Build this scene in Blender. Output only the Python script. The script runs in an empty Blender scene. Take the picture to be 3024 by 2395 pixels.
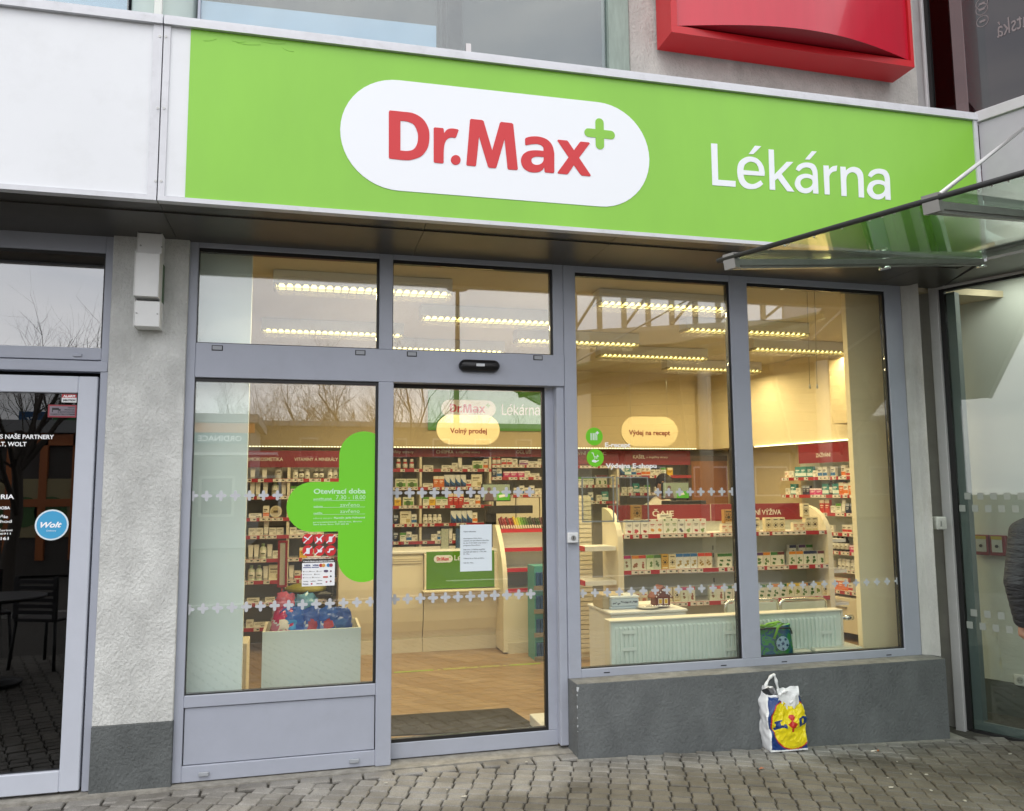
import bpy, bmesh, math, random
from mathutils import Vector, Matrix
random.seed(7)
sc = bpy.context.scene
COL = sc.collection
# ------------------------------------------------------------------ camera
CAM = Vector((0.0, -4.95, 1.5873)); F = 2380.64
RX = Vector((0.9693418, -0.2455907, -0.00785442)); RU = Vector((-0.0183229, -0.10412265, 0.99439567)); RF = Vector((0.24503215, 0.96376537, 0.10543037))
cd = bpy.data.cameras.new('camera'); cam = bpy.data.objects.new('camera', cd); COL.objects.link(cam)
cd.sensor_width = 36; cd.lens = F/3024*36; cd.clip_end = 900; cd.clip_start = .05
cam.matrix_world = Matrix(((RX.x, RU.x, -RF.x, CAM.x), (RX.y, RU.y, -RF.y, CAM.y), (RX.z, RU.z, -RF.z, CAM.z), (0, 0, 0, 1)))
sc.camera = cam
sc.render.engine = 'CYCLES'
sc.cycles.use_denoising = True
sc.cycles.max_bounces = 8; sc.cycles.transparent_max_bounces = 24; sc.cycles.glossy_bounces = 4; sc.cycles.diffuse_bounces = 4
sc.cycles.sample_clamp_indirect = 6
sc.view_settings.view_transform = 'Standard'; sc.view_settings.look = 'None'; sc.view_settings.gamma = 1
sc.view_settings.exposure = 0.1
# ------------------------------------------------------------------ world: overcast sky
w = bpy.data.worlds.new('World'); sc.world = w; w.use_nodes = True
nt = w.node_tree; nt.nodes.clear(); N = nt.nodes.new; L = nt.links.new
SUN_EL, SUN_AZ = math.radians(57), math.radians(200)
sky = N('ShaderNodeTexSky'); sky.sky_type = 'NISHITA'; sky.sun_disc = False; sky.sun_elevation = SUN_EL; sky.sun_rotation = SUN_AZ
tc = N('ShaderNodeTexCoord'); mp = N('ShaderNodeMapping'); mp.inputs['Scale'].default_value = (1.6, 1.6, 4.5)
L(tc.outputs['Generated'], mp.inputs['Vector'])
nz = N('ShaderNodeTexNoise'); nz.inputs['Scale'].default_value = 1.7; nz.inputs['Detail'].default_value = 7; nz.inputs['Roughness'].default_value = .55
nz.inputs['Distortion'].default_value = .6
L(mp.outputs['Vector'], nz.inputs['Vector'])
cr = N('ShaderNodeValToRGB'); cr.color_ramp.elements[0].position = .32; cr.color_ramp.elements[1].position = .66
cr.color_ramp.elements[0].color = (12.0, 12.6, 13.8, 1); cr.color_ramp.elements[1].color = (20.0, 19.4, 19.0, 1)
L(nz.outputs['Fac'], cr.inputs['Fac'])
mx = N('ShaderNodeMixRGB'); mx.inputs['Fac'].default_value = .88
L(sky.outputs['Color'], mx.inputs['Color1']); L(cr.outputs['Color'], mx.inputs['Color2'])
bg = N('ShaderNodeBackground'); bg.inputs['Strength'].default_value = .1
sx = N('ShaderNodeSeparateXYZ'); L(tc.outputs['Generated'], sx.inputs['Vector']); mr = N('ShaderNodeMapRange'); mr.inputs['From Min'].default_value = 0; mr.inputs['From Max'].default_value = 1; mr.inputs['To Min'].default_value = 1.25; mr.inputs['To Max'].default_value = 1.12; L(sx.outputs['Z'], mr.inputs['Value'])
gm_ = N('ShaderNodeMixRGB'); gm_.blend_type = 'MULTIPLY'; gm_.inputs['Fac'].default_value = 1; L(mx.outputs['Color'], gm_.inputs['Color1']); L(mr.outputs[0], gm_.inputs['Color2'])
L(gm_.outputs['Color'], bg.inputs['Color']); wo = N('ShaderNodeOutputWorld'); L(bg.outputs['Background'], wo.inputs['Surface'])
# ------------------------------------------------------------------ sun (veiled)
sd_ = bpy.data.lights.new('sun', 'SUN'); sd_.energy = .8; sd_.angle = math.radians(30); sd_.color = (1, .96, .9)
sun = bpy.data.objects.new('sun', sd_); COL.objects.link(sun)
dirv = Vector((math.sin(SUN_AZ)*math.cos(SUN_EL), math.cos(SUN_AZ)*math.cos(SUN_EL), math.sin(SUN_EL)))
sun.rotation_euler = dirv.to_track_quat('Z', 'Y').to_euler(); sun.location = dirv*30
# ------------------------------------------------------------------ picture point -> point on a real plane
def ray(u, v): return RX*((u-1512)/F) - RU*((v-1197.5)/F) + RF
def P(u, v, y=0.0):
    d = ray(u, v); return CAM + d*((y-CAM.y)/d.y)
def PZ(u, v, z=0.0):
    d = ray(u, v); return CAM + d*((z-CAM.z)/d.z)
def PP(u, v, p, d2):
    r = ray(u, v); n = Vector((d2[1], -d2[0], 0)); t = (Vector(p)-CAM).dot(n)/r.dot(n); return CAM + r*t
# ------------------------------------------------------------------ materials
_mc = {}
def mat(name, col, rough=.6, metal=0, var=.0, vs=8, bump=0, bs=60, spec=.5, emit=None, es=0, coat=0, stretch=(1, 1, 1), dirt=0, dcol=(.12, .11, .09), ds=3, bd=.01):
    if name in _mc: return _mc[name]
    m = bpy.data.materials.new(name); m.use_nodes = True; t = m.node_tree; b = t.nodes['Principled BSDF']
    b.inputs['Base Color'].default_value = (*col, 1); b.inputs['Roughness'].default_value = rough; b.inputs['Metallic'].default_value = metal
    b.inputs['Specular IOR Level'].default_value = spec; b.inputs['Coat Weight'].default_value = coat
    if emit: b.inputs['Emission Color'].default_value = (*emit, 1); b.inputs['Emission Strength'].default_value = es
    if var or bump or dirt:
        tcn = t.nodes.new('ShaderNodeTexCoord'); mpn = t.nodes.new('ShaderNodeMapping'); mpn.inputs['Scale'].default_value = stretch
        t.links.new(tcn.outputs['Object'], mpn.inputs['Vector'])
        src = None
        if var:
            n = t.nodes.new('ShaderNodeTexNoise'); n.inputs['Scale'].default_value = vs; n.inputs['Detail'].default_value = 5; n.inputs['Roughness'].default_value = .65
            t.links.new(mpn.outputs['Vector'], n.inputs['Vector'])
            r = t.nodes.new('ShaderNodeValToRGB'); r.color_ramp.elements[0].position = .3; r.color_ramp.elements[1].position = .7
            r.color_ramp.elements[0].color = (*[max(0, c*(1-var)) for c in col], 1); r.color_ramp.elements[1].color = (*[min(1, c*(1+var*.6)) for c in col], 1)
            t.links.new(n.outputs['Fac'], r.inputs['Fac']); src = r.outputs['Color']
            t.links.new(src, b.inputs['Base Color'])
        if dirt:
            n2 = t.nodes.new('ShaderNodeTexNoise'); n2.inputs['Scale'].default_value = ds; n2.inputs['Detail'].default_value = 9; n2.inputs['Roughness'].default_value = .7
            t.links.new(mpn.outputs['Vector'], n2.inputs['Vector'])
            r2 = t.nodes.new('ShaderNodeValToRGB'); r2.color_ramp.elements[0].position = .52; r2.color_ramp.elements[1].position = .78
            r2.color_ramp.elements[0].color = (0, 0, 0, 1); r2.color_ramp.elements[1].color = (dirt, dirt, dirt, 1)
            t.links.new(n2.outputs['Fac'], r2.inputs['Fac'])
            mm = t.nodes.new('ShaderNodeMixRGB'); mm.inputs['Color2'].default_value = (*dcol, 1); mm.inputs['Color1'].default_value = (*col, 1)
            t.links.new(r2.outputs['Color'], mm.inputs['Fac'])
            if src: t.links.new(src, mm.inputs['Color1'])
            t.links.new(mm.outputs['Color'], b.inputs['Base Color'])
        if bump:
            n3 = t.nodes.new('ShaderNodeTexNoise'); n3.inputs['Scale'].default_value = bs; n3.inputs['Detail'].default_value = 3; n3.inputs['Roughness'].default_value = .6
            t.links.new(mpn.outputs['Vector'], n3.inputs['Vector'])
            bp = t.nodes.new('ShaderNodeBump'); bp.inputs['Strength'].default_value = bump; bp.inputs['Distance'].default_value = bd
            t.links.new(n3.outputs['Fac'], bp.inputs['Height']); t.links.new(bp.outputs['Normal'], b.inputs['Normal'])
    _mc[name] = m; return m
def hexlin(s):
    c = [int(s[i:i+2], 16)/255 for i in (0, 2, 4)]
    return tuple(x/12.92 if x < .04045 else ((x+.055)/1.055)**2.4 for x in c)
def cmat(hx, rough=.45): return mat('paint_'+hx, hexlin(hx), rough)
def glass(name, tint, refl, rough=0.0, wav=0.0):
    if name in _mc: return _mc[name]
    m = bpy.data.materials.new(name); m.use_nodes = True; t = m.node_tree; t.nodes.clear()
    o = t.nodes.new('ShaderNodeOutputMaterial'); tr = t.nodes.new('ShaderNodeBsdfTransparent'); tr.inputs['Color'].default_value = (*tint, 1)
    g = t.nodes.new('ShaderNodeBsdfGlossy'); g.inputs['Roughness'].default_value = rough
    lw = t.nodes.new('ShaderNodeLayerWeight'); lw.inputs['Blend'].default_value = .5
    pw = t.nodes.new('ShaderNodeMath'); pw.operation = 'POWER'; pw.inputs[1].default_value = 5
    ma = t.nodes.new('ShaderNodeMath'); ma.operation = 'MULTIPLY_ADD'; ma.inputs[1].default_value = 1-refl; ma.inputs[2].default_value = refl
    mixs = t.nodes.new('ShaderNodeMixShader')
    t.links.new(lw.outputs['Facing'], pw.inputs[0]); t.links.new(pw.outputs[0], ma.inputs[0]); t.links.new(ma.outputs[0], mixs.inputs['Fac'])
    t.links.new(tr.outputs[0], mixs.inputs[1]); t.links.new(g.outputs[0], mixs.inputs[2]); t.links.new(mixs.outputs[0], o.inputs['Surface'])
    if wav:
        tcn = t.nodes.new('ShaderNodeTexCoord'); n3 = t.nodes.new('ShaderNodeTexNoise'); n3.inputs['Scale'].default_value = 1.3; n3.inputs['Detail'].default_value = 1
        t.links.new(tcn.outputs['Object'], n3.inputs['Vector']); bp = t.nodes.new('ShaderNodeBump'); bp.inputs['Strength'].default_value = wav; bp.inputs['Distance'].default_value = .01
        t.links.new(n3.outputs['Fac'], bp.inputs['Height']); t.links.new(bp.outputs['Normal'], g.inputs['Normal'])
    _mc[name] = m; return m
# ------------------------------------------------------------------ mesh builder
class MB:
    def __init__(s): s.v = []; s.f = []; s.mi = []; s.sm = []; s.k = 0; s.smooth = False
    def face(s, pts):
        n = len(s.v); s.v += [tuple(p) for p in pts]; s.f.append(list(range(n, n+len(pts)))); s.mi.append(s.k); s.sm.append(s.smooth); return s
    def add(s, vs, fs):
        n = len(s.v); s.v += [tuple(p) for p in vs]
        for f in fs: s.f.append([n+i for i in f]); s.mi.append(s.k); s.sm.append(s.smooth)
        return s
    def hexa(s, p):   # p: 4 bottom (ccw), 4 top
        return s.add(p, [(3, 2, 1, 0), (4, 5, 6, 7), (0, 1, 5, 4), (1, 2, 6, 5), (2, 3, 7, 6), (3, 0, 4, 7)])
    def box(s, x0, x1, y0, y1, z0, z1):
        return s.hexa([(x0, y0, z0), (x1, y0, z0), (x1, y1, z0), (x0, y1, z0), (x0, y0, z1), (x1, y0, z1), (x1, y1, z1), (x0, y1, z1)])
    def bbox(s, x0, x1, y0, y1, z0, z1, b=.004):   # box with chamfered vertical/front edges
        ring = lambda q, z: [(x0+q, y0, z), (x1-q, y0, z), (x1, y0+q, z), (x1, y1-q, z), (x1-q, y1, z), (x0+q, y1, z), (x0, y1-q, z), (x0, y0+q, z)]
        ins = lambda q, z: [(x0+2*q, y0+q, z), (x1-2*q, y0+q, z), (x1-q, y0+2*q, z), (x1-q, y1-2*q, z), (x1-2*q, y1-q, z), (x0+2*q, y1-q, z), (x0+q, y1-2*q, z), (x0+q, y0+2*q, z)]
        rs = [ins(b, z0), ring(b, z0+b), ring(b, z1-b), ins(b, z1)]; vs = sum(rs, []); fs = []
        for r in range(3):
            for i in range(8): j = (i+1) % 8; fs.append((r*8+i, r*8+j, r*8+8+j, r*8+8+i))
        fs += [tuple(reversed(range(8))), tuple(range(24, 32))]
        return s.add(vs, fs)
    def prism(s, pts, a, b):   # polygon (x,z) extruded along y a..b  (pts counter-clockwise seen from -y)
        n = len(pts); vs = [(x, a, z) for x, z in pts]+[(x, b, z) for x, z in pts]
        fs = [tuple(range(n)), tuple(reversed(range(n, 2*n)))]+[(i, n+i, n+(i+1) % n, (i+1) % n) for i in range(n)]
        return s.add(vs, fs)
    def prismx(s, pts, a, b):  # polygon (y,z) extruded along x
        n = len(pts); vs = [(a, y, z) for y, z in pts]+[(b, y, z) for y, z in pts]
        fs = [tuple(reversed(range(n))), tuple(range(n, 2*n))]+[(i, (i+1) % n, n+(i+1) % n, n+i) for i in range(n)]
        return s.add(vs, fs)
    def tube(s, pts, r, n=8, cap=True):
        pts = [Vector(p) for p in pts]; rr = r if isinstance(r, (list, tuple)) else [r]*len(pts); base = len(s.v); prev = None
        for i, p in enumerate(pts):
            d = (pts[min(i+1, len(pts)-1)]-pts[max(i-1, 0)]).normalized()
            if prev is None: a = d.orthogonal().normalized()
            else: a = (prev - d*prev.dot(d)).normalized()
            prev = a; b = d.cross(a)
            for k in range(n):
                t = 2*math.pi*k/n; s.v.append(tuple(p+(a*math.cos(t)+b*math.sin(t))*rr[i]))
        for i in range(len(pts)-1):
            for k in range(n):
                s.f.append([base+i*n+k, base+i*n+(k+1) % n, base+(i+1)*n+(k+1) % n, base+(i+1)*n+k]); s.mi.append(s.k); s.sm.append(True)
        if cap:
            s.f.append([base+k for k in reversed(range(n))]); s.mi.append(s.k); s.sm.append(False)
            s.f.append([base+(len(pts)-1)*n+k for k in range(n)]); s.mi.append(s.k); s.sm.append(False)
        return s
    def lathe(s, c, prof, n=16):  # prof: (r, z)
        base = len(s.v)
        for r, z in prof:
            for k in range(n): t = 2*math.pi*k/n; s.v.append((c[0]+r*math.cos(t), c[1]+r*math.sin(t), c[2]+z))
        for i in range(len(prof)-1):
            for k in range(n):
                s.f.append([base+i*n+k, base+i*n+(k+1) % n, base+(i+1)*n+(k+1) % n, base+(i+1)*n+k]); s.mi.append(s.k); s.sm.append(True)
        s.f.append([base+k for k in reversed(range(n))]); s.mi.append(s.k); s.sm.append(False)
        s.f.append([base+(len(prof)-1)*n+k for k in range(n)]); s.mi.append(s.k); s.sm.append(False)
        return s
    def obj(s, name, mats, parent=None, M=None):
        me = bpy.data.meshes.new(name); me.from_pydata(s.v, [], s.f)
        if not isinstance(mats, (list, tuple)): mats = [mats]
        for m in mats: me.materials.append(m)
        me.polygons.foreach_set('material_index', s.mi); me.polygons.foreach_set('use_smooth', s.sm); me.update()
        o = bpy.data.objects.new(name, me); COL.objects.link(o)
        if parent: o.parent = parent
        if M: o.matrix_local = M
        return o
def tag(o, label=None, cat=None, group=None, kind=None):
    if label: o['label'] = label
    if cat: o['category'] = cat
    if group: o['group'] = group
    if kind: o['kind'] = kind
    return o
def empty(name, label, cat, group=None, loc=(0, 0, 0)):
    o = bpy.data.objects.new(name, None); COL.objects.link(o); o.location = loc; o.empty_display_size = .1; return tag(o, label, cat, group)
def put(o, child):   # parent keeping world place when parent only has a location
    child.parent = o; child.location = Vector(child.location)-o.location; return child
# ------------------------------------------------------------------ flat outlines and lettering
def smooth(pts, n=6):
    out = []; m = len(pts); P2 = [(p[0], p[1]) for p in pts]; C = [len(p) > 2 for p in pts]
    for i in range(m):
        a, b = P2[i], P2[(i+1) % m]
        if C[i] and C[(i+1) % m]: out.append(a); continue
        p0 = P2[i-1] if not C[i] else a; p3 = P2[(i+2) % m] if not C[(i+1) % m] else b
        for k in range(n):
            t = k/n; t2 = t*t; t3 = t2*t
            out.append(tuple(.5*((2*a[j])+(-p0[j]+b[j])*t+(2*p0[j]-5*a[j]+4*b[j]-p3[j])*t2+(-p0[j]+3*a[j]-3*b[j]+p3[j])*t3) for j in (0, 1)))
    return out
def outline(name, loops, m, parent=None, y=0.0, th=.002):   # loops in (x,z); filled flat shape with a real thickness facing -y
    cu = bpy.data.curves.new(name, 'CURVE'); cu.dimensions = '2D'; cu.fill_mode = 'BOTH'; cu.extrude = th/2
    for lp in loops:
        sp = cu.splines.new('POLY'); sp.points.add(len(lp)-1)
        for i, (x, z) in enumerate(lp): sp.points[i].co = (x, z, 0, 1)
        sp.use_cyclic_u = True
    t = bpy.data.objects.new('t', cu); COL.objects.link(t); dg = bpy.context.evaluated_depsgraph_get(); me = bpy.data.meshes.new_from_object(t.evaluated_get(dg))
    bpy.data.objects.remove(t); bpy.data.curves.remove(cu)
    for v in me.vertices: v.co = (v.co.x, y-v.co.z, v.co.y)
    me.name = name; me.materials.clear(); me.materials.append(m)
    o = bpy.data.objects.new(name, me); COL.objects.link(o)
    if parent: o.parent = parent
    return o
def text_mesh(s, bold=0.0, shear=0.0):
    cu = bpy.data.curves.new('t', 'FONT'); cu.body = s; cu.size = 1; cu.offset = bold; cu.extrude = 0.004; cu.resolution_u = 3; cu.shear = shear
    t = bpy.data.objects.new('t', cu); COL.objects.link(t); dg = bpy.context.evaluated_depsgraph_get(); me = bpy.data.meshes.new_from_object(t.evaluated_get(dg))
    bpy.data.objects.remove(t); bpy.data.curves.remove(cu); return me
CAPH = .73
def text(name, items, m, parent=None, M=None, th=.0008):
    """items: (string, x0, x1, zbase, capheight, bold[, shear]) laid on the plane y=0 of M, one mesh"""
    vs, fs = [], []
    for it in items:
        s, x0, x1, z, h, bold = it[:6]; me = text_mesh(s, bold, it[6] if len(it) > 6 else 0)
        if not me.vertices: continue
        xs = [v.co.x for v in me.vertices]; a, b = min(xs), max(xs)
        sx = (x1-x0)/(b-a) if x1 is not None else h/CAPH; n = len(vs); flip = x1 is not None and x1 < x0
        for v in me.vertices: vs.append((x0+(v.co.x-a)*sx, -v.co.z/.004*th/2, z+v.co.y*h/CAPH))
        for p in me.polygons: fs.append([n+i for i in (reversed(p.vertices) if flip else p.vertices)])
        bpy.data.meshes.remove(me)
    me = bpy.data.meshes.new(name); me.from_pydata(vs, [], fs); me.materials.append(m); me.update()
    o = bpy.data.objects.new(name, me); COL.objects.link(o)
    if parent: o.parent = parent
    if M is not None: o.matrix_local = M
    return o
def rrect(x0, x1, z0, z1, r, n=10):
    r = min(r, (x1-x0)/2, (z1-z0)/2); out = []
    for cx, cz, a0 in ((x1-r, z1-r, 0), (x0+r, z1-r, 90), (x0+r, z0+r, 180), (x1-r, z0+r, 270)):
        for k in range(n+1): t = math.radians(a0+90*k/n); out.append((cx+r*math.cos(t), cz+r*math.sin(t)))
    return out
def circ(cx, cz, r, n=28, rz=None): return [(cx+r*math.cos(2*math.pi*k/n), cz+(rz or r)*math.sin(2*math.pi*k/n)) for k in range(n)]
def plus(cx, cz, a, t, n=6):   # cross with round ends; a half length, t half thickness
    out = []
    for q in range(4):
        ang = math.pi/2*q; d = (math.cos(ang), math.sin(ang)); e = (-d[1], d[0])
        out.append((cx+d[0]*t-e[0]*t, cz+d[1]*t-e[1]*t))
        for k in range(n+1):
            b = -math.pi/2+math.pi*k/n; out.append((cx+d[0]*(a-t+t*math.cos(b))+e[0]*t*math.sin(b), cz+d[1]*(a-t+t*math.cos(b))+e[1]*t*math.sin(b)))
    return out
# ------------------------------------------------------------------ common materials
M_frame = mat('lavender_grey_aluminium', (.37, .395, .465), .42, 0, .04, 6, .04, 300, dirt=.25, dcol=(.22, .22, .22), ds=2.2)
M_gasket = mat('black_rubber', (.012, .012, .012), .5)
M_clear = glass('shop_glass', (.97, .99, .98), .15, 0, .02)
M_white = mat('white_laminate', (.78, .77, .72), .45, var=.03)
M_cream = mat('cream_laminate', (.80, .73, .56), .5, var=.04, vs=3)
M_red = mat('dark_red_laminate', (.24, .018, .03), .4)
M_redrail = mat('red_price_rail', (.42, .03, .04), .4)
M_black = mat('black_plastic', (.012, .012, .013), .4)
M_chrome = mat('chrome', (.75, .75, .73), .18, 1)
M_textw = mat('white_lettering', (.92, .93, .94), .5)
M_film = mat('white_window_film', (.50, .52, .55), .6)
M_green = mat('green_vinyl', (.235, .545, .044), .34, var=.07, vs=1.3, bump=.08, bs=3, stretch=(1, 1, .4), dirt=.10, dcol=(.2, .4, .08), ds=3)
M_logored = mat('red_vinyl', (.58, .020, .026), .4)
M_zinc = mat('steel', (.42, .42, .41), .38, .8, var=.1)
def concrete(name, col, dirt=.5, bump=.55, bs=85, dz=.35):
    return mat(name, col, .9, var=.2, vs=5, bd=.013, bump=bump, bs=bs, dirt=dirt, dcol=tuple(c*.5 for c in col), ds=2.3, stretch=(1, 1, dz if dz == 1 else .7), spec=.2)
M_conc = concrete('rough_light_render', (.60, .61, .59), .45, .9, 66)
M_plinth = concrete('dark_grey_render', (.125, .135, .135), .35, 1.0, 62)
M_paint_dark = concrete('dark_grey_painted_wall', (.145, .155, .158), .6, .7, 62)
#@@
# ================================================================== GROUND
def gz(x, y):   # paving falls gently to the right-hand corner
    t = min(1, max(0, (x-1.6)/3.0)); return -.012 - .10*t*t*(3-2*t) - .004*min(0, x)*-1
def ground_sheet():
    b = MB(); xs = [-400, -60, -12, -6]+[-4+.5*i for i in range(22)]+[12, 60, 400]; ys = [-400, -120, -40, -15, -9, -6, -4.5, -3, -2, -1, -.4, 0, .35]
    vs = [(x, y, gz(x, y)-.016) for y in ys for x in xs]; n = len(xs); fs = [(j*n+i, j*n+i+1, (j+1)*n+i+1, (j+1)*n+i) for j in range(len(ys)-1) for i in range(n-1)]
    b.add(vs, fs); return b
M_joint = mat('sandy_paving_joint', (.072, .066, .055), .95, var=.5, vs=30, bump=.5, bs=200)
tag(ground_sheet().obj('ground', M_joint), 'grey paved ground reaching away from the shopfront', 'ground', kind='structure')
def paver_mat():
    m = bpy.data.materials.new('concrete_setts'); m.use_nodes = True; t = m.node_tree; b = t.nodes['Principled BSDF']; N = t.nodes.new; L = t.links.new
    at = N('ShaderNodeAttribute'); at.attribute_name = 'tone'
    r = N('ShaderNodeValToRGB'); r.color_ramp.elements[0].color = (.185, .176, .160, 1); r.color_ramp.elements[1].color = (.262, .25, .23, 1); L(at.outputs['Fac'], r.inputs['Fac'])
    tc = N('ShaderNodeTexCoord'); n = N('ShaderNodeTexNoise'); n.inputs['Scale'].default_value = 2.1; n.inputs['Detail'].default_value = 8; n.inputs['Roughness'].default_value = .68; L(tc.outputs['Object'], n.inputs['Vector'])
    r2 = N('ShaderNodeValToRGB'); r2.color_ramp.elements[0].position = .36; r2.color_ramp.elements[1].position = .62; r2.color_ramp.elements[0].color = (.62, .6, .57, 1); r2.color_ramp.elements[1].color = (1.12, 1.12, 1.12, 1); L(n.outputs['Fac'], r2.inputs['Fac'])
    mu = N('ShaderNodeMixRGB'); mu.blend_type = 'MULTIPLY'; mu.inputs['Fac'].default_value = 1; L(r.outputs['Color'], mu.inputs['Color1']); L(r2.outputs['Color'], mu.inputs['Color2'])
    n4 = N('ShaderNodeTexNoise'); n4.inputs['Scale'].default_value = 160; n4.inputs['Detail'].default_value = 3; L(tc.outputs['Object'], n4.inputs['Vector'])
    r4 = N('ShaderNodeValToRGB'); r4.color_ramp.elements[0].position = .35; r4.color_ramp.elements[1].position = .65; r4.color_ramp.elements[0].color = (.8, .8, .8, 1); r4.color_ramp.elements[1].color = (1.12, 1.12, 1.12, 1); L(n4.outputs['Fac'], r4.inputs['Fac'])
    m2 = N('ShaderNodeMixRGB'); m2.blend_type = 'MULTIPLY'; m2.inputs['Fac'].default_value = 1; L(mu.outputs['Color'], m2.inputs['Color1']); L(r4.outputs['Color'], m2.inputs['Color2'])
    # rain-damp zone beyond the shelter of the overhang, with a ragged edge
    sp = N('ShaderNodeSeparateXYZ'); L(tc.outputs['Object'], sp.inputs['Vector']); n5 = N('ShaderNodeTexNoise'); n5.inputs['Scale'].default_value = 2.6; n5.inputs['Detail'].default_value = 6; L(tc.outputs['Object'], n5.inputs['Vector'])
    ad = N('ShaderNodeMath'); ad.operation = 'MULTIPLY_ADD'; ad.inputs[1].default_value = -.9; L(n5.outputs['Fac'], ad.inputs[0]); L(sp.outputs['Y'], ad.inputs[2])
    a2 = N('ShaderNodeMath'); a2.operation = 'MULTIPLY_ADD'; a2.inputs[1].default_value = -.10; L(sp.outputs['X'], a2.inputs[0]); L(ad.outputs[0], a2.inputs[2])
    mr5 = N('ShaderNodeMapRange'); mr5.inputs['From Min'].default_value = -1.32; mr5.inputs['From Max'].default_value = -1.12; L(a2.outputs[0], mr5.inputs['Value'])
    r5 = N('ShaderNodeValToRGB'); r5.color_ramp.elements[0].color = (.60, .585, .54, 1); r5.color_ramp.elements[1].color = (1.12, 1.13, 1.14, 1); L(mr5.outputs[0], r5.inputs['Fac'])
    m3 = N('ShaderNodeMixRGB'); m3.blend_type = 'MULTIPLY'; m3.inputs['Fac'].default_value = 1; L(m2.outputs['Color'], m3.inputs['Color1']); L(r5.outputs['Color'], m3.inputs['Color2'])
    L(m3.outputs['Color'], b.inputs['Base Color'])
    rr = N('ShaderNodeMapRange'); rr.inputs['To Min'].default_value = .5; rr.inputs['To Max'].default_value = .85; L(n.outputs['Fac'], rr.inputs['Value']); L(rr.outputs[0], b.inputs['Roughness'])
    bp = N('ShaderNodeBump'); bp.inputs['Strength'].default_value = .35; bp.inputs['Distance'].default_value = .004; L(n4.outputs['Fac'], bp.inputs['Height']); L(bp.outputs['Normal'], b.inputs['Normal'])
    return m
def pavement():
    rnd = random.Random(3); vs, fs, tone = [], [], []
    A = math.radians(21); e1 = Vector((math.cos(A), -math.sin(A))); e2 = Vector((math.sin(A), math.cos(A)))
    pw, pl = .107, .083
    def sett(c, u, v, hw, hl):
        jz = rnd.uniform(-.0025, .0025); n = len(vs); q = .0055; tilt = (rnd.uniform(-.02, .02), rnd.uniform(-.02, .02)); top = []
        for (ins, z, dz) in ((0, -.016, 0), (0, -.006, 0), (q, 0, 1)):
            a, b, ct = hw-ins, hl-ins, .004
            for pu, pv in ((-a, -b+ct), (-a+ct, -b), (a-ct, -b), (a, -b+ct), (a, b-ct), (a-ct, b), (-a+ct, b), (-a, b-ct)):
                x = c.x+u.x*pu+v.x*pv; y = c.y+u.y*pu+v.y*pv
                vs.append((x, y, gz(x, y)+z+jz+(pu*tilt[0]+pv*tilt[1])*dz))
        for r in range(2):
            for i in range(8): j = (i+1) % 8; fs.append((n+r*8+i, n+r*8+j, n+r*8+8+j, n+r*8+8+i))
        fs.append(tuple(n+16+i for i in range(8))); tv = rnd.random(); tone.extend([tv]*17)
    sp0 = Vector((4.565, 0)); sdv = Vector((.403, -.915))
    for i in range(-75, 75):
        for j in range(-90, 60):
            c = e1*(i*pw+(.5*pw if False else 0)) + e2*(j*pl+(i % 2)*pl*.5*0) + Vector((1.5, -2)) + Vector((rnd.uniform(-.0025, .0025), rnd.uniform(-.0025, .0025)))
            c = c + e1*((j % 2)*pw*.10)
            if c.y > -.175 or c.y < -4.3 or c.x < -3.2 or c.x > 5.2: continue
            if c.x > 1.5 and c.y > -.205: continue
            if (c-sp0).cross(sdv) if False else ((c.x-sp0.x)*sdv.y-(c.y-sp0.y)*sdv.x) < .07: continue
            sett(c, e1, e2, pw/2-.0036, pl/2-.0030)
    x = -3.2
    while x < 1.58:     # edging course along the doors
        wv = rnd.uniform(.15, .19); sett(Vector((x+wv/2, -.113)), Vector((1, 0)), Vector((0, 1)), wv/2-.006, .042); x += wv
    me = bpy.data.meshes.new('pavement'); me.from_pydata(vs, [], fs); me.materials.append(paver_mat())
    at = me.attributes.new('tone', 'FLOAT', 'FACE'); at.data.foreach_set('value', tone); me.update()
    o = bpy.data.objects.new('pavement', me); COL.objects.link(o); return o
tag(pavement(), 'square grey concrete setts laid diagonally before the shop', 'pavement', kind='structure')
M_mortar = mat('pale_mortar', (.30, .285, .25), .95, var=.35, vs=14, bump=.6, bs=90, dirt=.5)
b = MB(); b.box(-3.4, -.70, -.070, .25, -.05, -.004); b.box(-.70, 1.62, -.070, .25, -.05, -.006); b.hexa([(1.60, -.20, gz(1.6, 0)-.03), (4.4, -.20, gz(4.4, 0)-.03), (4.4, .0, gz(4.4, 0)-.03), (1.6, .0, gz(1.6, 0)-.03), (1.60, -.20, gz(1.6, 0)-.006), (4.4, -.20, gz(4.4, 0)-.006), (4.4, .0, gz(4.4, 0)-.006), (1.6, .0, gz(1.6, 0)-.006)])
tag(b.obj('threshold', M_mortar), 'strip of pale mortar along the foot of the doors', 'threshold', kind='structure')
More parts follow.
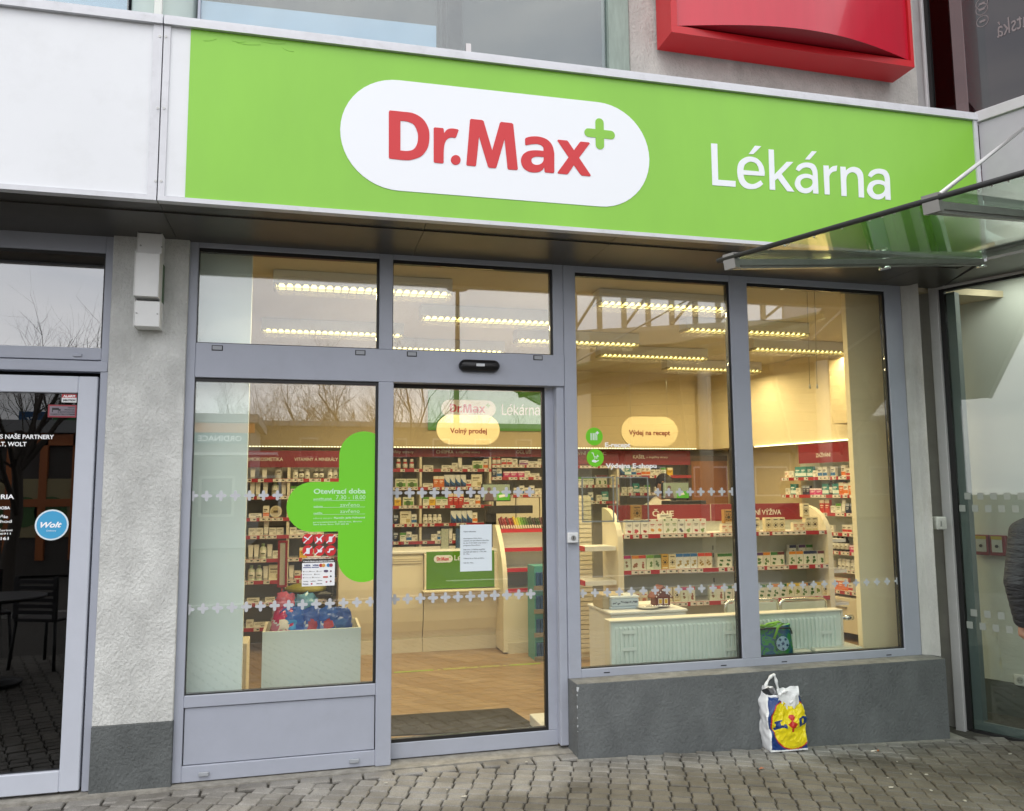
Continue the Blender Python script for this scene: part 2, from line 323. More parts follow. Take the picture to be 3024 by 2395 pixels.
# litter on the paving
ORDL = 'first second third fourth fifth sixth seventh eighth ninth tenth eleventh twelfth thirteenth fourteenth fifteenth sixteenth seventeenth'.split()
def litter():
    rnd = random.Random(11)
    spots = [(1320, 2345), (1295, 2250+60), (1555, 2262), (2583, 2199), (2648, 2225), (2354, 2245), (2513, 2260), (2689, 2263), (2735, 2262), (2748, 2312), (2620, 2278), (2629, 2308), (2980, 2190), (2984, 2378), (2848, 2340), (1372, 2366), (860+280, 2325)]
    for i, (u, v) in enumerate(sorted(spots)):
        p = PZ(u, v, -.03); z = gz(p.x, p.y)+.004; b = MB(); s = rnd.uniform(.005, .011); a = rnd.uniform(0, 3)
        pts = [(p.x+math.cos(a+k*1.26)*s*rnd.uniform(.6, 1.2)*(1.6 if i % 3 == 0 else 1), p.y+math.sin(a+k*1.26)*s*rnd.uniform(.6, 1.2)) for k in range(5)]
        b.add([(x, y, z) for x, y in pts]+[(x, y, z+.004) for x, y in pts], [(0, 1, 2, 3, 4), (9, 8, 7, 6, 5)]+[(k, 5+k, 5+(k+1) % 5, (k+1) % 5) for k in range(5)])
        tag(b.obj('litter_scrap', cmat('b8b4a8')), 'tiny pale litter scrap, '+ORDL[i]+' of seventeen counted left to right over the setts', 'litter', 'scraps of litter scattered over the paving')
    for i, (u, v, c) in enumerate([(2164, 2197, 'b06a48'), (2086, 2206, 'b88a70'), (2250, 2268, 'b06a48'), (2855, 2382, 'b07050')]):
        p = PZ(u, v, -.03); z = gz(p.x, p.y)+.003; b = MB()
        b.add([(p.x-.02, p.y, z), (p.x, p.y-.01, z+.006), (p.x+.022, p.y, z+.002), (p.x, p.y+.011, z+.008), (p.x-.006, p.y, z+.001), (p.x+.008, p.y+.001, z+.001)], [(0, 1, 3), (1, 2, 3), (0, 4, 1), (2, 5, 3)])
        tag(b.obj('fallen_leaf', cmat(c)), ('reddish leaf close to the low wall left of the shopping bag', 'paler leaf farthest left, close to the low wall', 'reddish leaf on the setts just below the shopping bag', 'brownish leaf near the bottom right corner of the paving')[i], 'leaf', 'dry leaves on the paving')
litter()
p = PZ(2583, 2199, -.04); b = MB(); b.tube([(p.x-.03, p.y, gz(p.x, p.y)+.006), (p.x+.012, p.y, gz(p.x, p.y)+.006)], .0045); b.k = 1; b.tube([(p.x+.012, p.y, gz(p.x, p.y)+.006), (p.x+.028, p.y, gz(p.x, p.y)+.006)], .0046)
tag(b.obj('cigarette_butt', [cmat('d8d2c4'), cmat('b8703a')]), 'cigarette butt lying on the setts right of the shopping bag', 'cigarette butt')
# ================================================================== FRAMES (plane y=0)
X = {k: v*1.1 for k, v in dict(w1l=-.5837, w1r=.3784, w2l=.4534, w2r=1.4000, g3l=1.5416, g3r=2.5677, g4l=2.6925, g4r=3.7187).items()}
Zv = {k: (v-.157)*1.1 for k, v in dict(gB=.5827, gT=2.908, pB=.5785, pT=2.2113, trB=2.3963, trT=2.9166).items()}
front = empty('pharmacy_shopfront', 'lavender grey aluminium shopfront of the pharmacy with four tall glazed bays', 'shopfront')
xL = P(557, 679).x; xR = P(2660, 880).x; xDL = P(1122.5, 1126).x; xDR = P(1667, 1137).x; zTop = 3.12
FD = .07
fb = MB()
def fr(x0, x1, z0, z1, y0=0.0, y1=FD, b=.003): fb.bbox(x0, x1, y0, y1, z0, z1, b)
fr(xL, X['w1l'], .0, zTop)                       # left jamb
fr(X['w1r'], X['w2l'], Zv['trB'], zTop)          # transom mullion
fr(X['w1l']+.0, X['w1r'], Zv['trT'], zTop); fr(X['w2l'], X['w2r'], Zv['trT'], zTop)
fr(X['w2r'], xDR-.001, Zv['trB']-.02, zTop); fr(xDR+.001, X['g3l'], Zv['gB']-.10, zTop)
fr(X['g3r'], X['g4l'], Zv['gB'], zTop); fr(X['g4r'], xR, Zv['gB']-.10, zTop)
fr(X['g3l'], X['g3r'], Zv['gT'], zTop); fr(X['g4l'], X['g4r'], Zv['gT'], zTop)
fr(X['g3l'], X['g4r'], Zv['gB']-.105, Zv['gB'])
fr(X['w1l'], xDR-.001, Zv['pT'], Zv['trB'], -.004)              # broad head rail over the door
fr(X['w1l'], X['w1r'], .398, Zv['pB'])                      # rail under the left pane
fr(X['w1l'], X['w1r'], 0.0, .085)
fb.obj('frame', M_frame, front)
b = MB(); b.bbox(X['w1r'], .508, -.006, FD+.03, -.005, Zv['pT'], .004); b.obj('door_post', M_frame, front)
b = MB(); b.bbox(P(1644, 1140).x, xDR, .012, FD+.03, .012, Zv['pT'], .004); b.bbox(xDR+.002, X['g3l']+.03, .004, FD, .012, Zv['gB']-.1, .004); b.obj('door_post', M_frame, front)
b = MB(); b.box(X['w1l']+.006, X['w1r']-.006, .012, .04, .09, .393); b.obj('kick_panel', M_frame, front)
b = MB(); b.box(X['w1l']+.001, X['w1r']-.001, .03, .05, .0851, .3979); b.obj('panel_gap', M_gasket, front)
b = MB()
for a in ((X['w1l'], X['w1r'], Zv['trB'], Zv['trT']), (X['w2l'], X['w2r'], Zv['trB'], Zv['trT']), (X['w1l'], X['w1r'], Zv['pB'], Zv['pT']), (X['g3l'], X['g3r'], Zv['gB'], Zv['gT']), (X['g4l'], X['g4r'], Zv['gB'], Zv['gT'])):
    x0, x1, z0, z1 = a; g = .012; gt = .022
    m = MB(); m.box(x0, x0+.004, .012, .05, z0, z1); m.box(x1-.016, x1, .012, .05, z0, z1); m.box(x0+.004, x1-.016, .012, .05, z0, z0+.006); m.box(x0+.004, x1-.016, .012, .05, z1-gt, z1); m.obj('gasket', M_gasket, front)
    m = MB(); m.box(x0+.0045, x1-.0165, .022, .034, z0+.0065, z1-gt-.0005); m.obj('window_pane', M_clear, front)
# head cover profiles under the soffit
b = MB(); zc = P(600, 690).z; b.bbox(xL-.02, P(2650, 850).x+.03, -.03, 0, 3.115, 3.20, .006); b.tube([(xL, -.034, 3.11), (xR, -.034, 3.11)], .014, 8); b.obj('head_cover', mat('dull_grey_sheet', (.22, .22, .22), .5, .3, var=.15), front)
# drain caps
M_cap = mat('drain_cap_grey', (.33, .35, .38), .5)
b = MB()
for u, v, ww in ((642, 1028, .052), (1064, 1042, .05), (1216, 1046, .05), (1588, 1057, .05)):
    q = P(u, v); b = MB(); b.box(q.x-ww/2, q.x+ww/2, -.012, -.0045, q.z-.011, q.z+.011); b.obj('drain_cap', M_cap, front)
for u, v in ((602, 2285), (1046, 2246)):
    q = P(u, v); b = MB(); b.bbox(q.x-.027, q.x+.027, -.016, -.0005, q.z-.011, q.z+.012, .003); b.obj('drain_cap', M_cap, front)
b = MB()
for u, v in ((642, 1028), (1064, 1042), (1216, 1046), (1588, 1057)):
    q = P(u, v); b = MB(); b.box(q.x-.031, q.x+.031, -.0055, -.0041, q.z-.016, q.z+.016); b.obj('drain_slot', M_gasket, front)
for u, v in ((1792, 1986), (2137, 1965), (2316, 1954), (2625, 1934)):
    q = P(u, v); b = MB(); b.box(q.x-.02, q.x+.02, -.0015, .001, q.z-.003, q.z+.003); b.obj('drain_slot', M_gasket, front)
# white crosses along the panes
def crosses(x0, x1, n, z, m=M_film, s=.030):
    for i in range(n): outline('cross_film', [plus(x0+(x1-x0)*i/(n-1), z, s, s*.31, 5)], m, front, .0205, .001)
a, c = P(609, 1464), P(819, 1463); crosses(a.x, c.x, 6, (a.z+c.z)/2)
outline('cross_film', [[(X['w1l']+.005, q[1]) if q[0] < X['w1l']+.005 else q for q in plus(X['w1l']+.008, a.z, .030, .0095)]], M_film, front, .0205, .001)
a, c = P(598, 1800), P(1094, 1777); crosses(a.x, c.x, 13, (a.z+c.z)/2)
outline('cross_film', [[(X['w1l']+.005, q[1]) if q[0] < X['w1l']+.005 else q for q in plus(X['w1l']+.008, a.z, .030, .0095)]], M_film, front, .0205, .001)
a, c = P(1947, 1453), P(2167, 1452); crosses(a.x, c.x, 8, (a.z+c.z)/2, s=.028)
a, c = P(1724, 1752), P(2177, 1736); crosses(a.x, c.x, 14, (a.z+c.z)/2, s=.028)
a, c = P(2246, 1732), P(2656, 1718); crosses(a.x, c.x, 14, (a.z+c.z)/2, s=.026)
# ------------------------------------------------------------------ sliding door
door = empty('sliding_door', 'glass sliding door with a lavender grey bottom rail, shut across the entrance', 'door', loc=(1, .09, 0))
dx0, dx1 = .512, P(1640, 1500, .09).x; dz0 = P(1160, 2241, .09).z; dz1 = P(1169, 1131, .09).z+.02
gx0, gx1 = P(1159, 2194, .09).x-.05, P(1618, 2000, .09).x; gzb = P(1159, 2194, .09).z+.012
def dput(o): return put(door, o)
b = MB(); b.bbox(dx0-.04, dx1, .08, .13, dz0, gzb-.012, .004); b.bbox(gx1, dx1, .08, .13, gzb-.012, dz1, .004); dput(b.obj('door_frame', M_frame))
b = MB(); b.box(gx0, gx1, .085, .12, gzb-.0118, gzb+.008); b.box(gx1-.018, gx1-.0005, .085, .12, gzb+.008, dz1-.05); b.box(gx0, gx1, .085, .12, dz1-.05, dz1); dput(b.obj('gasket', M_gasket))
b = MB(); b.box(gx0, gx1-.0185, .098, .108, gzb+.0085, dz1-.0505); dput(b.obj('door_pane', M_clear))
a, c = P(1173, 1456, .09), P(1599, 1452, .09); 
for i in range(13):
    if a.x+(c.x-a.x)*i/12 < gx1-.03: dput(outline('cross_film', [plus(a.x+(c.x-a.x)*i/12, (a.z+c.z)/2, .0325, .010)], M_film, None, .0965, .001))
a, c = P(1166, 1769, .09), P(1603, 1754, .09); 
for i in range(13):
    if a.x+(c.x-a.x)*i/12 < gx1-.03: dput(outline('cross_film', [plus(a.x+(c.x-a.x)*i/12, (a.z+c.z)/2, .0325, .010)], M_film, None, .0965, .001))
# door sensor
q0, q1 = P(1354, 1080), P(1472, 1080); s = empty('door_sensor', 'black rounded motion sensor on the rail above the sliding door', 'sensor', loc=((q0.x+q1.x)/2, 0, q0.z))
r = .036; b = MB(); cx = (q1.x-q0.x)/2
lpf = rrect(-cx, cx, -r, r, r, 8); lpi = rrect(-cx+.016, cx-.016, -r+.014, r-.014, r, 8); n = len(lpf)
b.smooth = True; b.add([(x, -.0045, z) for x, z in lpf]+[(x, -.035, z) for x, z in lpf]+[(x, -.055, z) for x, z in lpi], [(i, (i+1) % n, n+(i+1) % n, n+i) for i in range(n)]+[(n+i, n+(i+1) % n, 2*n+(i+1) % n, 2*n+i) for i in range(n)]+[tuple(range(2*n, 3*n))])
b.obj('housing', mat('sensor_black', (.006, .006, .007), .35), s)
b = MB(); b.box(-.026, .028, -.0565, -.0552, -.008, .009); b.obj('sticker', cmat('c8ccd0'), s)
# key switch on the post
q = P(1689, 1588); s = empty('key_switch', 'small white square key switch on the post right of the sliding door', 'switch', loc=(q.x, 0, q.z))
b = MB(); b.bbox(-.035, .035, -.03, .003, -.032, .034, .005); b.obj('housing', cmat('d8dadc'), s)
b = MB(); b.tube([(0, -.034, 0), (0, -.0305, 0)], .016, 14); b.obj('lock', M_zinc, s); b = MB(); b.box(-.002, .002, -.0355, -.0342, -.009, .009); b.obj('key_slot', M_gasket, s)
# ================================================================== LEFT COLUMN, LEFT SHOP
cx0, cx1 = P(262, 2300, -.03).x, P(505, 2300, -.03).x; ztc = 3.25
col = empty('rendered_column', 'pale rough rendered column between the two shopfronts with a dark grey foot', 'column', loc=((cx0+cx1)/2, 0, 0))
zp = P(400, 2138, -.03).z
b = MB(); b.bbox(cx0+.002, cx1-.001, -.03, .25, zp, ztc, .004); put(col, b.obj('shaft', M_conc))
b = MB(); b.bbox(cx0, cx1, -.032, .25, -.06, zp, .004); put(col, b.obj('plinth', M_plinth))
lf = empty('restaurant_shopfront', 'grey framed dark glass door and transom of the neighbouring restaurant at the left edge', 'shopfront', loc=(-2, 0, 0))
def lput(o): return put(lf, o)
b = MB()
xa = -3.4; xf = cx0-.001
zt0, zt1 = P(100, 1022).z, P(100, 735).z           # transom glass bottom / top
xg = P(300, 1022).x; xd = P(213, 1500).x; xdo = P(283, 1500).x
b.bbox(xg, xf, .0, .07, 0.0, 3.12, .003); b.bbox(xa, xg, .0, .07, zt1, 3.12, .003); b.bbox(xa, xg, .0, .07, P(100, 1058).z, zt0, .003)
b.bbox(xa, xf-.003, -.006, .07, P(200, 1096).z, P(200, 1064).z, .003)
lput(b.obj('frame', M_frame))
b = MB(); dzt = P(150, 1110).z; dgt = P(150, 1160).z; xdg = P(215, 1500).x; dgb = P(180, 2275).z; xdr = xf-.05
b.bbox(xdg, xdr, -.012, .05, .012, dzt, .004); b.bbox(xa, xdg, -.012, .05, dgt, dzt, .004); b.bbox(xa, xdg, -.012, .05, .012, dgb, .004)
lput(b.obj('door_frame', mat('light_grey_upvc', (.50, .53, .60), .38, var=.03)))
gdark = glass('dark_shop_glass', (.35, .36, .37), .085, 0, .01)
b = MB(); b.box(xa, xdg, .012, .022, dgb, dgt); lput(b.obj('door_pane', gdark))
b = MB(); b.box(xa, xg, .012, .022, zt0, zt1); lput(b.obj('transom_pane', glass('transom_glass', (.45, .46, .47), .30, 0, .01)))
b = MB(); b.box(xa, xg, .01, .03, zt1-.018, zt1-.0005); b.box(xg-.008, xg-.0005, .01, .03, zt0, zt1-.018); lput(b.obj('gasket', M_gasket))
b = MB(); q = P(229, 1049); b.bbox(q.x-.022, q.x+.022, -.01, .001, q.z-.009, q.z+.009, .002); lput(b.obj('drain_cap', M_frame))
b = MB(); b.bbox(xa, xf, -.03, 0, 3.115, 3.20, .006); b.tube([(xa, -.034, 3.11), (xf, -.034, 3.11)], .014, 8); lput(b.obj('head_cover', _mc['dull_grey_sheet']))
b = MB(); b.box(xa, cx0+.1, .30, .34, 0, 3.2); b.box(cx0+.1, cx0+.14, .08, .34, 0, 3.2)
tag(b.obj('restaurant_interior', mat('unlit_interior', (.02, .02, .02), .9)), kind='structure')  # near-black sheets; the dark of the room is put into their colour
# lettering on the restaurant door
def Mxz(u, v, y): q = P(u, v, y); return Matrix.Translation((0, y, 0))
def lettering(name, label, rows, y, m, cat='lettering', th=.0008, parent=None):
    """rows: (string, u0, u1, vbase, capheight_px, bold) in picture units at plane y"""
    it = []
    for r in rows:
        s_, u0, u1, v, h, bd = r[:6]; a = P(u0, v, y); c = P(u1, v, y); t = P(u0, v-h, y); it.append((s_, a.x, c.x, a.z, t.z-a.z, bd)+tuple(r[6:]))
    o = text(name, it, m, None, Matrix.Translation((0, y, 0)), th)
    if label: tag(o, label, cat)
    if parent: put(parent, o)
    return o
lettering('door_lettering', 'white lettering about delivery partners on the dark restaurant door', [('OBJEDNÁVKY PŘES NAŠE PARTNERY', -160, 159, 1294, 13, .02), ('BOLT, WOLT', -32, 78, 1317, 13, .02)], .008, M_textw)
lettering('door_lettering', 'white restaurant name and opening hours cut off at the left edge', [('PIZZERIA ADRIA', -150, 41, 1475, 14, .02), ('OTEVÍRACÍ DOBA', -75, 29, 1505, 9, .02), ('po - neděle', -60, 23, 1531, 9, .015), ('11 - 20hod', -62, 34, 1545, 9, .005), ('Nagib Čerimi', -50, 36, 1570, 6, .01), ('IČ 06806911', -50, 31, 1580, 6, .01), ('608 403 161', -75, 25, 1596, 9, .02)], .008, M_textw)
q = P(153, 1550, .008); r_ = (P(203, 1550, .008).x-P(103, 1550, .008).x)/2
s = empty('round_sticker', 'round blue delivery sticker with white script on the dark restaurant door', 'sticker', loc=(q.x, .008, q.z))
o = outline('rim', [circ(0, 0, r_)], cmat('d8e4ea'), s, -.0005, .001)
outline('disc', [circ(0, 0, r_*.90)], cmat('3f9fce'), s, -.0012, .001)
text('lettering', [('Wolt', -r_*.66, r_*.6, -r_*.16, r_*.36, .03, .35), ('Delivery', -r_*.28, r_*.28, -r_*.42, r_*.1, 0)], M_textw, s, Matrix.Translation((0, -.0023, 0)))
def plate(name, label, cat, u0, u1, v0, v1, y, hx, th=.0012, border=None, bw=.006):
    a, c = P(u0, v1, y), P(u1, v0, y); s = empty(name, label, cat, loc=(a.x, y, a.z)); W, H = c.x-a.x, P(u0, v0, y).z-a.z
    m = MB()
    if border: m.box(0, W, -th, 0, 0, H); m.obj('border', cmat(border), s); m = MB(); m.box(bw, W-bw, -th-.0006, -th, bw, H-bw); m.obj('sheet', cmat(hx), s)
    else: m.box(0, W, -th, 0, 0, H); m.obj('sheet', cmat(hx), s)
    return s, W, H
s, W, H = plate('alarm_sticker', 'small red and white alarm sticker in the top corner of the restaurant door', 'sticker', 182, 227, 1163, 1188, .008, 'd9dadb')
m = MB(); m.box(0, W, -.002, -.0013, H*.55, H); m.obj('band', cmat('b8343c'), s)
text('lettering', [('ALARM', W*.1, W*.9, H*.62, H*.28, .03)], M_textw, s, Matrix.Translation((0, -.0025, 0))); text('lettering', [('JABLOTRON', W*.08, W*.92, H*.16, H*.2, .04)], M_black, s, Matrix.Translation((0, -.0018, 0)))
s, W, H = plate('camera_notice', 'red bordered grey notice with a camera symbol on the restaurant door', 'sign', 141, 227, 1195, 1232, .008, '77707a', border='8e2f3a', bw=.008)
m = MB(); m.box(W*.14, W*.38, -.0026, -.0019, H*.58, H*.76); m.box(W*.36, W*.44, -.0026, -.0019, H*.52, H*.66); m.box(W*.14, W*.17, -.0026, -.0019, H*.4, H*.58); m.obj('camera_symbol', M_black, s)
text('lettering', [('TENTO', W*.68, W*.94, H*.74, H*.1, .02), ('PROSTOR', W*.58, W*.94, H*.56, H*.1, .02), ('JE MONITOROVÁN', W*.34, W*.94, H*.38, H*.1, .02), ('KAMEROVÝM SYSTÉMEM', W*.1, W*.94, H*.2, H*.1, .02)], M_black, s, Matrix.Translation((0, -.0024, 0)))
# white metal boxes on the column
s = empty('column_light', 'white stepped metal box light high on the rendered column', 'wall light', loc=(P(430, 800, -.03).x, -.03, P(430, 800).z))
M_wm = mat('white_painted_sheet', (.78, .79, .78), .35, var=.04)
def cbox(u0, u1, v0, v1, y0, y1, nm, ax=True):
    a, c = P(u0, v1, y0), P(u1, v0, y0); zt = P((u0+u1)/2, v0, y0).z; zb = P((u0+u1)/2, v1, y0).z; m = MB(); t = .003
    m.bbox(a.x+t, c.x-t, y0+.004, y1, zb, zt, .002); m.box(a.x, a.x+t, y0, y1, zb-.004, zt+.006); m.box(c.x-t, c.x, y0, y1, zb-.004, zt+.006); o = m.obj(nm, M_wm); put(s, o); return a.x, c.x, zb, zt
cbox(403, 479, 688, 750, -.13, -.031, 'box'); e = cbox(393, 472, 746, 874, -.19, -.031, 'box'); f = cbox(393, 473, 888, 963, -.15, -.031, 'box')
m = MB()
for (x, z, y) in ((e[0]+.016, P(408, 724, -.13).z, -.13), (e[1]-.002, P(472, 729, -.13).z, -.13), (f[0]+.014, P(400, 924, -.15).z, -.15), (f[1]-.012, P(463, 927, -.15).z, -.15)): m = MB(); m.tube([(x, y-.002, z), (x, y+.004, z)], .005, 8); put(s, m.obj('screw', M_zinc))
m = MB(); m.box(e[1]+.0, e[1]+.004, -.075, -.031, P(480, 905, -.05).z, P(480, 785, -.05).z); put(s, m.obj('side_plate', cmat('4f6a4c')))
# ================================================================== PARAPET AND RIGHT COLUMN
py = -.16; zl = P(1681, 2005).z
x0 = P(1705, 2100, py).x; xw = PP(2800, 2100, (4.55, 0, 0), (.0, 1)).x if False else 4.545
b = MB(); 
vs = [(x0, py, -.12), (4.275, py, -.20), (4.40, .3, -.2), (x0, .3, -.12), (x0, py, zl), (4.275, py, zl), (4.40, .3, zl), (x0, .3, zl)]
b.hexa(vs); par = tag(b.obj('parapet_wall', M_paint_dark), 'low dark grey rendered wall under the two right-hand windows', 'low wall')
b = MB(); b.box(x0+.002, 4.272, py+.004, .0, zl, zl+.003); put_ = b.obj('ledge', mat('weathered_ledge', (.20, .20, .19), .9, var=.3, vs=16, bump=.5, bs=120, dirt=.7, dcol=(.45, .45, .42)), par)
m = MB(); rnd = random.Random(5)
for k, (zz_, ww_, hh) in enumerate(((.012, .014, .03), (.055, .004, .012), (.12, .003, .02), (.19, .003, .008), (.235, .004, .015), (.27, .003, .006))):
    z = zl-zz_; m = MB(); m.add([(x0-.0015, py-.0012, z), (x0+ww_, py-.0012, z-.003), (x0+ww_*.4, py-.0012, z-hh), (x0-.0015, py-.0012, z-hh*.8), (x0-.0015, py+.004, z), (x0-.0015, py+.004, z-hh*.8)], [(3, 2, 1, 0), (4, 5, 3, 0)]); m.obj('paint_chip', cmat('c8ccd0'), par)
# right rendered column with a chamfer
a0 = P(2660, 900).x+.0; a1 = P(2748, 900, -.10).x
rc = empty('rendered_column', 'narrow pale rendered column with a chamfered edge right of the last window', 'column', loc=(4.4, 0, 0))
ya = -.03; xc0, xc1 = xR+.001, 4.305
vs = [(xc0, 0, zl+.003), (xc0+.05, ya, zl+.003), (xc1, ya-.06, zl+.003), (xc1+.02, .25, zl+.003)]
b = MB(); b.hexa([*vs, *[(p_[0], p_[1], 3.2) for p_ in vs]]); put(rc, b.obj('shaft', mat('stained_render', (.52, .52, .49), .9, var=.18, vs=6, bump=.5, bs=80, dirt=.75, dcol=(.30, .28, .2), ds=4, stretch=(1, 1, .35))))
# ================================================================== SIDE BUILDING (runs towards the camera on the right)
SDV = Vector((.403, -.915, 0)).normalized(); SN = Vector((.915, .403, 0))   # along wall, into building
S0 = Vector((4.565, 0, 0))
def SM(off=0.0, o=S0): # local x along wall towards the camera, local y into the building
    q = o+SN*off; return Matrix(((SDV.x, SN.x, 0, q.x), (SDV.y, SN.y, 0, q.y), (0, 0, 1, 0), (0, 0, 0, 1)))
def sxy(u, v, off=0.0):
    q = PP(u, v, S0+SN*off, SDV); return (q-(S0+SN*off)).dot(SDV), q.z
side = empty('side_entrance_wall', 'tall glazed wall with pale metal frame meeting the shopfront at the right', 'glass wall', loc=S0)
def sput(mb, name, m, off=0.0):
    o = mb.obj(name, m); o.parent = side; Mx = SM(off); Mx.translation -= S0; o.matrix_local = Mx; return o
M_sf = mat('pale_mauve_frame', (.50, .49, .50), .42, 0, .05, dirt=.2)
b = MB(); b.bbox(-.065, .0, -.03, .06, -.16, 3.1, .004); sput(b, 'frame', M_sf)
b = MB(); b.bbox(-.36, -.066, .03, .1, -.2, 3.15, .004); sput(b, 'corner_post', mat('greige_post', (.30, .29, .28), .5, var=.1, dirt=.3))
b = MB(); zf = sxy(2776, 855)[1]; b.bbox(-.06, 3.2, -.032, .06, zf, zf+.085, .004); b.bbox(-.05, 3.2, -.028, .06, zf+.087, zf+.26, .004); sput(b, 'head_rail', M_sf)
b = MB(); b.box(.001, .035, .0, .04, -.12, zf); b.box(.0355, 3.2, .0, .04, zf-.02, zf-.001); b.box(.0355, 3.2, .0, .04, -.14, -.11); sput(b, 'gasket', M_gasket)
b = MB(); b.box(.036, 3.2, .012, .024, -.11, zf-.021); sput(b, 'window_pane', glass('entrance_glass', (.86, .90, .88), .09, 0, .02))
b = MB(); b.box(.04, 3.2, .026, .05, -.109, -.05); b.box(.04, .10, .026, .10, -.049, zf-.03); sput(b, 'inner_frame', mat('grey_green_inner_frame', (.17, .20, .20), .5))
sq = MB()
for row, (v0, us) in enumerate(((1465, (2855, 2893, 2933, 2973, 3013)), (1501, (2840, 2877, 2916, 2955, 2997)), (1810, (2874, 2914, 2955, 2997)), (1846, (2862, 2901, 2938, 2979, 3020)))):
    for k, u in enumerate(us):
        a = sxy(u, v0+k*1.2*(1 if row > 1 else .3)); 
        if k == 0 and row in (0, 1): pass
    a = sxy(us[0], v0); c = sxy(us[-1], v0+(8 if row > 1 else 2)); n = len(us); st = (c[0]-a[0])/(n-1)
    for k in range(n+10):
        x = a[0]+st*k; sq.box(x-st*.24, x+st*.24, .0105, .0118, a[1]-.024, a[1]+.024)
sput(sq, 'square_film', mat('grey_square_film', (.34, .36, .33), .7))
# lobby behind the side glass
b = MB(); b.box(-.75, 3.4, .65, .70, .12, 3.4); b.box(-.80, -.75, .1, .70, .12, 3.4)
o = b.obj('lobby_wall', mat('lobby_paint', (.58, .61, .57), .8, var=.03)); o.matrix_world = SM(); tag(o, kind='structure')
b = MB(); b.box(-.80, 3.4, .64, .70, -.13, .1195); o = b.obj('lobby_skirting', mat('lobby_skirting', (.085, .095, .09), .6)); o.matrix_world = SM(); tag(o, kind='structure')
b = MB(); b.box(-.80, 3.4, .05, .70, -.17, -.13); b.box(-.80, 3.4, .06, .70, 3.3, 3.35); o = b.obj('lobby_floor', mat('lobby_floor', (.09, .095, .09), .5)); o.matrix_world = SM(); tag(o, kind='structure')
a, c = sxy(2886, 1632, .64), sxy(2976, 1586, .64)
s = empty('fire_alarm_box', 'dark red double fire alarm box on the pale wall behind the side glass', 'alarm', loc=S0+SN*.64+SDV*((a[0]+c[0])/2)+Vector((0, 0, (a[1]+c[1])/2))); hw = (c[0]-a[0])/2; hh = (c[1]-a[1])/2+.012
R3 = Matrix(((SDV.x, SN.x, 0, 0), (SDV.y, SN.y, 0, 0), (0, 0, 1, 0), (0, 0, 0, 1))); s.matrix_world = Matrix.Translation(s.location) @ R3
b = MB(); b.bbox(-hw, -.003, -.06, 0, -hh, hh, .005); b.bbox(.003, hw, -.06, 0, -hh, hh, .005); b.obj('case', mat('alarm_red', (.20, .008, .014), .4), s)
for k in (-1, 1):
    b = MB(); cxx = k*hw*.5; b.box(cxx-hw*.32, cxx+hw*.32, -.064, -.0602, -hh*.65, hh*.72); b.obj('glass_plate', cmat('b8bab4'), s)
    b = MB(); b.tube([(cxx, -.072, -.005), (cxx, -.0642, -.005)], .012, 12); b.obj('button', M_black, s)
    b = MB(); b.box(cxx-hw*.34, cxx+hw*.34, -.066, -.0642, hh*.6, hh*.92); b.obj('yellow_label', cmat('b0a030'), s)
a = sxy(3016, 2008, .64); s = empty('wall_socket', 'white power socket on the pale wall behind the side glass', 'socket'); s.matrix_world = Matrix.Translation(S0+SN*.64+SDV*a[0]+Vector((0, 0, a[1]))) @ R3
b = MB(); b.bbox(-.045, .045, -.02, 0, -.042, .042, .006); b.obj('plate', cmat('dcdcd8'), s); b = MB(); b.tube([(0, -.024, 0), (0, -.0202, 0)], .024, 16); b.obj('socket_well', cmat('a8a8a4'), s)
b = MB(); b.tube([(-.009, -.026, 0), (-.009, -.0242, 0)], .004, 6); b.tube([(.009, -.026, 0), (.009, -.0242, 0)], .004, 6); b.obj('socket_holes', M_black, s)
# small white box on the corner post
a = P(2772, 1546, -.10); s = empty('junction_box', 'small weathered white box on the corner post beside the side glass', 'box', loc=(4.40, -.02, a.z))
b = MB(); b.bbox(-.045, .045, -.05, .04, -.045, .045, .006); b.obj('case', mat('weathered_white_box', (.62, .62, .58), .6, var=.2, vs=30, dirt=.6), s)
b = MB(); b.box(-.012, -.002, -.053, -.0502, -.02, .016); b.obj('keyhole', M_zinc, s)
# side fascia, canopy
FO = Vector((P(2895, 500, -.70).x+.012, -.70, 0))
sf = empty('side_fascia', 'grey metal fascia of the side building running towards the camera at the upper right', 'fascia', loc=FO)
def fpt(u, v): q = PP(u, v, FO, SDV); return (q-FO).dot(SDV), q.z
a = fpt(2905, 349); z1 = a[1]; zb_ = 3.28
b = MB(); b.box(0, 3, 0, .3, zb_, z1-.02); o = b.obj('sheet', mat('grey_violet_metal', (.36, .35, .37), .4, .2, var=.05), sf); o.matrix_local = R3
b = MB(); b.bbox(-.02, 3, -.02, .32, z1-.02, z1+.055, .004); o = b.obj('coping', M_sf, sf); o.matrix_local = R3
# ================================================================== FASCIA SIGN (plane y=-.44)
FY = -.70
def fz(u0, v0, u1, v1, y=FY):   # straight edge through two picture points as z(x)
    a, c = P(u0, v0, y), P(u1, v1, y); return lambda x: a.z+(c.z-a.z)*(x-a.x)/(c.x-a.x)
ztop = fz(482, 44.5, 2886, 335); zbot = fz(465, 591, 2310, 727); zgt = fz(561, 77, 2889.6, 352); zgb = fz(548, 585.5, 2310, 719)
xj = (P(482, 47, FY).x+P(465, 590, FY).x)/2; xe = P(2895, 500, FY).x; xg0 = (P(561, 77, FY).x+P(548, 585.5, FY).x)/2
def slab(b, x0, x1, f0, f1, y0, y1):
    b.hexa([(x0, y0, f0(x0)), (x1, y0, f0(x1)), (x1, y1, f0(x1)), (x0, y1, f0(x0)), (x0, y0, f1(x0)), (x1, y0, f1(x1)), (x1, y1, f1(x1)), (x0, y1, f1(x0))]); return b
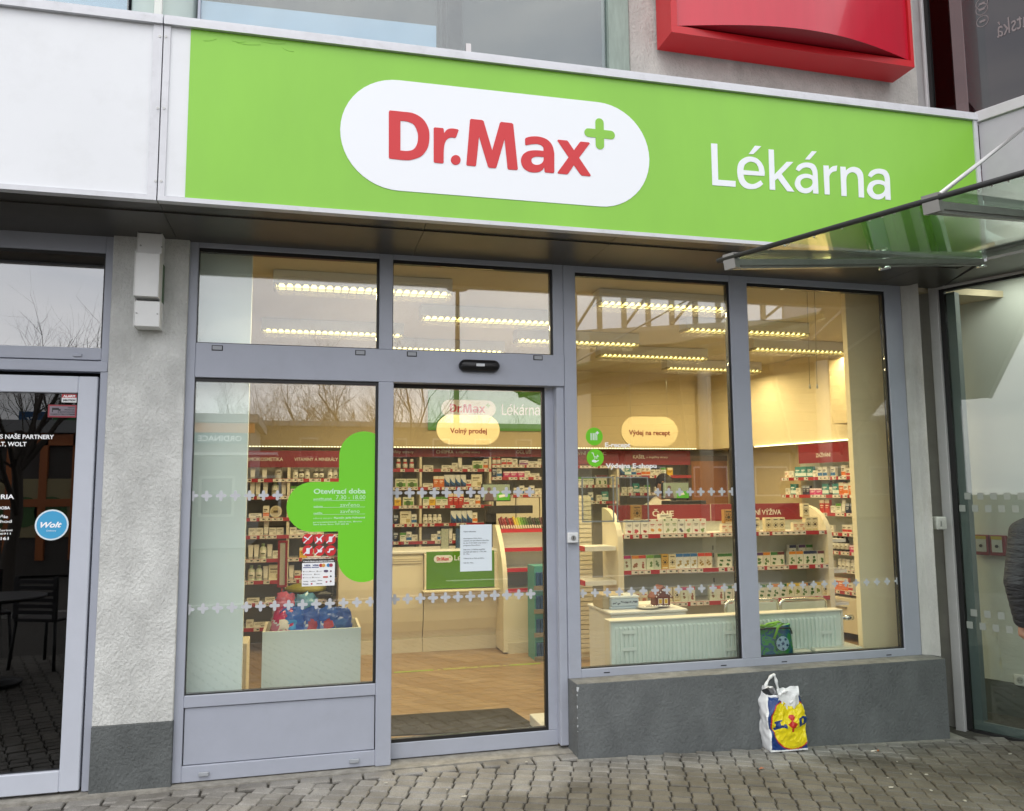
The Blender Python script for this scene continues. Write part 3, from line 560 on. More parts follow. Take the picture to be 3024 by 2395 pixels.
M_fw = mat('fascia_white_sheet', (.72, .74, .77), .4, var=.03, vs=2, dirt=.12, dcol=(.4, .4, .38), ds=5, bump=.03, bs=3)
M_trim = mat('fascia_trim', (.60, .61, .645), .4, .1, var=.06, dirt=.3, dcol=(.2, .2, .19), ds=9)
def off(f, d): return lambda x: f(x)+d
hT = ztop(1)-zgt(1); 
for nm, lab, cat, xa_, xb_ in (('blank_fascia', 'blank white metal fascia over the restaurant at the upper left', 'fascia', -4.2, xj-.003), ('pharmacy_fascia_sign', 'long green fascia sign of the pharmacy with a white pill and white word', 'sign', xj+.003, xe)):
    s = empty(nm, lab, cat, loc=((xa_+xb_)/2, FY, 3.6))
    b = MB(); slab(b, xa_, xb_, off(zbot, .03), off(zgt, .004), FY+.012, FY+.30); put(s, b.obj('sheet', M_fw))
    b = MB(); slab(b, xa_, xb_, off(ztop, -.052), off(ztop, -.016), FY-.014, FY+.70); slab(b, xa_, xb_, off(ztop, -.015), ztop, FY-.006, FY+.70); slab(b, xa_, xb_, zbot, off(zgb, .004), FY, FY+.05); put(s, b.obj('trim', M_trim))
    b = MB()
    if nm == 'blank_fascia': slab(b, xb_-.045, xb_, off(zgb, .004), off(ztop, -.052), FY+.002, FY+.012)
    else: slab(b, xa_, xa_+.032, off(zgb, .004), off(ztop, -.052), FY+.002, FY+.012); put(s, b.obj('side_trim', M_trim)); b = MB(); slab(b, xb_-.03, xb_, off(zgb, .0045), off(ztop, -.0525), FY-.004, FY+.70)
    put(s, b.obj('side_trim', M_trim))
    if nm == 'pharmacy_fascia_sign': sign = s
for (u, v) in ((472, 107), (490, 108), (466, 319), (484, 319), (459, 534), (476, 534)):
    q = P(u, v, FY); b = MB(); b.tube([(q.x, FY-.001, q.z), (q.x, FY+.004, q.z)], .0065, 8); put(sign, b.obj('screw', M_zinc))
b = MB(); slab(b, xg0, xe-.031, off(zgb, .0055), off(zgt, -.002), FY+.008, FY+.0115); put(sign, b.obj('green_panel', M_green))
b = MB(); rnd = random.Random(2)
for (u0, v0, u1, v1) in ((600, 118, 640, 112), (685, 118, 725, 121), (697, 124, 770, 130), (770, 121, 842, 127), (835, 140, 868, 150)):   # creases in the film
    a, c = P(u0, v0, FY), P(u1, v1, FY); b = MB(); b.tube([(a.x, FY+.008, a.z), ((a.x+c.x)/2, FY+.0072, (a.z+c.z)/2-.006), (c.x, FY+.008, c.z)], .0012, 6); put(sign, b.obj('film_crease', M_green))
S2 = 2.135
def fp(x, z, ox=1000): q = P(ox+x/S2, z/S2, FY); return (q.x, q.z)
pl, pr = fp(10, 820)[0], fp(1961, 1000)[0]; ptz = fp(330, 497); pbz = fp(370, 1199); ptr = fp(1650, 643); pbr = fp(1690, 1303)
sl = lambda x: (ptz[1]+(ptr[1]-ptz[1])*(x-ptz[0])/(ptr[0]-ptz[0]), pbz[1]+(pbr[1]-pbz[1])*(x-pbz[0])/(pbr[0]-pbz[0]))
rad = (sl(pl+.3)[0]-sl(pl+.3)[1])/2; lp = []
for k in range(25): t = math.pi/2+math.pi*k/24; x = pl+rad+rad*math.cos(t); zt_, zb2 = sl(pl+rad); lp.append((x, (zt_+zb2)/2+(zt_-zb2)/2*math.sin(t)))
for k in range(25): t = -math.pi/2+math.pi*k/24; x = pr-rad+rad*math.cos(t); zt_, zb2 = sl(pr-rad); lp.append((x, (zt_+zb2)/2+(zt_-zb2)/2*math.sin(t)))
M_pill = mat('white_pill_film', (.80, .83, .875), .35)
put(sign, outline('white_pill', [lp], M_pill, None, FY+.006, .002))
G = {}
G['D'] = [[(317, 705, 1), (322, 694, 1), (400, 702), (470, 712), (530, 747), (566, 805), (573, 865), (562, 930), (525, 980), (470, 1003), (420, 1008), (322, 998, 1), (317, 990, 1)], [(390, 760, 1), (435, 765), (475, 785), (497, 830), (501, 870), (493, 910), (472, 940), (435, 950), (390, 947, 1)]]
G['r'] = [[(600, 806, 1), (606, 801, 1), (658, 806, 1), (663, 812, 1), (665, 838, 1), (685, 815), (715, 808), (752, 814, 1), (757, 820, 1), (742, 862, 1), (736, 868, 1), (705, 866), (680, 882), (667, 915), (663, 960, 1), (663, 1022, 1), (657, 1029, 1), (606, 1024, 1), (600, 1018, 1)]]
G['dot'] = [circ(739, 1007, 31)]
G['M'] = [[(829, 754, 1), (836, 748, 1), (905, 755, 1), (915, 762, 1), (969, 946, 1), (1017, 775, 1), (1024, 767, 1), (1092, 774, 1), (1102, 782, 1), (1131, 1064, 1), (1125, 1070, 1), (1072, 1067, 1), (1066, 1060, 1), (1047, 876, 1), (997, 1050, 1), (990, 1059, 1), (950, 1056, 1), (942, 1048, 1), (886, 860, 1), (868, 1040, 1), (862, 1047, 1), (812, 1042, 1), (806, 1036, 1)]]
G['a'] = [[(1176, 878, 1), (1180, 868, 1), (1215, 859), (1265, 860), (1315, 878), (1348, 915), (1361, 965, 1), (1361, 1083, 1), (1355, 1090, 1), (1305, 1086, 1), (1299, 1080, 1), (1298, 1052, 1), (1280, 1075), (1245, 1086), (1200, 1080), (1165, 1055), (1150, 1012), (1162, 975), (1195, 952), (1245, 946), (1293, 950, 1), (1290, 925), (1262, 908), (1225, 907), (1184, 914, 1), (1178, 910, 1)], [(1294, 989, 1), (1250, 986), (1225, 993), (1216, 1010), (1225, 1030), (1248, 1038), (1275, 1032), (1292, 1012)]]
G['x'] = [[(1380, 885, 1), (1385, 879, 1), (1440, 884, 1), (1448, 890, 1), (1485, 945, 1), (1520, 897, 1), (1527, 891, 1), (1578, 896, 1), (1585, 903, 1), (1517, 993, 1), (1591, 1103, 1), (1587, 1110, 1), (1535, 1106, 1), (1527, 1100, 1), (1484, 1040, 1), (1450, 1092, 1), (1442, 1098, 1), (1386, 1093, 1), (1381, 1086, 1), (1451, 990, 1)]]
LOGO = [[fp(x, z) for x, z in smooth(l, 5)] if k != 'dot' else [fp(x, z) for x, z in l] for k in ('D', 'r', 'dot', 'M', 'a', 'x') for l in G[k]]
pc = fp(1647.5, 842); LPLUS = plus(pc[0], pc[1], (fp(1744, 856)[0]-fp(1551, 828)[0])/2, (fp(1674, 842)[0]-fp(1621, 842)[0])/2, 8)
put(sign, outline('red_lettering', LOGO, M_logored, None, FY+.0035, .002))
put(sign, outline('green_cross', [LPLUS], M_green, None, FY+.0035, .002))
A1 = [[(699, 1066, 1), (715, 1040), (745, 1025), (780, 1023), (815, 1035), (833, 1065), (838, 1100, 1), (843, 1220, 1), (809, 1217, 1), (808, 1192, 1), (790, 1210), (762, 1217), (725, 1207), (700, 1180), (694, 1150), (710, 1112), (745, 1095), (780, 1095), (806, 1105, 1), (805, 1085), (795, 1063), (770, 1053), (745, 1058), (720, 1078, 1)], [(807, 1150, 1), (800, 1130), (775, 1120), (748, 1123), (730, 1140), (732, 1165), (750, 1183), (775, 1183), (798, 1170)]]
LEK = [[(165, 901, 1), (204, 904, 1), (210, 1131, 1), (320, 1139, 1), (320, 1176, 1), (173, 1165, 1)],
 [(494, 1158, 1), (465, 1180), (425, 1190), (380, 1183), (347, 1150), (331, 1095), (335, 1035), (362, 1000), (405, 985), (455, 997), (490, 1035), (503, 1080), (502, 1107, 1), (369, 1099, 1), (378, 1130), (400, 1152), (435, 1158), (478, 1135, 1)], [(369, 1070, 1), (376, 1040), (400, 1020), (425, 1018), (450, 1030), (465, 1058), (468, 1079, 1)],
 [(402, 969, 1), (442, 916, 1), (482, 920, 1), (432, 969, 1)], [(528, 938, 1), (561, 942, 1), (566, 1097, 1), (642, 1018, 1), (684, 1019, 1), (610, 1095, 1), (691, 1207, 1), (646, 1204, 1), (585, 1122, 1), (568, 1137, 1), (570, 1196, 1), (535, 1193, 1)],
 A1[0], A1[1], [(757, 1003, 1), (802, 950, 1), (832, 953, 1), (787, 1004, 1)],
 [(874, 1040, 1), (907, 1042, 1), (909, 1067, 1), (930, 1048), (961, 1041, 1), (957, 1076, 1), (930, 1083), (913, 1105), (911, 1130, 1), (914, 1225, 1), (882, 1223, 1)],
 [(981, 1048, 1), (1014, 1050, 1), (1016, 1072, 1), (1040, 1055), (1070, 1050), (1102, 1062), (1122, 1090), (1127, 1120, 1), (1131, 1244, 1), (1097, 1242, 1), (1093, 1130, 1), (1085, 1100), (1065, 1085), (1042, 1087), (1023, 1105), (1018, 1135, 1), (1021, 1235, 1), (988, 1233, 1)],
 [(p_[0]+456, p_[1]+39, *p_[2:]) for p_ in A1[0]], [(p_[0]+456, p_[1]+39, *p_[2:]) for p_ in A1[1]]]
LEKW = [[fp(x, z, 2024) for x, z in smooth(l, 5)] for l in LEK]
put(sign, outline('white_lettering', LEKW, M_pill, None, FY+.0065, .002))
def remap(loops, box0, box1):
    (a, b_, c, d), (e, f, g, h) = box0, box1; return [[(e+(x-a)/(b_-a)*(f-e), g+(z-c)/(d-c)*(h-g)) for x, z in l] for l in loops]
def bb(loops): xs = [x for l in loops for x, z in l]; zs = [z for l in loops for x, z in l]; return (min(xs), max(xs), min(zs), max(zs))
# soffit
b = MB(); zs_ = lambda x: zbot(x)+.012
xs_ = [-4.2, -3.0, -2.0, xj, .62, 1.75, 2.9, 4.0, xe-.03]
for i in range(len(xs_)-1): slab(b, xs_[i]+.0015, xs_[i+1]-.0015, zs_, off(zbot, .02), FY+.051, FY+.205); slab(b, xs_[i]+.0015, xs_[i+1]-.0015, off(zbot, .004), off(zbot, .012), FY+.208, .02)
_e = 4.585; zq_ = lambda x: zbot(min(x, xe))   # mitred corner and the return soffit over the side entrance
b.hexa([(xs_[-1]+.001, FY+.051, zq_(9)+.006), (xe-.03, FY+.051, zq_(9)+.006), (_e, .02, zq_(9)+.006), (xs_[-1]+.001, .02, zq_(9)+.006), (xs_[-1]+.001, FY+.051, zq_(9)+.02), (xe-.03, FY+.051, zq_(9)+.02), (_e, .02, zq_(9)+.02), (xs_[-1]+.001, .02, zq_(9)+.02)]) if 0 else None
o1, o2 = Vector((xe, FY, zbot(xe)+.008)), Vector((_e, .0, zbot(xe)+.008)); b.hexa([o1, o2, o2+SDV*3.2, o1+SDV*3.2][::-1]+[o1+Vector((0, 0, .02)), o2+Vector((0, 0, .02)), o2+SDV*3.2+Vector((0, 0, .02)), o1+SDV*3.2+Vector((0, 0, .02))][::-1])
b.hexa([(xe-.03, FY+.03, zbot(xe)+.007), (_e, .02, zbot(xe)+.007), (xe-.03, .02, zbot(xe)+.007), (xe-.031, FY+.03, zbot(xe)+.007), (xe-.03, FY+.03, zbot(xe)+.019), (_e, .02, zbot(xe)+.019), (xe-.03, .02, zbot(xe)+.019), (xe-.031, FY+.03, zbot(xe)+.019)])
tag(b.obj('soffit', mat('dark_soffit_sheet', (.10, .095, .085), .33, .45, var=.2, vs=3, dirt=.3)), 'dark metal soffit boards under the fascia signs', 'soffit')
b = MB(); b.box(-4.2, 4.62, .021, .3, 3.13, 3.6); b.box(-4.2, 4.62, .3, .4, 3.12, 5.2)
tag(b.obj('lintel', mat('dark_lintel', (.05, .05, .05), .8)), kind='structure')
# ================================================================== UPPER FLOOR
uw = empty('upper_wall', 'pale rendered wall of the upper floor above the fascia behind the red sign', 'wall', loc=(3.4, 0, 4.2))
def xat(u, v, y=0): return P(u, v, y).x
x0, x1 = xat(1856, 120), xat(2715, 300)
b = MB(); b.bbox(x0, x1, .0, .3, 3.9, 6.2, .01); put(uw, b.obj('render', concrete('stained_light_render', (.50, .485, .455), .75, .9, 60, .4)))
up = empty('upper_window', 'upper floor window band with pale frames, grey blinds and a blue glass parapet', 'window', loc=(.5, .1, 4.2))
b = MB(); x2 = xat(1796, 150); b.bbox(x2, x0-.002, -.02, .12, 3.9, 6.2, .004)
put(up, b.obj('corner_strip', mat('grey_green_strip', (.25, .31, .27), .6, var=.25, vs=5, stretch=(3, 3, .5))))
b = MB(); b.tube([((xat(377, 20)+xat(583, 30))/2, .1, 3.9), ((xat(377, 20)+xat(583, 30))/2, .1, 6.2)], (xat(583, 30)-xat(377, 20))/2*.98, 24); put(up, b.obj('round_post', mat('mint_painted_post', (.60, .70, .65), .5)))
b = MB(); b.bbox(xat(467, 20), xat(490, 20), -.12, .0, 3.9, 6.2, .003); put(up, b.obj('frame_post', mat('pale_post', (.62, .64, .60), .5)))
b = MB(); b.bbox(xat(584, 20), xat(592, 20), .0, .06, 3.9, 6.2, .002); b.box(-4.2, x2-.001, .0, .05, 3.95, 4.3); put(up, b.obj('frame', M_frame))
b = MB(); b.box(xat(592, 20)+.001, x2-.001, .02, .03, 4.0, 6.2); b.box(-4.2, xat(377, 10), .02, .03, 4.0, 6.2); put(up, b.obj('window_pane', glass('upper_glass', (.80, .86, .86), .14, 0, .03)))
b = MB(); zb3 = fz(590, 2, 1288, 78, .35); 
slab(b, xat(592, 10, .04)+.003, xat(1288, 60, .04), lambda x: 3.96, fz(590, 2, 1288, 78, .04), .034, .042); slab(b, -4.4, xat(376, 10, .04), lambda x: 3.96, lambda x: 6.2, .034, .042)
put(up, b.obj('sky_reflection_panel', mat('painted_sky_blue', (.55, .70, .92), .35, var=.08, vs=3)))  # opaque blue sheets whose colour stands in for mirrored sky
b = MB(); 
for (u0, u1) in ((1290, 1300), (1304, 1320), (1323, 1366)): b.box(xat(u0, 60, .3), xat(u1, 60, .3), .30, .33, 3.9, 6.2)
for (u0, u1) in ((1624, 1650), (1652, 1672), (1674, 1700)): b.box(xat(u0, 60, .36), xat(u1, 60, .36), .36, .38, 3.9, 6.2)
put(up, b.obj('blind_strip', mat('blind_strip', (.62, .64, .62), .6, var=.06)))
b = MB(); b.box(-.2, x2+.4, 1.2, 1.25, 3.9, 6.2); put(up, b.obj('room_wall', mat('upper_room_wall', (.26, .28, .28), .8, var=.15, vs=2)))
b = MB(); q = [P(u, v, .33) for u, v in ((1712, 197), (1732, 198), (1765, 0), (1745, 0))]; b.face(q); b.face([p_+Vector((0, .03, 0)) for p_ in reversed(q)]); q2 = [P(u, v, .42) for u, v in ((1735, 196), (1796, 200), (1796, -20), (1768, -20))]; b.face(q2); put(up, b.obj('dark_reveal', mat('dark_reveal', (.03, .04, .035), .7)))
b = MB(); a, c = P(1376, 155, .015), P(1391, 130, .015); b.box(a.x, c.x, .012, .0185, a.z, c.z); put(up, b.obj('small_sticker', cmat('c8c4c4')))
for (u0, u1, v) in ((1460, 1535, 158), (1544, 1598, 170)):
    b = MB(); a, c = P(u0, v, .6), P(u1, v, .6); b.bbox(a.x, c.x, .6, .75, a.z-.09, a.z-.02, .005); b.bbox(a.x-.02, c.x+.02, .59, .77, a.z-.019, a.z, .004); b.box(a.x, c.x, .6, .75, 3.9, a.z-.09); tag(b.obj('plastic_tub', mat('pale_tub', (.5, .56, .56), .5)), ('left' if u0 < 1500 else 'right')+' one of two pale lidded tubs behind the upper window', 'tub', 'lidded tubs behind the upper window')
# red sign box
RY = -.25; rs = empty('red_box_sign', 'glossy red box sign with a curved panel hanging on the upper wall', 'sign', loc=(3.5, RY, 4.6))
ra = P(1983, 94, RY); rb = P(2701, 199, RY); rbi = P(2648, 224, 0)
M_rg = mat('glossy_red_panel', (.52, .008, .03), .22, var=.06, vs=2, coat=.4, stretch=(6, 1, .4)); M_rg2 = mat('red_frame_paint', (.50, .006, .012), .3)
zr = lambda x: ra.z+(rb.z-ra.z)*(x-ra.x)/(rb.x-ra.x)
b = MB(); t = .045
slab(b, ra.x, rb.x, zr, lambda x: zr(x)+.05, RY, -.02); slab(b, ra.x, ra.x+t, lambda x: zr(x)+.0505, lambda x: 6.2, RY, -.02); slab(b, rb.x-t*.6, rb.x, lambda x: zr(x)+.0505, lambda x: 6.2, RY, -.02); put(rs, b.obj('frame', M_rg2))
# bowed panel whose lower edge arcs above the frame
b = MB(); b.smooth = True; n = 26; xa2, xb2 = ra.x+t+.001, rb.x-t*.6-.001; vs = []
for i in range(n+1):
    t_ = i/n; x = xa2+(xb2-xa2)*t_; bow = -.17*math.sin(math.pi*t_)**1.0; 
    for z in (zr(x)+.062, 6.2): vs.append((x, RY+.02+bow, z))
b.add(vs, [(2*i, 2*i+2, 2*i+3, 2*i+1) for i in range(n)]); 
put(rs, b.obj('bowed_panel', M_rg))
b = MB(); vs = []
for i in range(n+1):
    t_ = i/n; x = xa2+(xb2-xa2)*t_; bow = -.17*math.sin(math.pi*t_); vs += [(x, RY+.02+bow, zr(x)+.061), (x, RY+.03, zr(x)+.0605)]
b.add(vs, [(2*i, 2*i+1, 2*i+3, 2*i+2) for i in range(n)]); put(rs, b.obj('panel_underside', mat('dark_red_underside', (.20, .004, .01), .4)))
# dark upper window on the side building
us = empty('upper_side_window', 'dark tinted upper window of the side building at the top right corner', 'window', loc=(4.62, -.1, 4.2))
UO = Vector((P(2747, 300, 0).x, 0.0, 0)); R4 = Matrix(((SDV.x, SN.x, 0, 0), (SDV.y, SN.y, 0, 0), (0, 0, 1, 0), (0, 0, 0, 1)))
def uput(b, nm, m, dz=0): o = b.obj(nm, m); o.parent = us; o.matrix_local = Matrix.Translation(UO-Vector(us.location)) @ R4; return o
b = MB(); b.bbox(-.10, -.02, -.02, .1, 3.9, 6.2, .003); b.bbox(-.019, .0, -.04, .1, 3.9, 6.2, .003); uput(b, 'frame', M_sf)
b = MB(); b.box(.001, .02, -.01, .1, 3.9, 6.2); uput(b, 'gasket', M_gasket)
b = MB(); b.box(.021, 3, .02, .03, 3.9, 6.2); uput(b, 'window_pane', glass('tinted_glass', (.30, .26, .26), .07))
b = MB(); b.box(.021, .16, .035, .06, 3.9, 6.2); uput(b, 'inner_post', mat('inner_post_green', (.24, .30, .27), .5))
b = MB(); b.box(.0, 3, .7, .72, 3.9, 6.2); uput(b, 'burgundy_reflection', mat('burgundy_reflection', (.16, .05, .07), .7, var=.2, stretch=(3, 3, .4)))  # dark burgundy reflection of the pane, painted on a sheet behind it
b = MB(); b.box(.25, .33, .2, .24, 3.9, 6.2); uput(b, 'dark_post', mat('dark_brown_post', (.03, .015, .015), .5))
def uq(u, v): q = PP(u, v, UO+SN*.015, SDV); return (q-UO).dot(SDV), q.z
a, c = uq(2941, 62), uq(3060, 120)
T_ = text('mirrored_lettering', [('tatská', c[0]+.0, a[0], a[1]-.13, .13, .0)], mat('etched_lettering', (.20, .17, .17), .6), us, Matrix.Translation(UO-Vector(us.location)) @ R4 @ Matrix.Translation((0, .0175, 0)))  # dim grey letters written backwards, set just before the pane
b = MB()
for (u, v) in ((2899, 10), (2899, 27), (2901, 62)):
    q = uq(u, v)
    for k in range(20):
        t0, t1 = 2*math.pi*k/20, 2*math.pi*(k+1)/20; r0, r1 = .043, .038
        b.face([(q[0]+r0*math.cos(t0), .0175, q[1]+r0*math.sin(t0)), (q[0]+r0*math.cos(t1), .0175, q[1]+r0*math.sin(t1)), (q[0]+r1*math.cos(t1), .0175, q[1]+r1*math.sin(t1)), (q[0]+r1*math.cos(t0), .0175, q[1]+r1*math.sin(t0))])
    b.box(q[0]-.02, q[0]+.02, .0172, .0178, q[1]-.008, q[1]+.008)
uput(b, 'pictogram_rings', _mc['etched_lettering'])
# ================================================================== GLASS CANOPY over the side entrance
can = empty('glass_canopy', 'green tinted glass canopy on steel arms over the side entrance at the right', 'canopy', loc=(3.2, -.9, 3.0))
CY_ = -1.95; ARM = ray(4324, 762).normalized(); H_ = Vector((ARM.x, ARM.y, 0)).normalized(); ED = Vector((H_.y, -H_.x, 0))
P0 = P(2160, 787, CY_); P1 = PP(2755, 621, P0, ED)
edge = (P1-P0); el = edge.length; edir = edge/el; Q0 = P0-edir*.06; Q1 = P0+edir*(el*2.6)
AL = 2.75
nn = ARM.cross(edir).normalized()
if nn.z < 0: nn = -nn
b = MB(); up_ = nn*.012; pts = [Q0, Q1, Q1+ARM*AL, Q0+ARM*AL]; b.hexa([p_+nn*.03 for p_ in pts]+[p_+nn*.046 for p_ in pts])
put(can, b.obj('glass_sheet', glass('canopy_glass', (.70, .80, .72), .055, .05)))
b = MB(); b.tube([Q0-ARM*.004+nn*.038, Q1-ARM*.004+nn*.036], .011, 8); put(can, b.obj('edge_seal', mat('dark_edge_seal', (.02, .02, .02), .6)))
def beam(b, p, q, wd, ht, side, upv):
    s_ = side*wd/2; b.hexa([p-s_, p+s_, q+s_, q-s_, p-s_+upv*ht, p+s_+upv*ht, q+s_+upv*ht, q-s_+upv*ht])
M_arm = mat('canopy_steel', (.22, .215, .20), .35, .7, var=.15)
for k, pp in enumerate((P0, P1)):
    b = MB(); beam(b, pp, pp+ARM*AL, .038, .028, edir, nn); b2 = beam(b, pp+nn*-.012, pp+ARM*AL-nn*.012, .022, .0119, edir, nn); put(can, b.obj('arm', M_arm))
    b = MB(); beam(b, pp-ARM*.012-nn*.010, pp+ARM*.022-nn*.010, .055, .065, edir, nn); put(can, b.obj('clamp', M_arm))
for u in (2610, 2957):
    q = P0+ARM*((P(u, 770, CY_)-P0).dot(ARM)); 
    # point on the arm seen at picture column u
    best = min((abs(((P0+ARM*t)-CAM).dot(RX)/((P0+ARM*t)-CAM).dot(RF)*F+1512-u), t) for t in [i*.01 for i in range(5, 275)]); q = P0+ARM*best[1]
    b = MB(); b.tube([q-nn*.026, q-nn*.012], .03, 16); b.tube([q+nn*.0281, q+nn*.0299], .035, 16); put(can, b.obj('glass_fitting', M_chrome))
rod_end = PP(3110, 310, FO, SDV); b = MB(); b.tube([P1+ARM*.05+nn*.05, rod_end], .009, 8); put(can, b.obj('tie_rod', M_zinc))
rnd = random.Random(4); b = MB()
for k in range(16): q = Q0+edir*(el*1.7*rnd.random())+ARM*rnd.uniform(.0, .03)+nn*.0295; b.lathe((q.x, q.y, q.z-.006), [(.001, 0), (.0045, .002), (.004, .005), (.001, .0065)], 6)
put(can, b.obj('water_drops', mat('water_drop', (.9, .9, .9), .05)))
# ================================================================== SHOPPING BAG
def shopping_bag():
    A_ = PZ(2276, 2216, -.035); B_ = PZ(2386, 2208, -.035); Ls = PZ(2229, 2182, -.035)
    g = gz(A_.x, A_.y); s = empty('shopping_bag', 'crumpled white plastic shopping bag with a blue and yellow front standing by the low wall', 'bag', loc=(A_.x, A_.y, g))
    ex = (B_-A_); W = ex.length; ex = ex/W; ey = (Ls-A_); D = ey.length; ey = ey/D; ey = Vector((ey.x, ey.y, 0)); ex = Vector((ex.x, ex.y, 0)); H = .35
    rnd = random.Random(21); from mathutils import noise
    def crumple(p, a=.013): 
        q = Vector(p)*9; r = noise.noise_vector(q)*a+noise.noise_vector(q*2.7)*a*.5; t_ = noise.noise(Vector((q.x*1.2+q.z*2.2, q.y, q.z*1.1-q.x*2.4))*1.6); r += (-ey)*(abs(t_)**.5)*-.006
        c = noise.cell_vector(Vector(p)*16)
        return r
    def topz(t): # rim height along the perimeter
        return H
    def surf(side, u, v):
        # side 0 front, 1 left, 2 back, 3 right; v height 0..1
        c = [(Vector((0, 0, 0)), ex*W), (ey*D, -ey*D), (ex*W+ey*D, -ex*W), (ex*W, ey*D)][side]
        p = c[0]+c[1]*u; cen = ex*W/2+ey*D/2
        bulge = 1+.10*math.sin(math.pi*min(1, v*1.1))*(math.sin(math.pi*u)) - .10*max(0, v-.75)/.25
        p = cen+(p-cen)*bulge; lean = ey*(.03*v*v)-ex*.008*v
        rim = {0: H*(.96+.05*u-.05*math.exp(-((u-.62)/.16)**2)), 1: H*(1.16-.22*u), 2: H*(1.22+.0*u-.08*u), 3: H*(1.0+.1*u)}[side]
        q = p+lean+Vector((0, 0, rim*v)); a = .004+.014*min(1, v*3)*(1 if 0 < v else 0)
        if v < .02: a = .002
        return q+crumple(q+Vector((0, 0, side*.0)), a)
    blue, yel, red_, wht, dblu = range(5)
    def paint(u, v):
        x, z = u*W/H*1.0, v*.97
        if v > .90-.05*math.sin(u*5) and 0: return wht
        if v > .965 or v < .028: return wht
        if u < .035: return wht
        cx, cz, r = .63*W/H*1.02, .46, .385
        d = math.hypot((x-cx)*1.0, (z-cz)*.93)
        k = blue if d > r+.022 else (red_ if d > r else yel)
        if k == yel:
            lx = (x-cx)/r; lz = (z-.44)/r
            # L
            if -.84 < lx < -.58 and -.02 < lz < .30: k = blue
            if -.90 < lx < -.50 and .22 < lz < .30: k = blue
            if -.94 < lx < -.26 and -.12 < lz < .02: k = blue
            if -.40 < lx < -.30 and -.10 < lz < .10: k = blue
            # i: dot and tilted square
            if math.hypot(lx+.02, lz-.42) < .125: k = red_
            if abs(lx+.02)+abs(lz-.10) < .22: k = red_
            if abs(lx+.02) < .05 and -.28 < lz < -.1: k = red_
            # D
            if .26 < lx < .40 and -.10 < lz < .30: k = blue
            if .26 < lx and (-.10 < lz < -.0 or .2 < lz < .30) and lx < .62: k = blue
            if .5 < lx < .70 and -.03 < lz < .24: k = blue
            # L
            if .78 < lx < .92 and -.10 < lz < .32: k = blue
            if .78 < lx < 1.2 and -.10 < lz < .0: k = blue
        return k
    mats = [mat('bag_blue', (.012, .045, .19), .28), mat('bag_yellow', (.80, .66, .012), .28), mat('bag_red', (.55, .03, .02), .3), mat('bag_white', (.80, .81, .82), .3), M_black]
    for side, nm in ((0, 'front_panel'), (1, 'side_gusset'), (2, 'back_panel'), (3, 'side_gusset')):
        nu, nv = (96, 130) if side == 0 else (22, 34); b = MB(); b.smooth = True
        vs = [surf(side, i/nu, j/nv)-Vector((0, 0, 0)) for j in range(nv+1) for i in range(nu+1)]; n = nu+1; base = 0
        b.v = [tuple(p_) for p_ in vs]
        for j in range(nv):
            for i in range(nu):
                b.f.append([j*n+i, j*n+i+1, (j+1)*n+i+1, (j+1)*n+i]); b.mi.append(paint((i+.5)/nu, (j+.5)/nv) if side == 0 else 3); b.sm.append(True)
        o = b.obj(nm, mats, s); md = o.modifiers.new('thick', 'SOLIDIFY'); md.thickness = .0012
    b = MB(); b.k = 0; cen = ex*W/2+ey*D/2   # crumpled inner folds that close the mouth
    b.smooth = False; n1, n2 = 18, 12; vs = []
    for j in range(n2+1):
        for i in range(n1+1):
            u, v = i/n1, j/n2; p = ex*W*(.01+.97*u)+ey*D*(.06+.9*v)+ey*.03; z = .318+.03*v+.075*math.exp(-((u-.10)/.2)**2)+.055*math.exp(-((u-.70)/.17)**2)*(.5+.5*v)-.03*math.sin(math.pi*v)
            q = p+Vector((0, 0, z)); vs.append(q+noise.noise_vector(q*22)*.028+noise.noise_vector(q*50)*.01)
    n = n1+1; b.add(vs, [(j*n+i, j*n+i+1, (j+1)*n+i+1, (j+1)*n+i) for j in range(n2) for i in range(n1)]); b.obj('inner_fold', mats[3], s)
    # crumpled flap that folds over the front
    b = MB(); vs = []; n1, n2 = 16, 9
    for j in range(n2+1):
        for i in range(n1+1):
            u, v = i/n1, j/n2; drop = .15*v*(.35+.65*(1-abs(u-.45)*1.6)); q = surf(0, .28+.66*u, .985)+Vector((0, 0, .045*(1-v)-drop))-ey*(.006+.010*math.sin(math.pi*v))
            vs.append(q+noise.noise_vector(q*30)*.009)
    n = n1+1; b.add(vs, [(j*n+i, j*n+i+1, (j+1)*n+i+1, (j+1)*n+i) for j in range(n2) for i in range(n1)]); b.obj('fold_over', mats[3], s)
    def strap(pts, wd):
        b = MB(); pts = [Vector(p_) for p_ in pts]; sm = [pts[0].lerp(pts[0], 0)]
        for i in range(len(pts)-1):
            for k in range(1, 5): sm.append(pts[i].lerp(pts[i+1], k/4))
        for _ in range(3): sm = [sm[0]]+[(sm[i-1]+sm[i]*2+sm[i+1])/4 for i in range(1, len(sm)-1)]+[sm[-1]]
        b.tube([p_+noise.noise_vector(p_*40)*.002 for p_ in sm], [wd*(.5+.16*math.sin(i*1.3)) for i in range(len(sm))], 7); b.obj('handle', mats[3], s)
    def Q(u_, v_): q_ = P(u_, v_, A_.y+D*.35*ey.y); return Vector((q_.x-A_.x, q_.y-A_.y, q_.z-g))
    strap([Q(2258, 2030), Q(2270, 2005), Q(2282, 1992), Q(2287, 1993), Q(2292, 2012), Q(2299, 2040), Q(2300, 2056)], .018)
    strap([Q(2288, 2048)-ey*.06, Q(2296, 2038)-ey*.06, Q(2312, 2033)-ey*.06, Q(2330, 2036)-ey*.06, Q(2344, 2046)-ey*.06, Q(2330, 2058)-ey*.07, Q(2318, 2068)-ey*.07], .017)
shopping_bag()
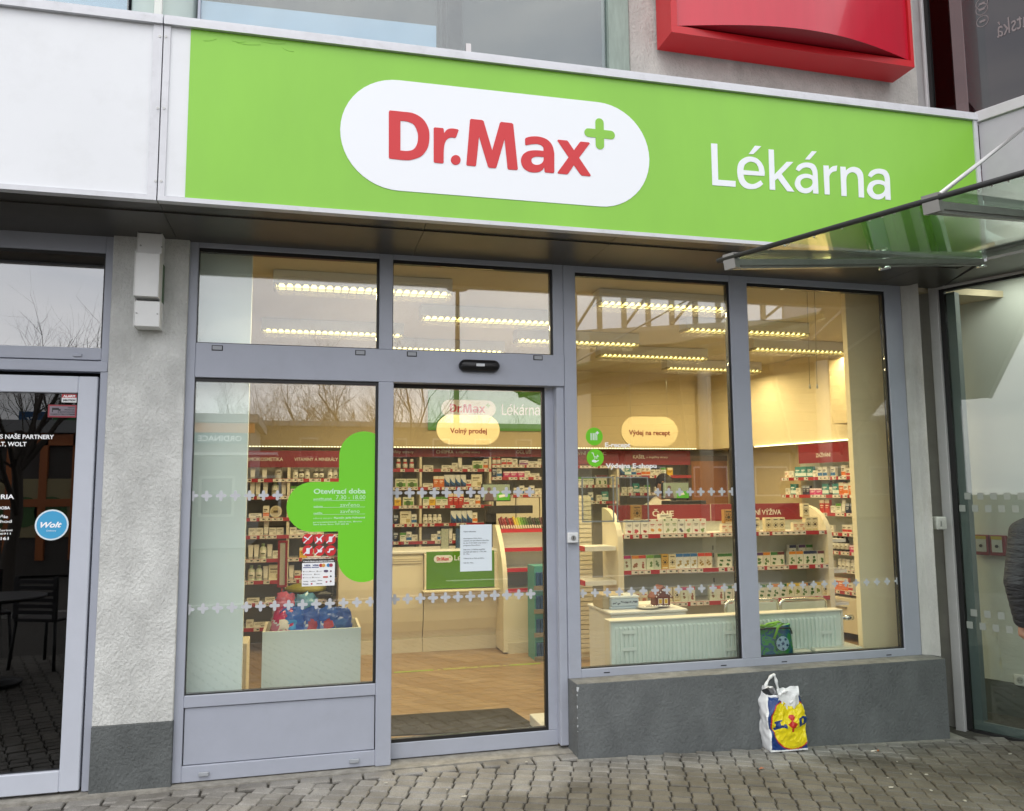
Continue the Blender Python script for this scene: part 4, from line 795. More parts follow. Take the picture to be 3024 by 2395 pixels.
# ================================================================== INTERIOR SHELL
ZC = 3.06; YB = 4.95
def wood():
    m = bpy.data.materials.new('oak_vinyl_floor'); m.use_nodes = True; t = m.node_tree; b = t.nodes['Principled BSDF']; N = t.nodes.new; L = t.links.new
    tc = N('ShaderNodeTexCoord'); mp = N('ShaderNodeMapping'); mp.inputs['Rotation'].default_value = (0, 0, math.radians(52)); L(tc.outputs['Object'], mp.inputs['Vector'])
    br = N('ShaderNodeTexBrick'); br.inputs['Scale'].default_value = 1; br.inputs['Brick Width'].default_value = 1.1; br.inputs['Row Height'].default_value = .12; br.inputs['Mortar Size'].default_value = .0016
    br.inputs['Color1'].default_value = (.31, .205, .115, 1); br.inputs['Color2'].default_value = (.40, .285, .175, 1); br.inputs['Mortar'].default_value = (.16, .09, .045, 1); L(mp.outputs['Vector'], br.inputs['Vector'])
    m2 = N('ShaderNodeMapping'); m2.inputs['Rotation'].default_value = (0, 0, math.radians(52)); m2.inputs['Scale'].default_value = (2.5, 26, 1); L(tc.outputs['Object'], m2.inputs['Vector'])
    n = N('ShaderNodeTexNoise'); n.inputs['Scale'].default_value = 1.6; n.inputs['Detail'].default_value = 6; L(m2.outputs['Vector'], n.inputs['Vector'])
    r = N('ShaderNodeValToRGB'); r.color_ramp.elements[0].position = .3; r.color_ramp.elements[1].position = .7; r.color_ramp.elements[0].color = (.66, .62, .58, 1); r.color_ramp.elements[1].color = (1.15, 1.15, 1.15, 1); L(n.outputs['Fac'], r.inputs['Fac'])
    mu = N('ShaderNodeMixRGB'); mu.blend_type = 'MULTIPLY'; mu.inputs['Fac'].default_value = 1; L(br.outputs['Color'], mu.inputs['Color1']); L(r.outputs['Color'], mu.inputs['Color2']); L(mu.outputs['Color'], b.inputs['Base Color']); b.inputs['Roughness'].default_value = .38
    return m
b = MB(); fp_ = [(-2.6, .12), (4.35, .12), (4.75, .75), (5.9, 1.6), (5.9, 5.3), (-2.6, 5.3)]; b.add([(x, y, -.02) for x, y in fp_]+[(x, y, .015) for x, y in fp_], [tuple(reversed(range(6))), tuple(range(6, 12))]+[(i, (i+1) % 6, 6+(i+1) % 6, 6+i) for i in range(6)]); tag(b.obj('shop_floor', wood()), kind='structure')
b = MB(); b.box(-2.6, 5.9, .08, 5.3, ZC, ZC+.05); tag(b.obj('shop_ceiling', mat('cream_ceiling', (.52, .45, .31), .9, var=.03)), kind='structure')
M_wall = mat('ochre_cream_paint', (.58, .47, .28), .85, var=.05, vs=1.5)
b = MB(); b.box(-2.6, 5.9, YB, YB+.1, 0, ZC); b.box(-2.65, -2.6, .3, YB, 0, ZC); tag(b.obj('shop_back_wall', M_wall), kind='structure')
ZL = P(1400, 1321, 4.45).z
b = MB(); b.box(-2.6, P(2056, 1325, 4.45).x, 4.45, YB-.001, ZL+.004, ZC); b.box(P(2056, 1325, 4.45).x+.001, P(2240, 1325, 4.6).x, 4.6, YB-.001, ZL, ZC); tag(b.obj('shop_bulkhead', M_wall), kind='structure')
b = MB(); b.box(-2.6, P(2056, 1325, 4.45).x, 4.43, 4.6, ZL-.012, ZL+.003)
led = tag(b.obj('light_strip', mat('led_strip_holder', (.6, .55, .4), .5)), 'thin glowing light strip running above the dark red shelf headers', 'light strip')
b = MB(); x = -1.0
while x < P(2056, 1325, 4.45).x: b.box(x, x+.020, 4.4265, 4.4295, ZL-.008, ZL+.001); x += .034
b.obj('led_dots', mat('led_dots', (1, .9, .6), .5, emit=(1, .93, .60), es=2.6), led)
RWP = Vector((5.4, 3, 0)); RD = Vector((.2, -.98, 0)).normalized(); RN = Vector((.98, .2, 0)).normalized()
MR = Matrix(((RD.x, RN.x, 0, RWP.x), (RD.y, RN.y, 0, RWP.y), (0, 0, 1, 0), (0, 0, 0, 1)))
def rwq(u, v, off=0): q = PP(u, v, RWP+RN*off, RD); return (q-RWP-RN*off).dot(RD), q.z
b = MB(); b.box(-2.2, 2.75, .32, .4, 0, ZC); o = b.obj('shop_right_wall', M_wall); o.matrix_world = MR; tag(o, kind='structure')
b = MB(); zr_ = rwq(2450, 1303)[1]; b.box(-2.2, 2.7, 0, .319, zr_+.01, ZC); o = b.obj('shop_bulkhead', mat('warm_cream_paint', (.80, .68, .44), .85, var=.04)); o.matrix_world = MR; tag(o, kind='structure')
b = MB(); b.box(rwq(2230, 1318)[0], rwq(2514, 1297)[0], -.015, .0, zr_-.006, zr_+.008); o = b.obj('light_strip', _mc['led_dots']); o.matrix_world = MR; tag(o, 'glowing light strip above the shelves along the right-hand wall', 'light strip')
a, c = rwq(2448, 1072, -.25), rwq(2503, 1236, -.25)
b = MB(); b.box(a[0], a[0]+1.2, -.25, .0, c[1]-.04, ZC); o = b.obj('ceiling_duct', M_wall); o.matrix_world = MR; tag(o, 'boxed cream duct hanging from the ceiling by the right wall', 'duct')
# panels right behind the glass
M_mint = mat('white_painted_board', (.80, .90, .86), .6, var=.02, vs=1)
b = MB(); b.box(X['w1l']-.15, P(736, 1150, .14).x, .14, .19, .015, ZC-.005); tag(b.obj('white_partition', M_mint), 'tall plain white partition standing right behind the left pane', 'partition')
xc_ = P(2528, 1500, .22).x; b = MB(); b.box(xc_, 4.5, .22, .27, .015, ZC-.004); tag(b.obj('interior_pillar', mat('cream_pillar_paint', (.88, .77, .52), .8, var=.03)), 'wide cream painted pillar behind the right edge of the last window', 'pillar')
b = MB(); b.box(X['g3l'], 4.1, .075, .165, -.02, Zv['gB']-.06); tag(b.obj('inner_sill', M_white), kind='structure')
for u in (2388, 2410, 2603):
    a, c = P(u-5, 850, .10), P(u+ (3 if u < 2600 else 8), 1135, .10); s = tag(MB().tube([(a.x, .10, ZC-.006), (c.x, .10, c.z)], .0018, 5).obj('blind_cord', cmat('8a8474')), {2388: 'left of two thin blind cords hanging close together', 2410: 'right of two thin blind cords hanging close together', 2603: 'single thin blind cord hanging near the right edge of the last window'}[u], 'cord', 'blind cords in the last window')
    m = MB(); m.tube([(c.x, .10, c.z-.03), (c.x, .10, c.z)], .007, 8); m.obj('cord_weight', cmat('b8b4a8'), s)
# ------------------------------------------------------------------ ceiling lights
M_tube = mat('glowing_tube', (1, .9, .5), .5, emit=(1, .87, .34), es=2.6)
M_case = mat('light_casing', (.70, .68, .66), .4)
def ceiling_light():
    s = empty('ceiling_light', 'x', 'ceiling light', 'surface mounted louvre lights on the shop ceiling'); Lh = .60; Wd = .075
    b = MB(); b.bbox(-Lh, Lh, -Wd, Wd, -.092, -.001, .004); b.obj('casing', M_case, s)
    b = MB(); b.box(-Lh+.02, Lh-.02, -.052, -.022, -.106, -.0925); b.box(-Lh+.02, Lh-.02, .022, .052, -.106, -.0925); b.obj('tube', M_tube, s)
    b = MB(); b.box(-Lh, Lh, -Wd, -Wd+.004, -.128, -.0925) if 0 else None
    n = 23
    for k in range(n):
        x = -Lh+.03+(2*Lh-.06)*k/(n-1)
        for y0, y1 in ((-Wd, -.004), (.004, Wd)):
            b.add([(x-.017, y0, -.0925), (x+.017, y0, -.0925), (x, y0, -.112), (x-.017, y1, -.0925), (x+.017, y1, -.0925), (x, y1, -.112)], [(0, 2, 1), (3, 4, 5), (0, 3, 5, 2), (1, 2, 5, 4)])
    b.box(-Lh, Lh, -.003, .003, -.115, -.0925); b.box(-Lh, -Lh+.012, -Wd, Wd, -.118, -.0925); b.box(Lh-.012, Lh, -Wd, Wd, -.118, -.0925)
    b.obj('louvre', mat('louvre_metal', (.72, .66, .45), .25, .6), s)
    ld = bpy.data.lights.new('tube_glow', 'AREA'); ld.shape = 'RECTANGLE'; ld.size = 1.15; ld.size_y = .15; ld.energy = LAMP_W; ld.color = (1, .80, .45)
    lo = bpy.data.objects.new('tube_glow', ld); COL.objects.link(lo); lo.parent = s; lo.location = (0, 0, -.135)
    return s
LAMP_W = 21
def dup(root, label=None, group=None):
    r = root.copy(); COL.objects.link(r)
    if label: r['label'] = label
    if group: r['group'] = group
    for ch in list(root.children):
        c = ch.copy(); COL.objects.link(c); c.parent = r
        for g in list(ch.children): d = g.copy(); COL.objects.link(d); d.parent = c
    return r
LS = [('A', .36, .55, 'nearest left ceiling light, crossing the post between the two transoms'), ('B', .205, 2.12, 'far left ceiling light, low in the left transom'), ('C', 1.45, 1.34, 'ceiling light in the middle of the transom above the door'), ('D', 2.43, 2.12, 'ceiling light low behind the post between transom and third bay'),
      ('E', 2.65, .57, 'nearest ceiling light in the third bay, the brightest'), ('F', 3.73, 1.34, 'ceiling light behind the post between the two right-hand windows'), ('G', 3.47, 2.74, 'ceiling light low in the third bay, right of its left edge'), ('H', 4.52, 3.42, 'farthest right ceiling light, lowest behind the window post'), ('I', 4.82, 2.1, 'ceiling light in the last window beside the cream pillar'), ('J', 1.28, 2.78, 'farthest ceiling light over the door, just above the head rail')]
base = ceiling_light()
for i, (k, x, y, lab) in enumerate(LS):
    o = base if i == 0 else dup(base); o.location = (x, y, ZC); o['label'] = lab
# ------------------------------------------------------------------ products
ITEM = {}
def item_mesh(key):
    kind, desc, w, h, d, cb, ca, ci, style = KINDS[key]; b = MB(); m = [cmat(cb, .45), cmat(ca, .45), cmat(ci, .5), cmat('e6e2d6', .45)]
    if style in ('box', 'band', 'tea', 'sun', 'leaf', 'top', 'swirl', 'photo'):
        b.box(0, w, 0, d, 0, h); e = .0012
        if style == 'band': b.k = 1; b.box(.001, w-.001, -e, 0, h*.12, h*.42); b.k = 2; b.box(w*.12, w*.7, -e, 0, h*.62, h*.72); b.box(w*.12, w*.5, -e, 0, h*.5, h*.55)
        elif style == 'box': b.k = 2; b.box(w*.12, w*.75, -e, 0, h*.66, h*.76); b.box(w*.12, w*.6, -e, 0, h*.5, h*.55); b.k = 1; b.box(w*.55, w*.9, -e, 0, h*.1, h*.38)
        elif style == 'top': b.k = 1; b.box(0, w, -e, 0, h*.72, h); b.k = 2; b.box(w*.15, w*.8, -e, 0, h*.5, h*.58); b.box(w*.15, w*.65, -e, 0, h*.36, h*.4)
        elif style == 'swirl':
            b.k = 1; b.add([(0, -e, 0), (w, -e, 0), (w, -e, h*.30), (w*.5, -e, h*.42), (0, -e, h*.75)], [(0, 1, 2, 3, 4)]); b.k = 2; b.add([(0, -e*1.5, 0), (w, -e*1.5, 0), (w, -e*1.5, h*.12), (w*.5, -e*1.5, h*.2), (0, -e*1.5, h*.45)], [(0, 1, 2, 3, 4)])
        elif style == 'photo': b.k = 1; b.box(w*.08, w*.92, -e, 0, h*.08, h*.5); b.k = 2; b.add([(x, -e*1.6, z) for x, z in circ(w*.45, h*.3, w*.25, 10)], [tuple(range(10))]); b.box(w*.1, w*.8, -e, 0, h*.7, h*.8)
        elif style == 'tea':
            r = random.Random(key); b.k = 2; b.box(w*.3, w*.85, -e, 0, h*.62, h*.67); b.box(w*.35, w*.75, -e, 0, h*.54, h*.57); b.k = 1
            for q in range(5): b.add([(x, -e*(1+.2*q), z) for x, z in circ(w*r.uniform(.3, .72), h*r.uniform(.12, .3), w*r.uniform(.12, .2), 8)], [tuple(range(8))])
            b.k = 2; b.box(w*.08, w*.3, -e, 0, h*.86, h*.98); b.k = 3
        elif style == 'sun':
            b.k = 2; b.box(w*.2, w*.8, -e, 0, h*.82, h*.88); b.add([(x, -e*1.3, z) for x, z in circ(w*.5, h*.45, w*.17, 10)], [tuple(range(10))])
            for q in range(8):
                a = q*math.pi/4; b.add([(x, -e, z) for x, z in circ(w*.5+w*.31*math.cos(a), h*.45+w*.31*math.sin(a), w*.065, 6)], [tuple(range(6))])
            b.k = 1; b.box(w*.15, w*.85, -e, 0, h*.06, h*.12)
        elif style == 'leaf':
            r = random.Random(key); b.k = 1; b.box(0, w, -e, 0, h*.78, h); b.k = 2
            for q in range(6): b.add([(x, -e*(1+.15*q), z) for x, z in circ(w*r.uniform(.3, .7), h*r.uniform(.15, .55), w*r.uniform(.1, .19), 7)], [tuple(range(7))])
    elif style == 'bottle':
        r = w/2; c = (r, r, 0); b.lathe(c, [(r*.96, 0), (r, h*.04), (r, h*.66), (r*.75, h*.76), (r*.42, h*.80), (r*.42, h*.82)], 12); b.k = 1; b.lathe((r, r, h*.82), [(r*.5, 0), (r*.5, h*.17), (r*.44, h*.18)], 12); b.k = 3; b.lathe((r, r, h*.14), [(r*1.01, 0), (r*1.01, h*.42)], 12); b.k = 2; b.box(r*.5, r*1.5, -.002, .001, h*.30, h*.38)
    elif style == 'jar':
        r = w/2; c = (r, r, 0); b.lathe(c, [(r*.9, 0), (r, h*.06), (r, h*.62), (r*.7, h*.72)], 12); b.k = 1; b.lathe((r, r, h*.72), [(r*.78, 0), (r*.78, h*.26), (r*.7, h*.28)], 12); b.k = 3; b.lathe((r, r, h*.12), [(r*1.01, 0), (r*1.01, h*.42)], 12); b.k = 2; b.box(r*.6, r*1.4, -.002, .001, h*.26, h*.36)
    elif style == 'tube': 
        b.add([(w*.15, d*.1, 0), (w*.85, d*.1, 0), (w*.85, d*.9, 0), (w*.15, d*.9, 0), (w*.12, 0, h*.16), (w*.88, 0, h*.16), (w*.88, d, h*.16), (w*.12, d, h*.16), (0, d*.45, h), (w, d*.45, h), (w, d*.55, h), (0, d*.55, h)], [(3, 2, 1, 0), (0, 1, 5, 4), (1, 2, 6, 5), (2, 3, 7, 6), (3, 0, 4, 7), (4, 5, 9, 8), (5, 6, 10, 9), (6, 7, 11, 10), (7, 4, 8, 11), (8, 9, 10, 11)]); b.k = 1; b.box(w*.14, w*.86, -.001, d*.1, 0, h*.15)
    elif style == 'round': b.tube([(w/2, 0, h/2), (w/2, d, h/2)], w/2, 20); b.k = 1; b.tube([(w/2, -.002, h/2), (w/2, -.0005, h/2)], w*.38, 20); b.k = 2; b.box(w*.3, w*.7, -.004, -.0021, h*.42, h*.6)
    return b, m
# key: (name, description, w, h, depth, base, accent, ink, style)
KINDS = {
 'wr': ('medicine_box', 'white medicine box with a red band', .062, .085, .04, 'e8e2d2', 'c23a34', '5a5248', 'band'), 'wo': ('medicine_box', 'white medicine box with an orange band', .06, .12, .04, 'ece6d6', 'e07a30', '6a5a40', 'band'),
 'or': ('medicine_box', 'orange medicine box', .062, .13, .04, 'dc7430', 'f0e6d0', 'fff4e0', 'top'), 'wb': ('medicine_box', 'white medicine box with a blue band', .062, .11, .04, 'e6e4dc', '2f6ea8', '3a4858', 'band'),
 'bl': ('medicine_box', 'blue and white box with a sweeping stripe', .062, .145, .04, 'e4e6e4', '2a5f96', '16335c', 'swirl'), 'gn': ('medicine_box', 'green and white medicine box', .07, .10, .04, 'e6e6d4', '5d9a3c', '3c6a30', 'top'),
 'wi': ('medicine_box', 'plain white medicine box', .068, .075, .04, 'e8e4d6', 'c8c0ae', '8a8270', 'box'), 'wl': ('medicine_box', 'long low white medicine box', .12, .045, .05, 'e8e4d6', '9a9484', '6e675a', 'box'),
 'pk': ('medicine_box', 'pink medicine box', .085, .07, .04, 'c83a78', 'f2dce4', 'ffffff', 'top'), 'rd': ('medicine_box', 'red medicine box', .06, .14, .04, 'c4352a', 'f0e0c8', 'f6e8d0', 'top'),
 'ye': ('medicine_box', 'yellow medicine box', .075, .10, .04, 'e8b828', 'f4ecd0', '6a4a20', 'top'), 'gw': ('medicine_box', 'wide green and cream box', .13, .10, .04, 'dfe0c4', '6aa23c', '4a6a2c', 'photo'),
 'bg': ('medicine_box', 'big cream box with small print', .13, .15, .04, 'e6dec2', 'b8a878', '7a6f54', 'box'), 'tl': ('medicine_box', 'teal medicine box', .085, .12, .04, '3f8f8c', 'e0ece8', 'f0f4f0', 'band'),
 'nv': ('medicine_box', 'dark navy medicine box', .05, .10, .04, '22304e', 'b4bac8', 'e0e0e0', 'top'), 'pu': ('medicine_box', 'purple and white medicine box', .11, .06, .04, 'e2dce2', '8a4a86', '6a3a6a', 'band'),
 'br': ('pill_bottle', 'dark brown bottle with a white cap', .052, .105, .05, '33221a', 'e8e6de', '8a8474', 'jar'), 'wj': ('pill_bottle', 'white bottle with a white cap', .054, .105, .05, 'e4e2d8', 'eceae2', '5f5a50', 'jar'),
 'cb': ('clear_bottle', 'clear bottle with a pink cap', .075, .20, .06, 'c8c2ac', 'c4486a', '8a8070', 'bottle'), 'sb': ('syrup_bottle', 'dark syrup bottle', .05, .15, .05, '241a16', '1c1c20', 'a09880', 'bottle'),
 'tb': ('cream_tube', 'white cream tube standing on its cap', .05, .14, .03, 'e8e4d8', 'b4b0a4', '8a8478', 'tube'), 'tp': ('cream_tube', 'pale green pump bottle', .07, .15, .05, 'd8e0c8', 'a8c8a0', '6a7a5a', 'bottle'),
 'rt': ('round_tin', 'round cream tin seen face on', .12, .12, .05, 'd8cca8', 'c0b088', '6a5a40', 'round'), 'rw': ('pill_bottle', 'red and white medicine bottle', .055, .12, .05, 'c8423a', 'f0ece0', 'f0e8e0', 'jar'),
 'tr': ('tea_box', 'white tea box with red berries', .067, .125, .05, 'e8e6de', 'a82a30', '6e6a60', 'tea'), 'tpk': ('tea_box', 'white tea box with pink berries', .067, .125, .05, 'e8e6de', 'c4505c', '6e6a60', 'tea'), 'to': ('tea_box', 'white tea box with orange fruit', .067, .128, .05, 'e8e6de', 'd89a4c', 'a83030', 'tea'),
 'tg': ('tea_box', 'white tea box with pale green herbs', .067, .132, .05, 'e6e6da', '9aa878', '5d8a3c', 'tea'), 'tv': ('tea_box', 'white tea box with dark berries', .067, .125, .05, 'e4e4e0', '5a5560', '4a4a55', 'tea'), 'tw': ('tea_box', 'white tea box with a green wreath', .067, .125, .05, 'e6e6de', '7a9a5c', 'c05040', 'tea'),
 'su': ('tea_box', 'cream tea box with a dark sun emblem', .067, .125, .05, 'e4d8b4', 'c8b070', '3a2c1c', 'sun'), 'sk': ('tea_box', 'brown kraft tea box with a sun emblem', .09, .125, .05, 'b08650', 'e6dcc0', '3a2c1c', 'sun'), 'kg': ('tea_box', 'golden tea box with a sun emblem', .067, .13, .05, 'd0a850', 'e6dcc0', '3a2c1c', 'sun'),
 'cp': ('tea_box', 'tea box with a magenta lid', .067, .125, .05, 'd8dcc8', 'b83a78', '8a6a50', 'leaf'), 'co': ('tea_box', 'tea box with an orange lid', .067, .125, .05, 'dcdccc', 'dc8a3c', '9a6a50', 'leaf'), 'cr': ('tea_box', 'tea box with a red lid', .067, .125, .05, 'dcdccc', 'cc4a40', 'a06050', 'leaf'), 'cg': ('tea_box', 'tea box with a light green lid', .067, .125, .05, 'd4dcc4', '7aa850', '6a8a4c', 'leaf'), 'cd': ('tea_box', 'grey green tea box', .067, .125, .05, 'c4ccb8', '4f7a4a', '5f7a54', 'leaf'),
 'cbw': ('tea_box', 'white tea box with a blue name band', .067, .13, .05, 'e6e8e6', '3f78b4', 'b09a5a', 'leaf'), 'crw': ('tea_box', 'tea box with a red and white lid', .067, .13, .05, 'e6dcc8', 'd8483c', 'a08030', 'leaf'),
 'lp': ('tea_box', 'herbal tea box with a purple lid', .07, .12, .05, 'e2e0d0', '5a3a6a', '4f7a34', 'leaf'), 'lo': ('tea_box', 'herbal tea box with an orange lid', .07, .12, .05, 'e2e0d0', 'd8882c', '4f7a34', 'leaf'), 'lg': ('tea_box', 'herbal tea box with a green lid', .07, .12, .05, 'e2e0d0', '3f7a3c', '3f6a2c', 'leaf'), 'ln': ('tea_box', 'herbal tea box with a navy lid', .07, .12, .05, 'e2e0d0', '2c3558', '3f6a2c', 'leaf'), 'lm': ('tea_box', 'herbal tea box with a maroon lid', .07, .12, .05, 'e2e0d0', '6a2c34', '4f7a34', 'leaf'), 'ly': ('tea_box', 'herbal tea box with a yellow lid', .07, .12, .05, 'e4e0c8', 'd8b840', '6a8a34', 'leaf'),
 'cf': ('tea_box', 'cream baby tea box with a small picture', .067, .10, .05, 'e8e0c8', 'd8b890', 'b86a50', 'photo'), 'cs': ('tea_box', 'small cream tea box', .06, .075, .04, 'e8dcc0', 'd0a080', 'c05a40', 'box'),
 'jb': ('juice_bottle', 'dark bottle with an orange label', .062, .19, .06, '6a3a20', '1c2230', 'e08a4c', 'bottle'),
}
ORD = 'first second third fourth fifth sixth seventh eighth ninth tenth eleventh twelfth thirteenth fourteenth fifteenth sixteenth seventeenth eighteenth nineteenth twentieth twenty-first twenty-second twenty-third twenty-fourth twenty-fifth twenty-sixth twenty-seventh twenty-eighth twenty-ninth thirtieth'.split()
def place(key, M, x, y, z, label, group):
    kind, desc, w = KINDS[key][:3]
    if key not in ITEM: b, m = item_mesh(key); o = b.obj(kind, m); ITEM[key] = o
    else: o = ITEM[key].copy(); COL.objects.link(o)
    o.matrix_world = M @ Matrix.Translation((x, y, z)) @ Matrix.Rotation(random.uniform(-.05, .05), 4, 'Z')
    tag(o, label, {'tea_box': 'tea box', 'medicine_box': 'medicine box', 'pill_bottle': 'bottle', 'clear_bottle': 'bottle', 'syrup_bottle': 'bottle', 'cream_tube': 'tube', 'round_tin': 'tin', 'juice_bottle': 'bottle'}[kind], group); return w
NPROD = [0]
def fill(M, x, x1, y, z, seq, where, group, k0=0):
    """seq: keys or numbers (gap in metres)"""
    k = k0
    for it in seq:
        if isinstance(it, (int, float)): x += it; continue
        wd = KINDS[it][2]
        if x+wd > x1: break
        place(it, M, x, y+random.uniform(0, .012), z, f"{KINDS[it][1]}, {ORD[k]} from left, {where.replace('on the ', '').replace('the CHŘIPKA bay', 'CHŘIPKA').replace('OČI, UŠI', 'OČI')}", group); x += wd+.004; k += 1; NPROD[0] += 1
    return x
def rail_mesh(w, tags, y=-.012, h=.036, seed=0, numbers=False):
    b = MB(); b.box(0, w, y, y+.008, -h, 0); r = random.Random(seed); x = .01; spots = []
    while x < w-.05:
        tw = r.choice((.052, .056, .06))
        if r.random() < tags: b.k = 1; b.box(x, min(w, x+tw), y-.0015, y, -h+.002, -.003); spots.append((x, tw)); b.k = 2; b.box(x+tw*.5, x+tw*.88, y-.0025, y-.0015, -h*.62, -h*.28)
        x += tw+r.choice((.002, .004, .03))
    b.k = 0; return b, spots
M_tag = cmat('e2ddd0'); M_ink = cmat('4a453c')
def shelf_unit(label, M, w, depth, zs, header=None, uprights=(), back='grey', hy=0.0, base=0.1, tags=.75, endz=None, name='shelf_unit', seedo=0):
    s = empty(name, label, 'shelving'); s.matrix_world = M
    mb_ = {'grey': mat('shelf_back_grey', (.30, .29, .25), .7, var=.06), 'white': mat('shelf_back_white', (.62, .64, .56), .7, var=.05)}[back]
    ztop_ = (header[1] if header else zs[0]+.4)
    b = MB(); b.box(0, w, depth, depth+.02, base, ztop_); b.obj('back_panel', mb_, s)
    for k, x in enumerate(uprights): b = MB(); b.box(x-.013, x+.013, .0, depth-.001, base, header[0]-.002 if header else ztop_); b.obj('upright', M_cream, s)
    for k, z in enumerate(zs):
        b = MB(); b.box(.002, w-.002, .0, depth-.001, z-.018, z); sh = b.obj('shelf', M_white, s)
        rb, sp = rail_mesh(w, tags, seed=k+seedo); r = rb.obj('price_rail', [M_redrail, M_tag, M_ink], sh); r.location = (0, 0, z+.002)
    if header:
        b = MB(); b.box(0, w, hy, hy+.02, header[0], header[1]); hd = b.obj('header', M_red, s)
        if header[2]: text('lettering', [(t, x0, x1, z, h, bd) for t, x0, x1, z, h, bd in header[2]], mat('header_lettering', (.72, .66, .58), .6), hd, Matrix.Translation((0, hy-.002, 0)))
    return s
Y1 = 4.6
def zrow(u, vs, y): return [P(u, v, y).z for v in vs]
def T(x, y, z=0): return Matrix.Translation((x, y, z))
def hdr(u0, u1, vt, vb, y, texts, xo):
    zt, zb = P((u0+u1)/2, vt, y).z, P((u0+u1)/2, vb, y).z; return (zb, zt, [(t, P(a, v, y).x-xo, P(c, v, y).x-xo, P((a+c)/2, v, y).z, (h/F)*9.7, bd) for t, a, c, v, h, bd in texts])
GB = 'boxes and bottles on the back wall shelves'
# --- unit A and B and C
ua = P(1060, 1400, Y1).x; ub = P(1246, 1400, Y1).x; uc = P(1451, 1400, Y1).x; ud = P(1690, 1400, Y1).x; ue = P(1828, 1400, Y1).x; uf = P(2040, 1400, Y1).x
zB = zrow(1330, (1385, 1438, 1492, 1545, 1596), Y1)
shelf_unit('back wall shelving behind the counter, left of the CHŘIPKA bay', T(ua, Y1), ub-ua-.001, .3, zB, hdr(1060, 1240, 1324, 1349, Y1, [('a doplňky stravy', 1128, 1222, 1338, 8, .01)], ua), (ub-ua-.014,), seedo=0)
shelf_unit('back wall shelving under the dark red CHŘIPKA header', T(ub, Y1), uc-ub-.001, .3, zB, hdr(1250, 1447, 1324, 1349, Y1, [('CHŘIPKA', 1288, 1339, 1339, 10, .02), ('a doplňky stravy', 1346, 1418, 1338, 7, .01)], ub), (uc-ub-.014,), seedo=10)
zC = zrow(1540, (1373, 1409, 1461), Y1)
sc_ = shelf_unit('back wall shelving under the dark red OČI, UŠI header', T(uc, Y1), ud-uc-.001, .3, zC, hdr(1456, 1690, 1324, 1349, Y1, [('OČI, UŠI', 1525, 1568, 1339, 10, .02)], uc), (), seedo=20, base=.9)
b = MB(); zz = zC[-1]-.035
for k in range(3): b.box(.01+k*.3, .295+k*.3, -.005, .29, .95, zz)
b.obj('drawer_front', M_cream, sc_)
b = MB()
for k in range(3): b.box(.09+k*.3, .21+k*.3, -.018, -.0055, zz-.10, zz-.092)
b.obj('drawer_handle', M_zinc, sc_)
zD = zrow(1760, (1375, 1432, 1480), Y1)
shelf_unit('back wall shelving under the PRVNÍ POMOC header behind the round green stickers', T(ud, Y1), ue-ud-.001, .3, zD, hdr(1690, 1827, 1329, 1372, Y1, [('PRVNÍ POMOC', 1690, 1790, 1343, 10, .015)], ud), (ue-ud-.014,), seedo=30)
zE = zrow(1950, (1404, 1455), Y1)
shelf_unit('back wall shelving under the wide KAŠEL header behind the pharmacist', T(ue, Y1), uf-ue, .3, zE, hdr(1830, 2019, 1331, 1373, Y1, [('KAŠEL', 1869, 1905, 1354, 11, .02), ('a doplňky stravy', 1909, 1972, 1353, 7, .01)], ue), (), seedo=40, back='grey', base=.9)
IY = Y1+.03
fill(T(0, 0), P(1170, 1400, IY).x, ub, IY, zB[0], ['rw', .02, 'rw', .02, 'rw'], 'on the top shelf left of the CHŘIPKA bay', GB)
fill(T(0, 0), P(1168, 1400, IY).x, ub-.02, IY, zB[1], ['gw', 'gw', 'gn'], 'on the second shelf left of the CHŘIPKA bay', GB)
fill(T(0, 0), P(1166, 1400, IY).x, ub-.02, IY, zB[2], ['ye', .02, 'gw', .01, 'gn'], 'on the third shelf left of the CHŘIPKA bay', GB)
fill(T(0, 0), P(1164, 1400, IY).x, ub-.02, IY, zB[3], ['nv', .02, 'bg', 'wb', 'gn'], 'on the fourth shelf left of the CHŘIPKA bay', GB)
fill(T(0, 0), P(1164, 1400, IY).x, ub-.02, IY, zB[4], ['nv', .02, 'gn', 'wb', 'wi', 'wi'], 'on the lowest shelf left of the CHŘIPKA bay', GB)
B0 = ub+.02
fill(T(0, 0), B0, uc-.02, IY, zB[0], ['wl', .10, 'wl', 'wi', 'tb', 'wl', 'gw', 'wo'], 'on the top shelf under CHŘIPKA', GB)
fill(T(0, 0), B0, uc-.02, IY, zB[1], ['wl', .0, 'or', 'or', 'bl', 'bl', 'bl', 'bl', 'wr', 'bg'], 'on the second shelf under CHŘIPKA', GB)
fill(T(0, 0), B0, uc-.02, IY, zB[2], ['gn', 'ye', 'gn', 'gn', 'rd', 'rd', 'rd', 'wr', 'wi', 'wo'], 'on the third shelf under CHŘIPKA', GB)
fill(T(0, 0), B0, uc-.02, IY, zB[3], ['wj', 'wj', 'wj', 'wj', .10, 'bl', 'bl', 'bl', 'bl', 'wo'], 'on the fourth shelf under CHŘIPKA', GB)
fill(T(0, 0), B0+.10, uc-.02, IY, zB[4], ['wi', 'wb', 'wb', 'tb', 'wi', 'wi', .05, 'wi', 'wi'], 'on the lowest shelf under CHŘIPKA', GB)
fill(T(0, 0), uc+.02, ud, IY, zC[0], ['rw', 'rw', 'wr', 'wr', 'wi', .02, 'pu', 'wl', 'wi'], 'on the top shelf under OČI, UŠI', GB)
fill(T(0, 0), uc+.02, ud, IY, zC[1], ['nv', 'wb', .02, 'pk', 'pk', 'pk', 'wi', 'wl'], 'on the second shelf under OČI, UŠI', GB)
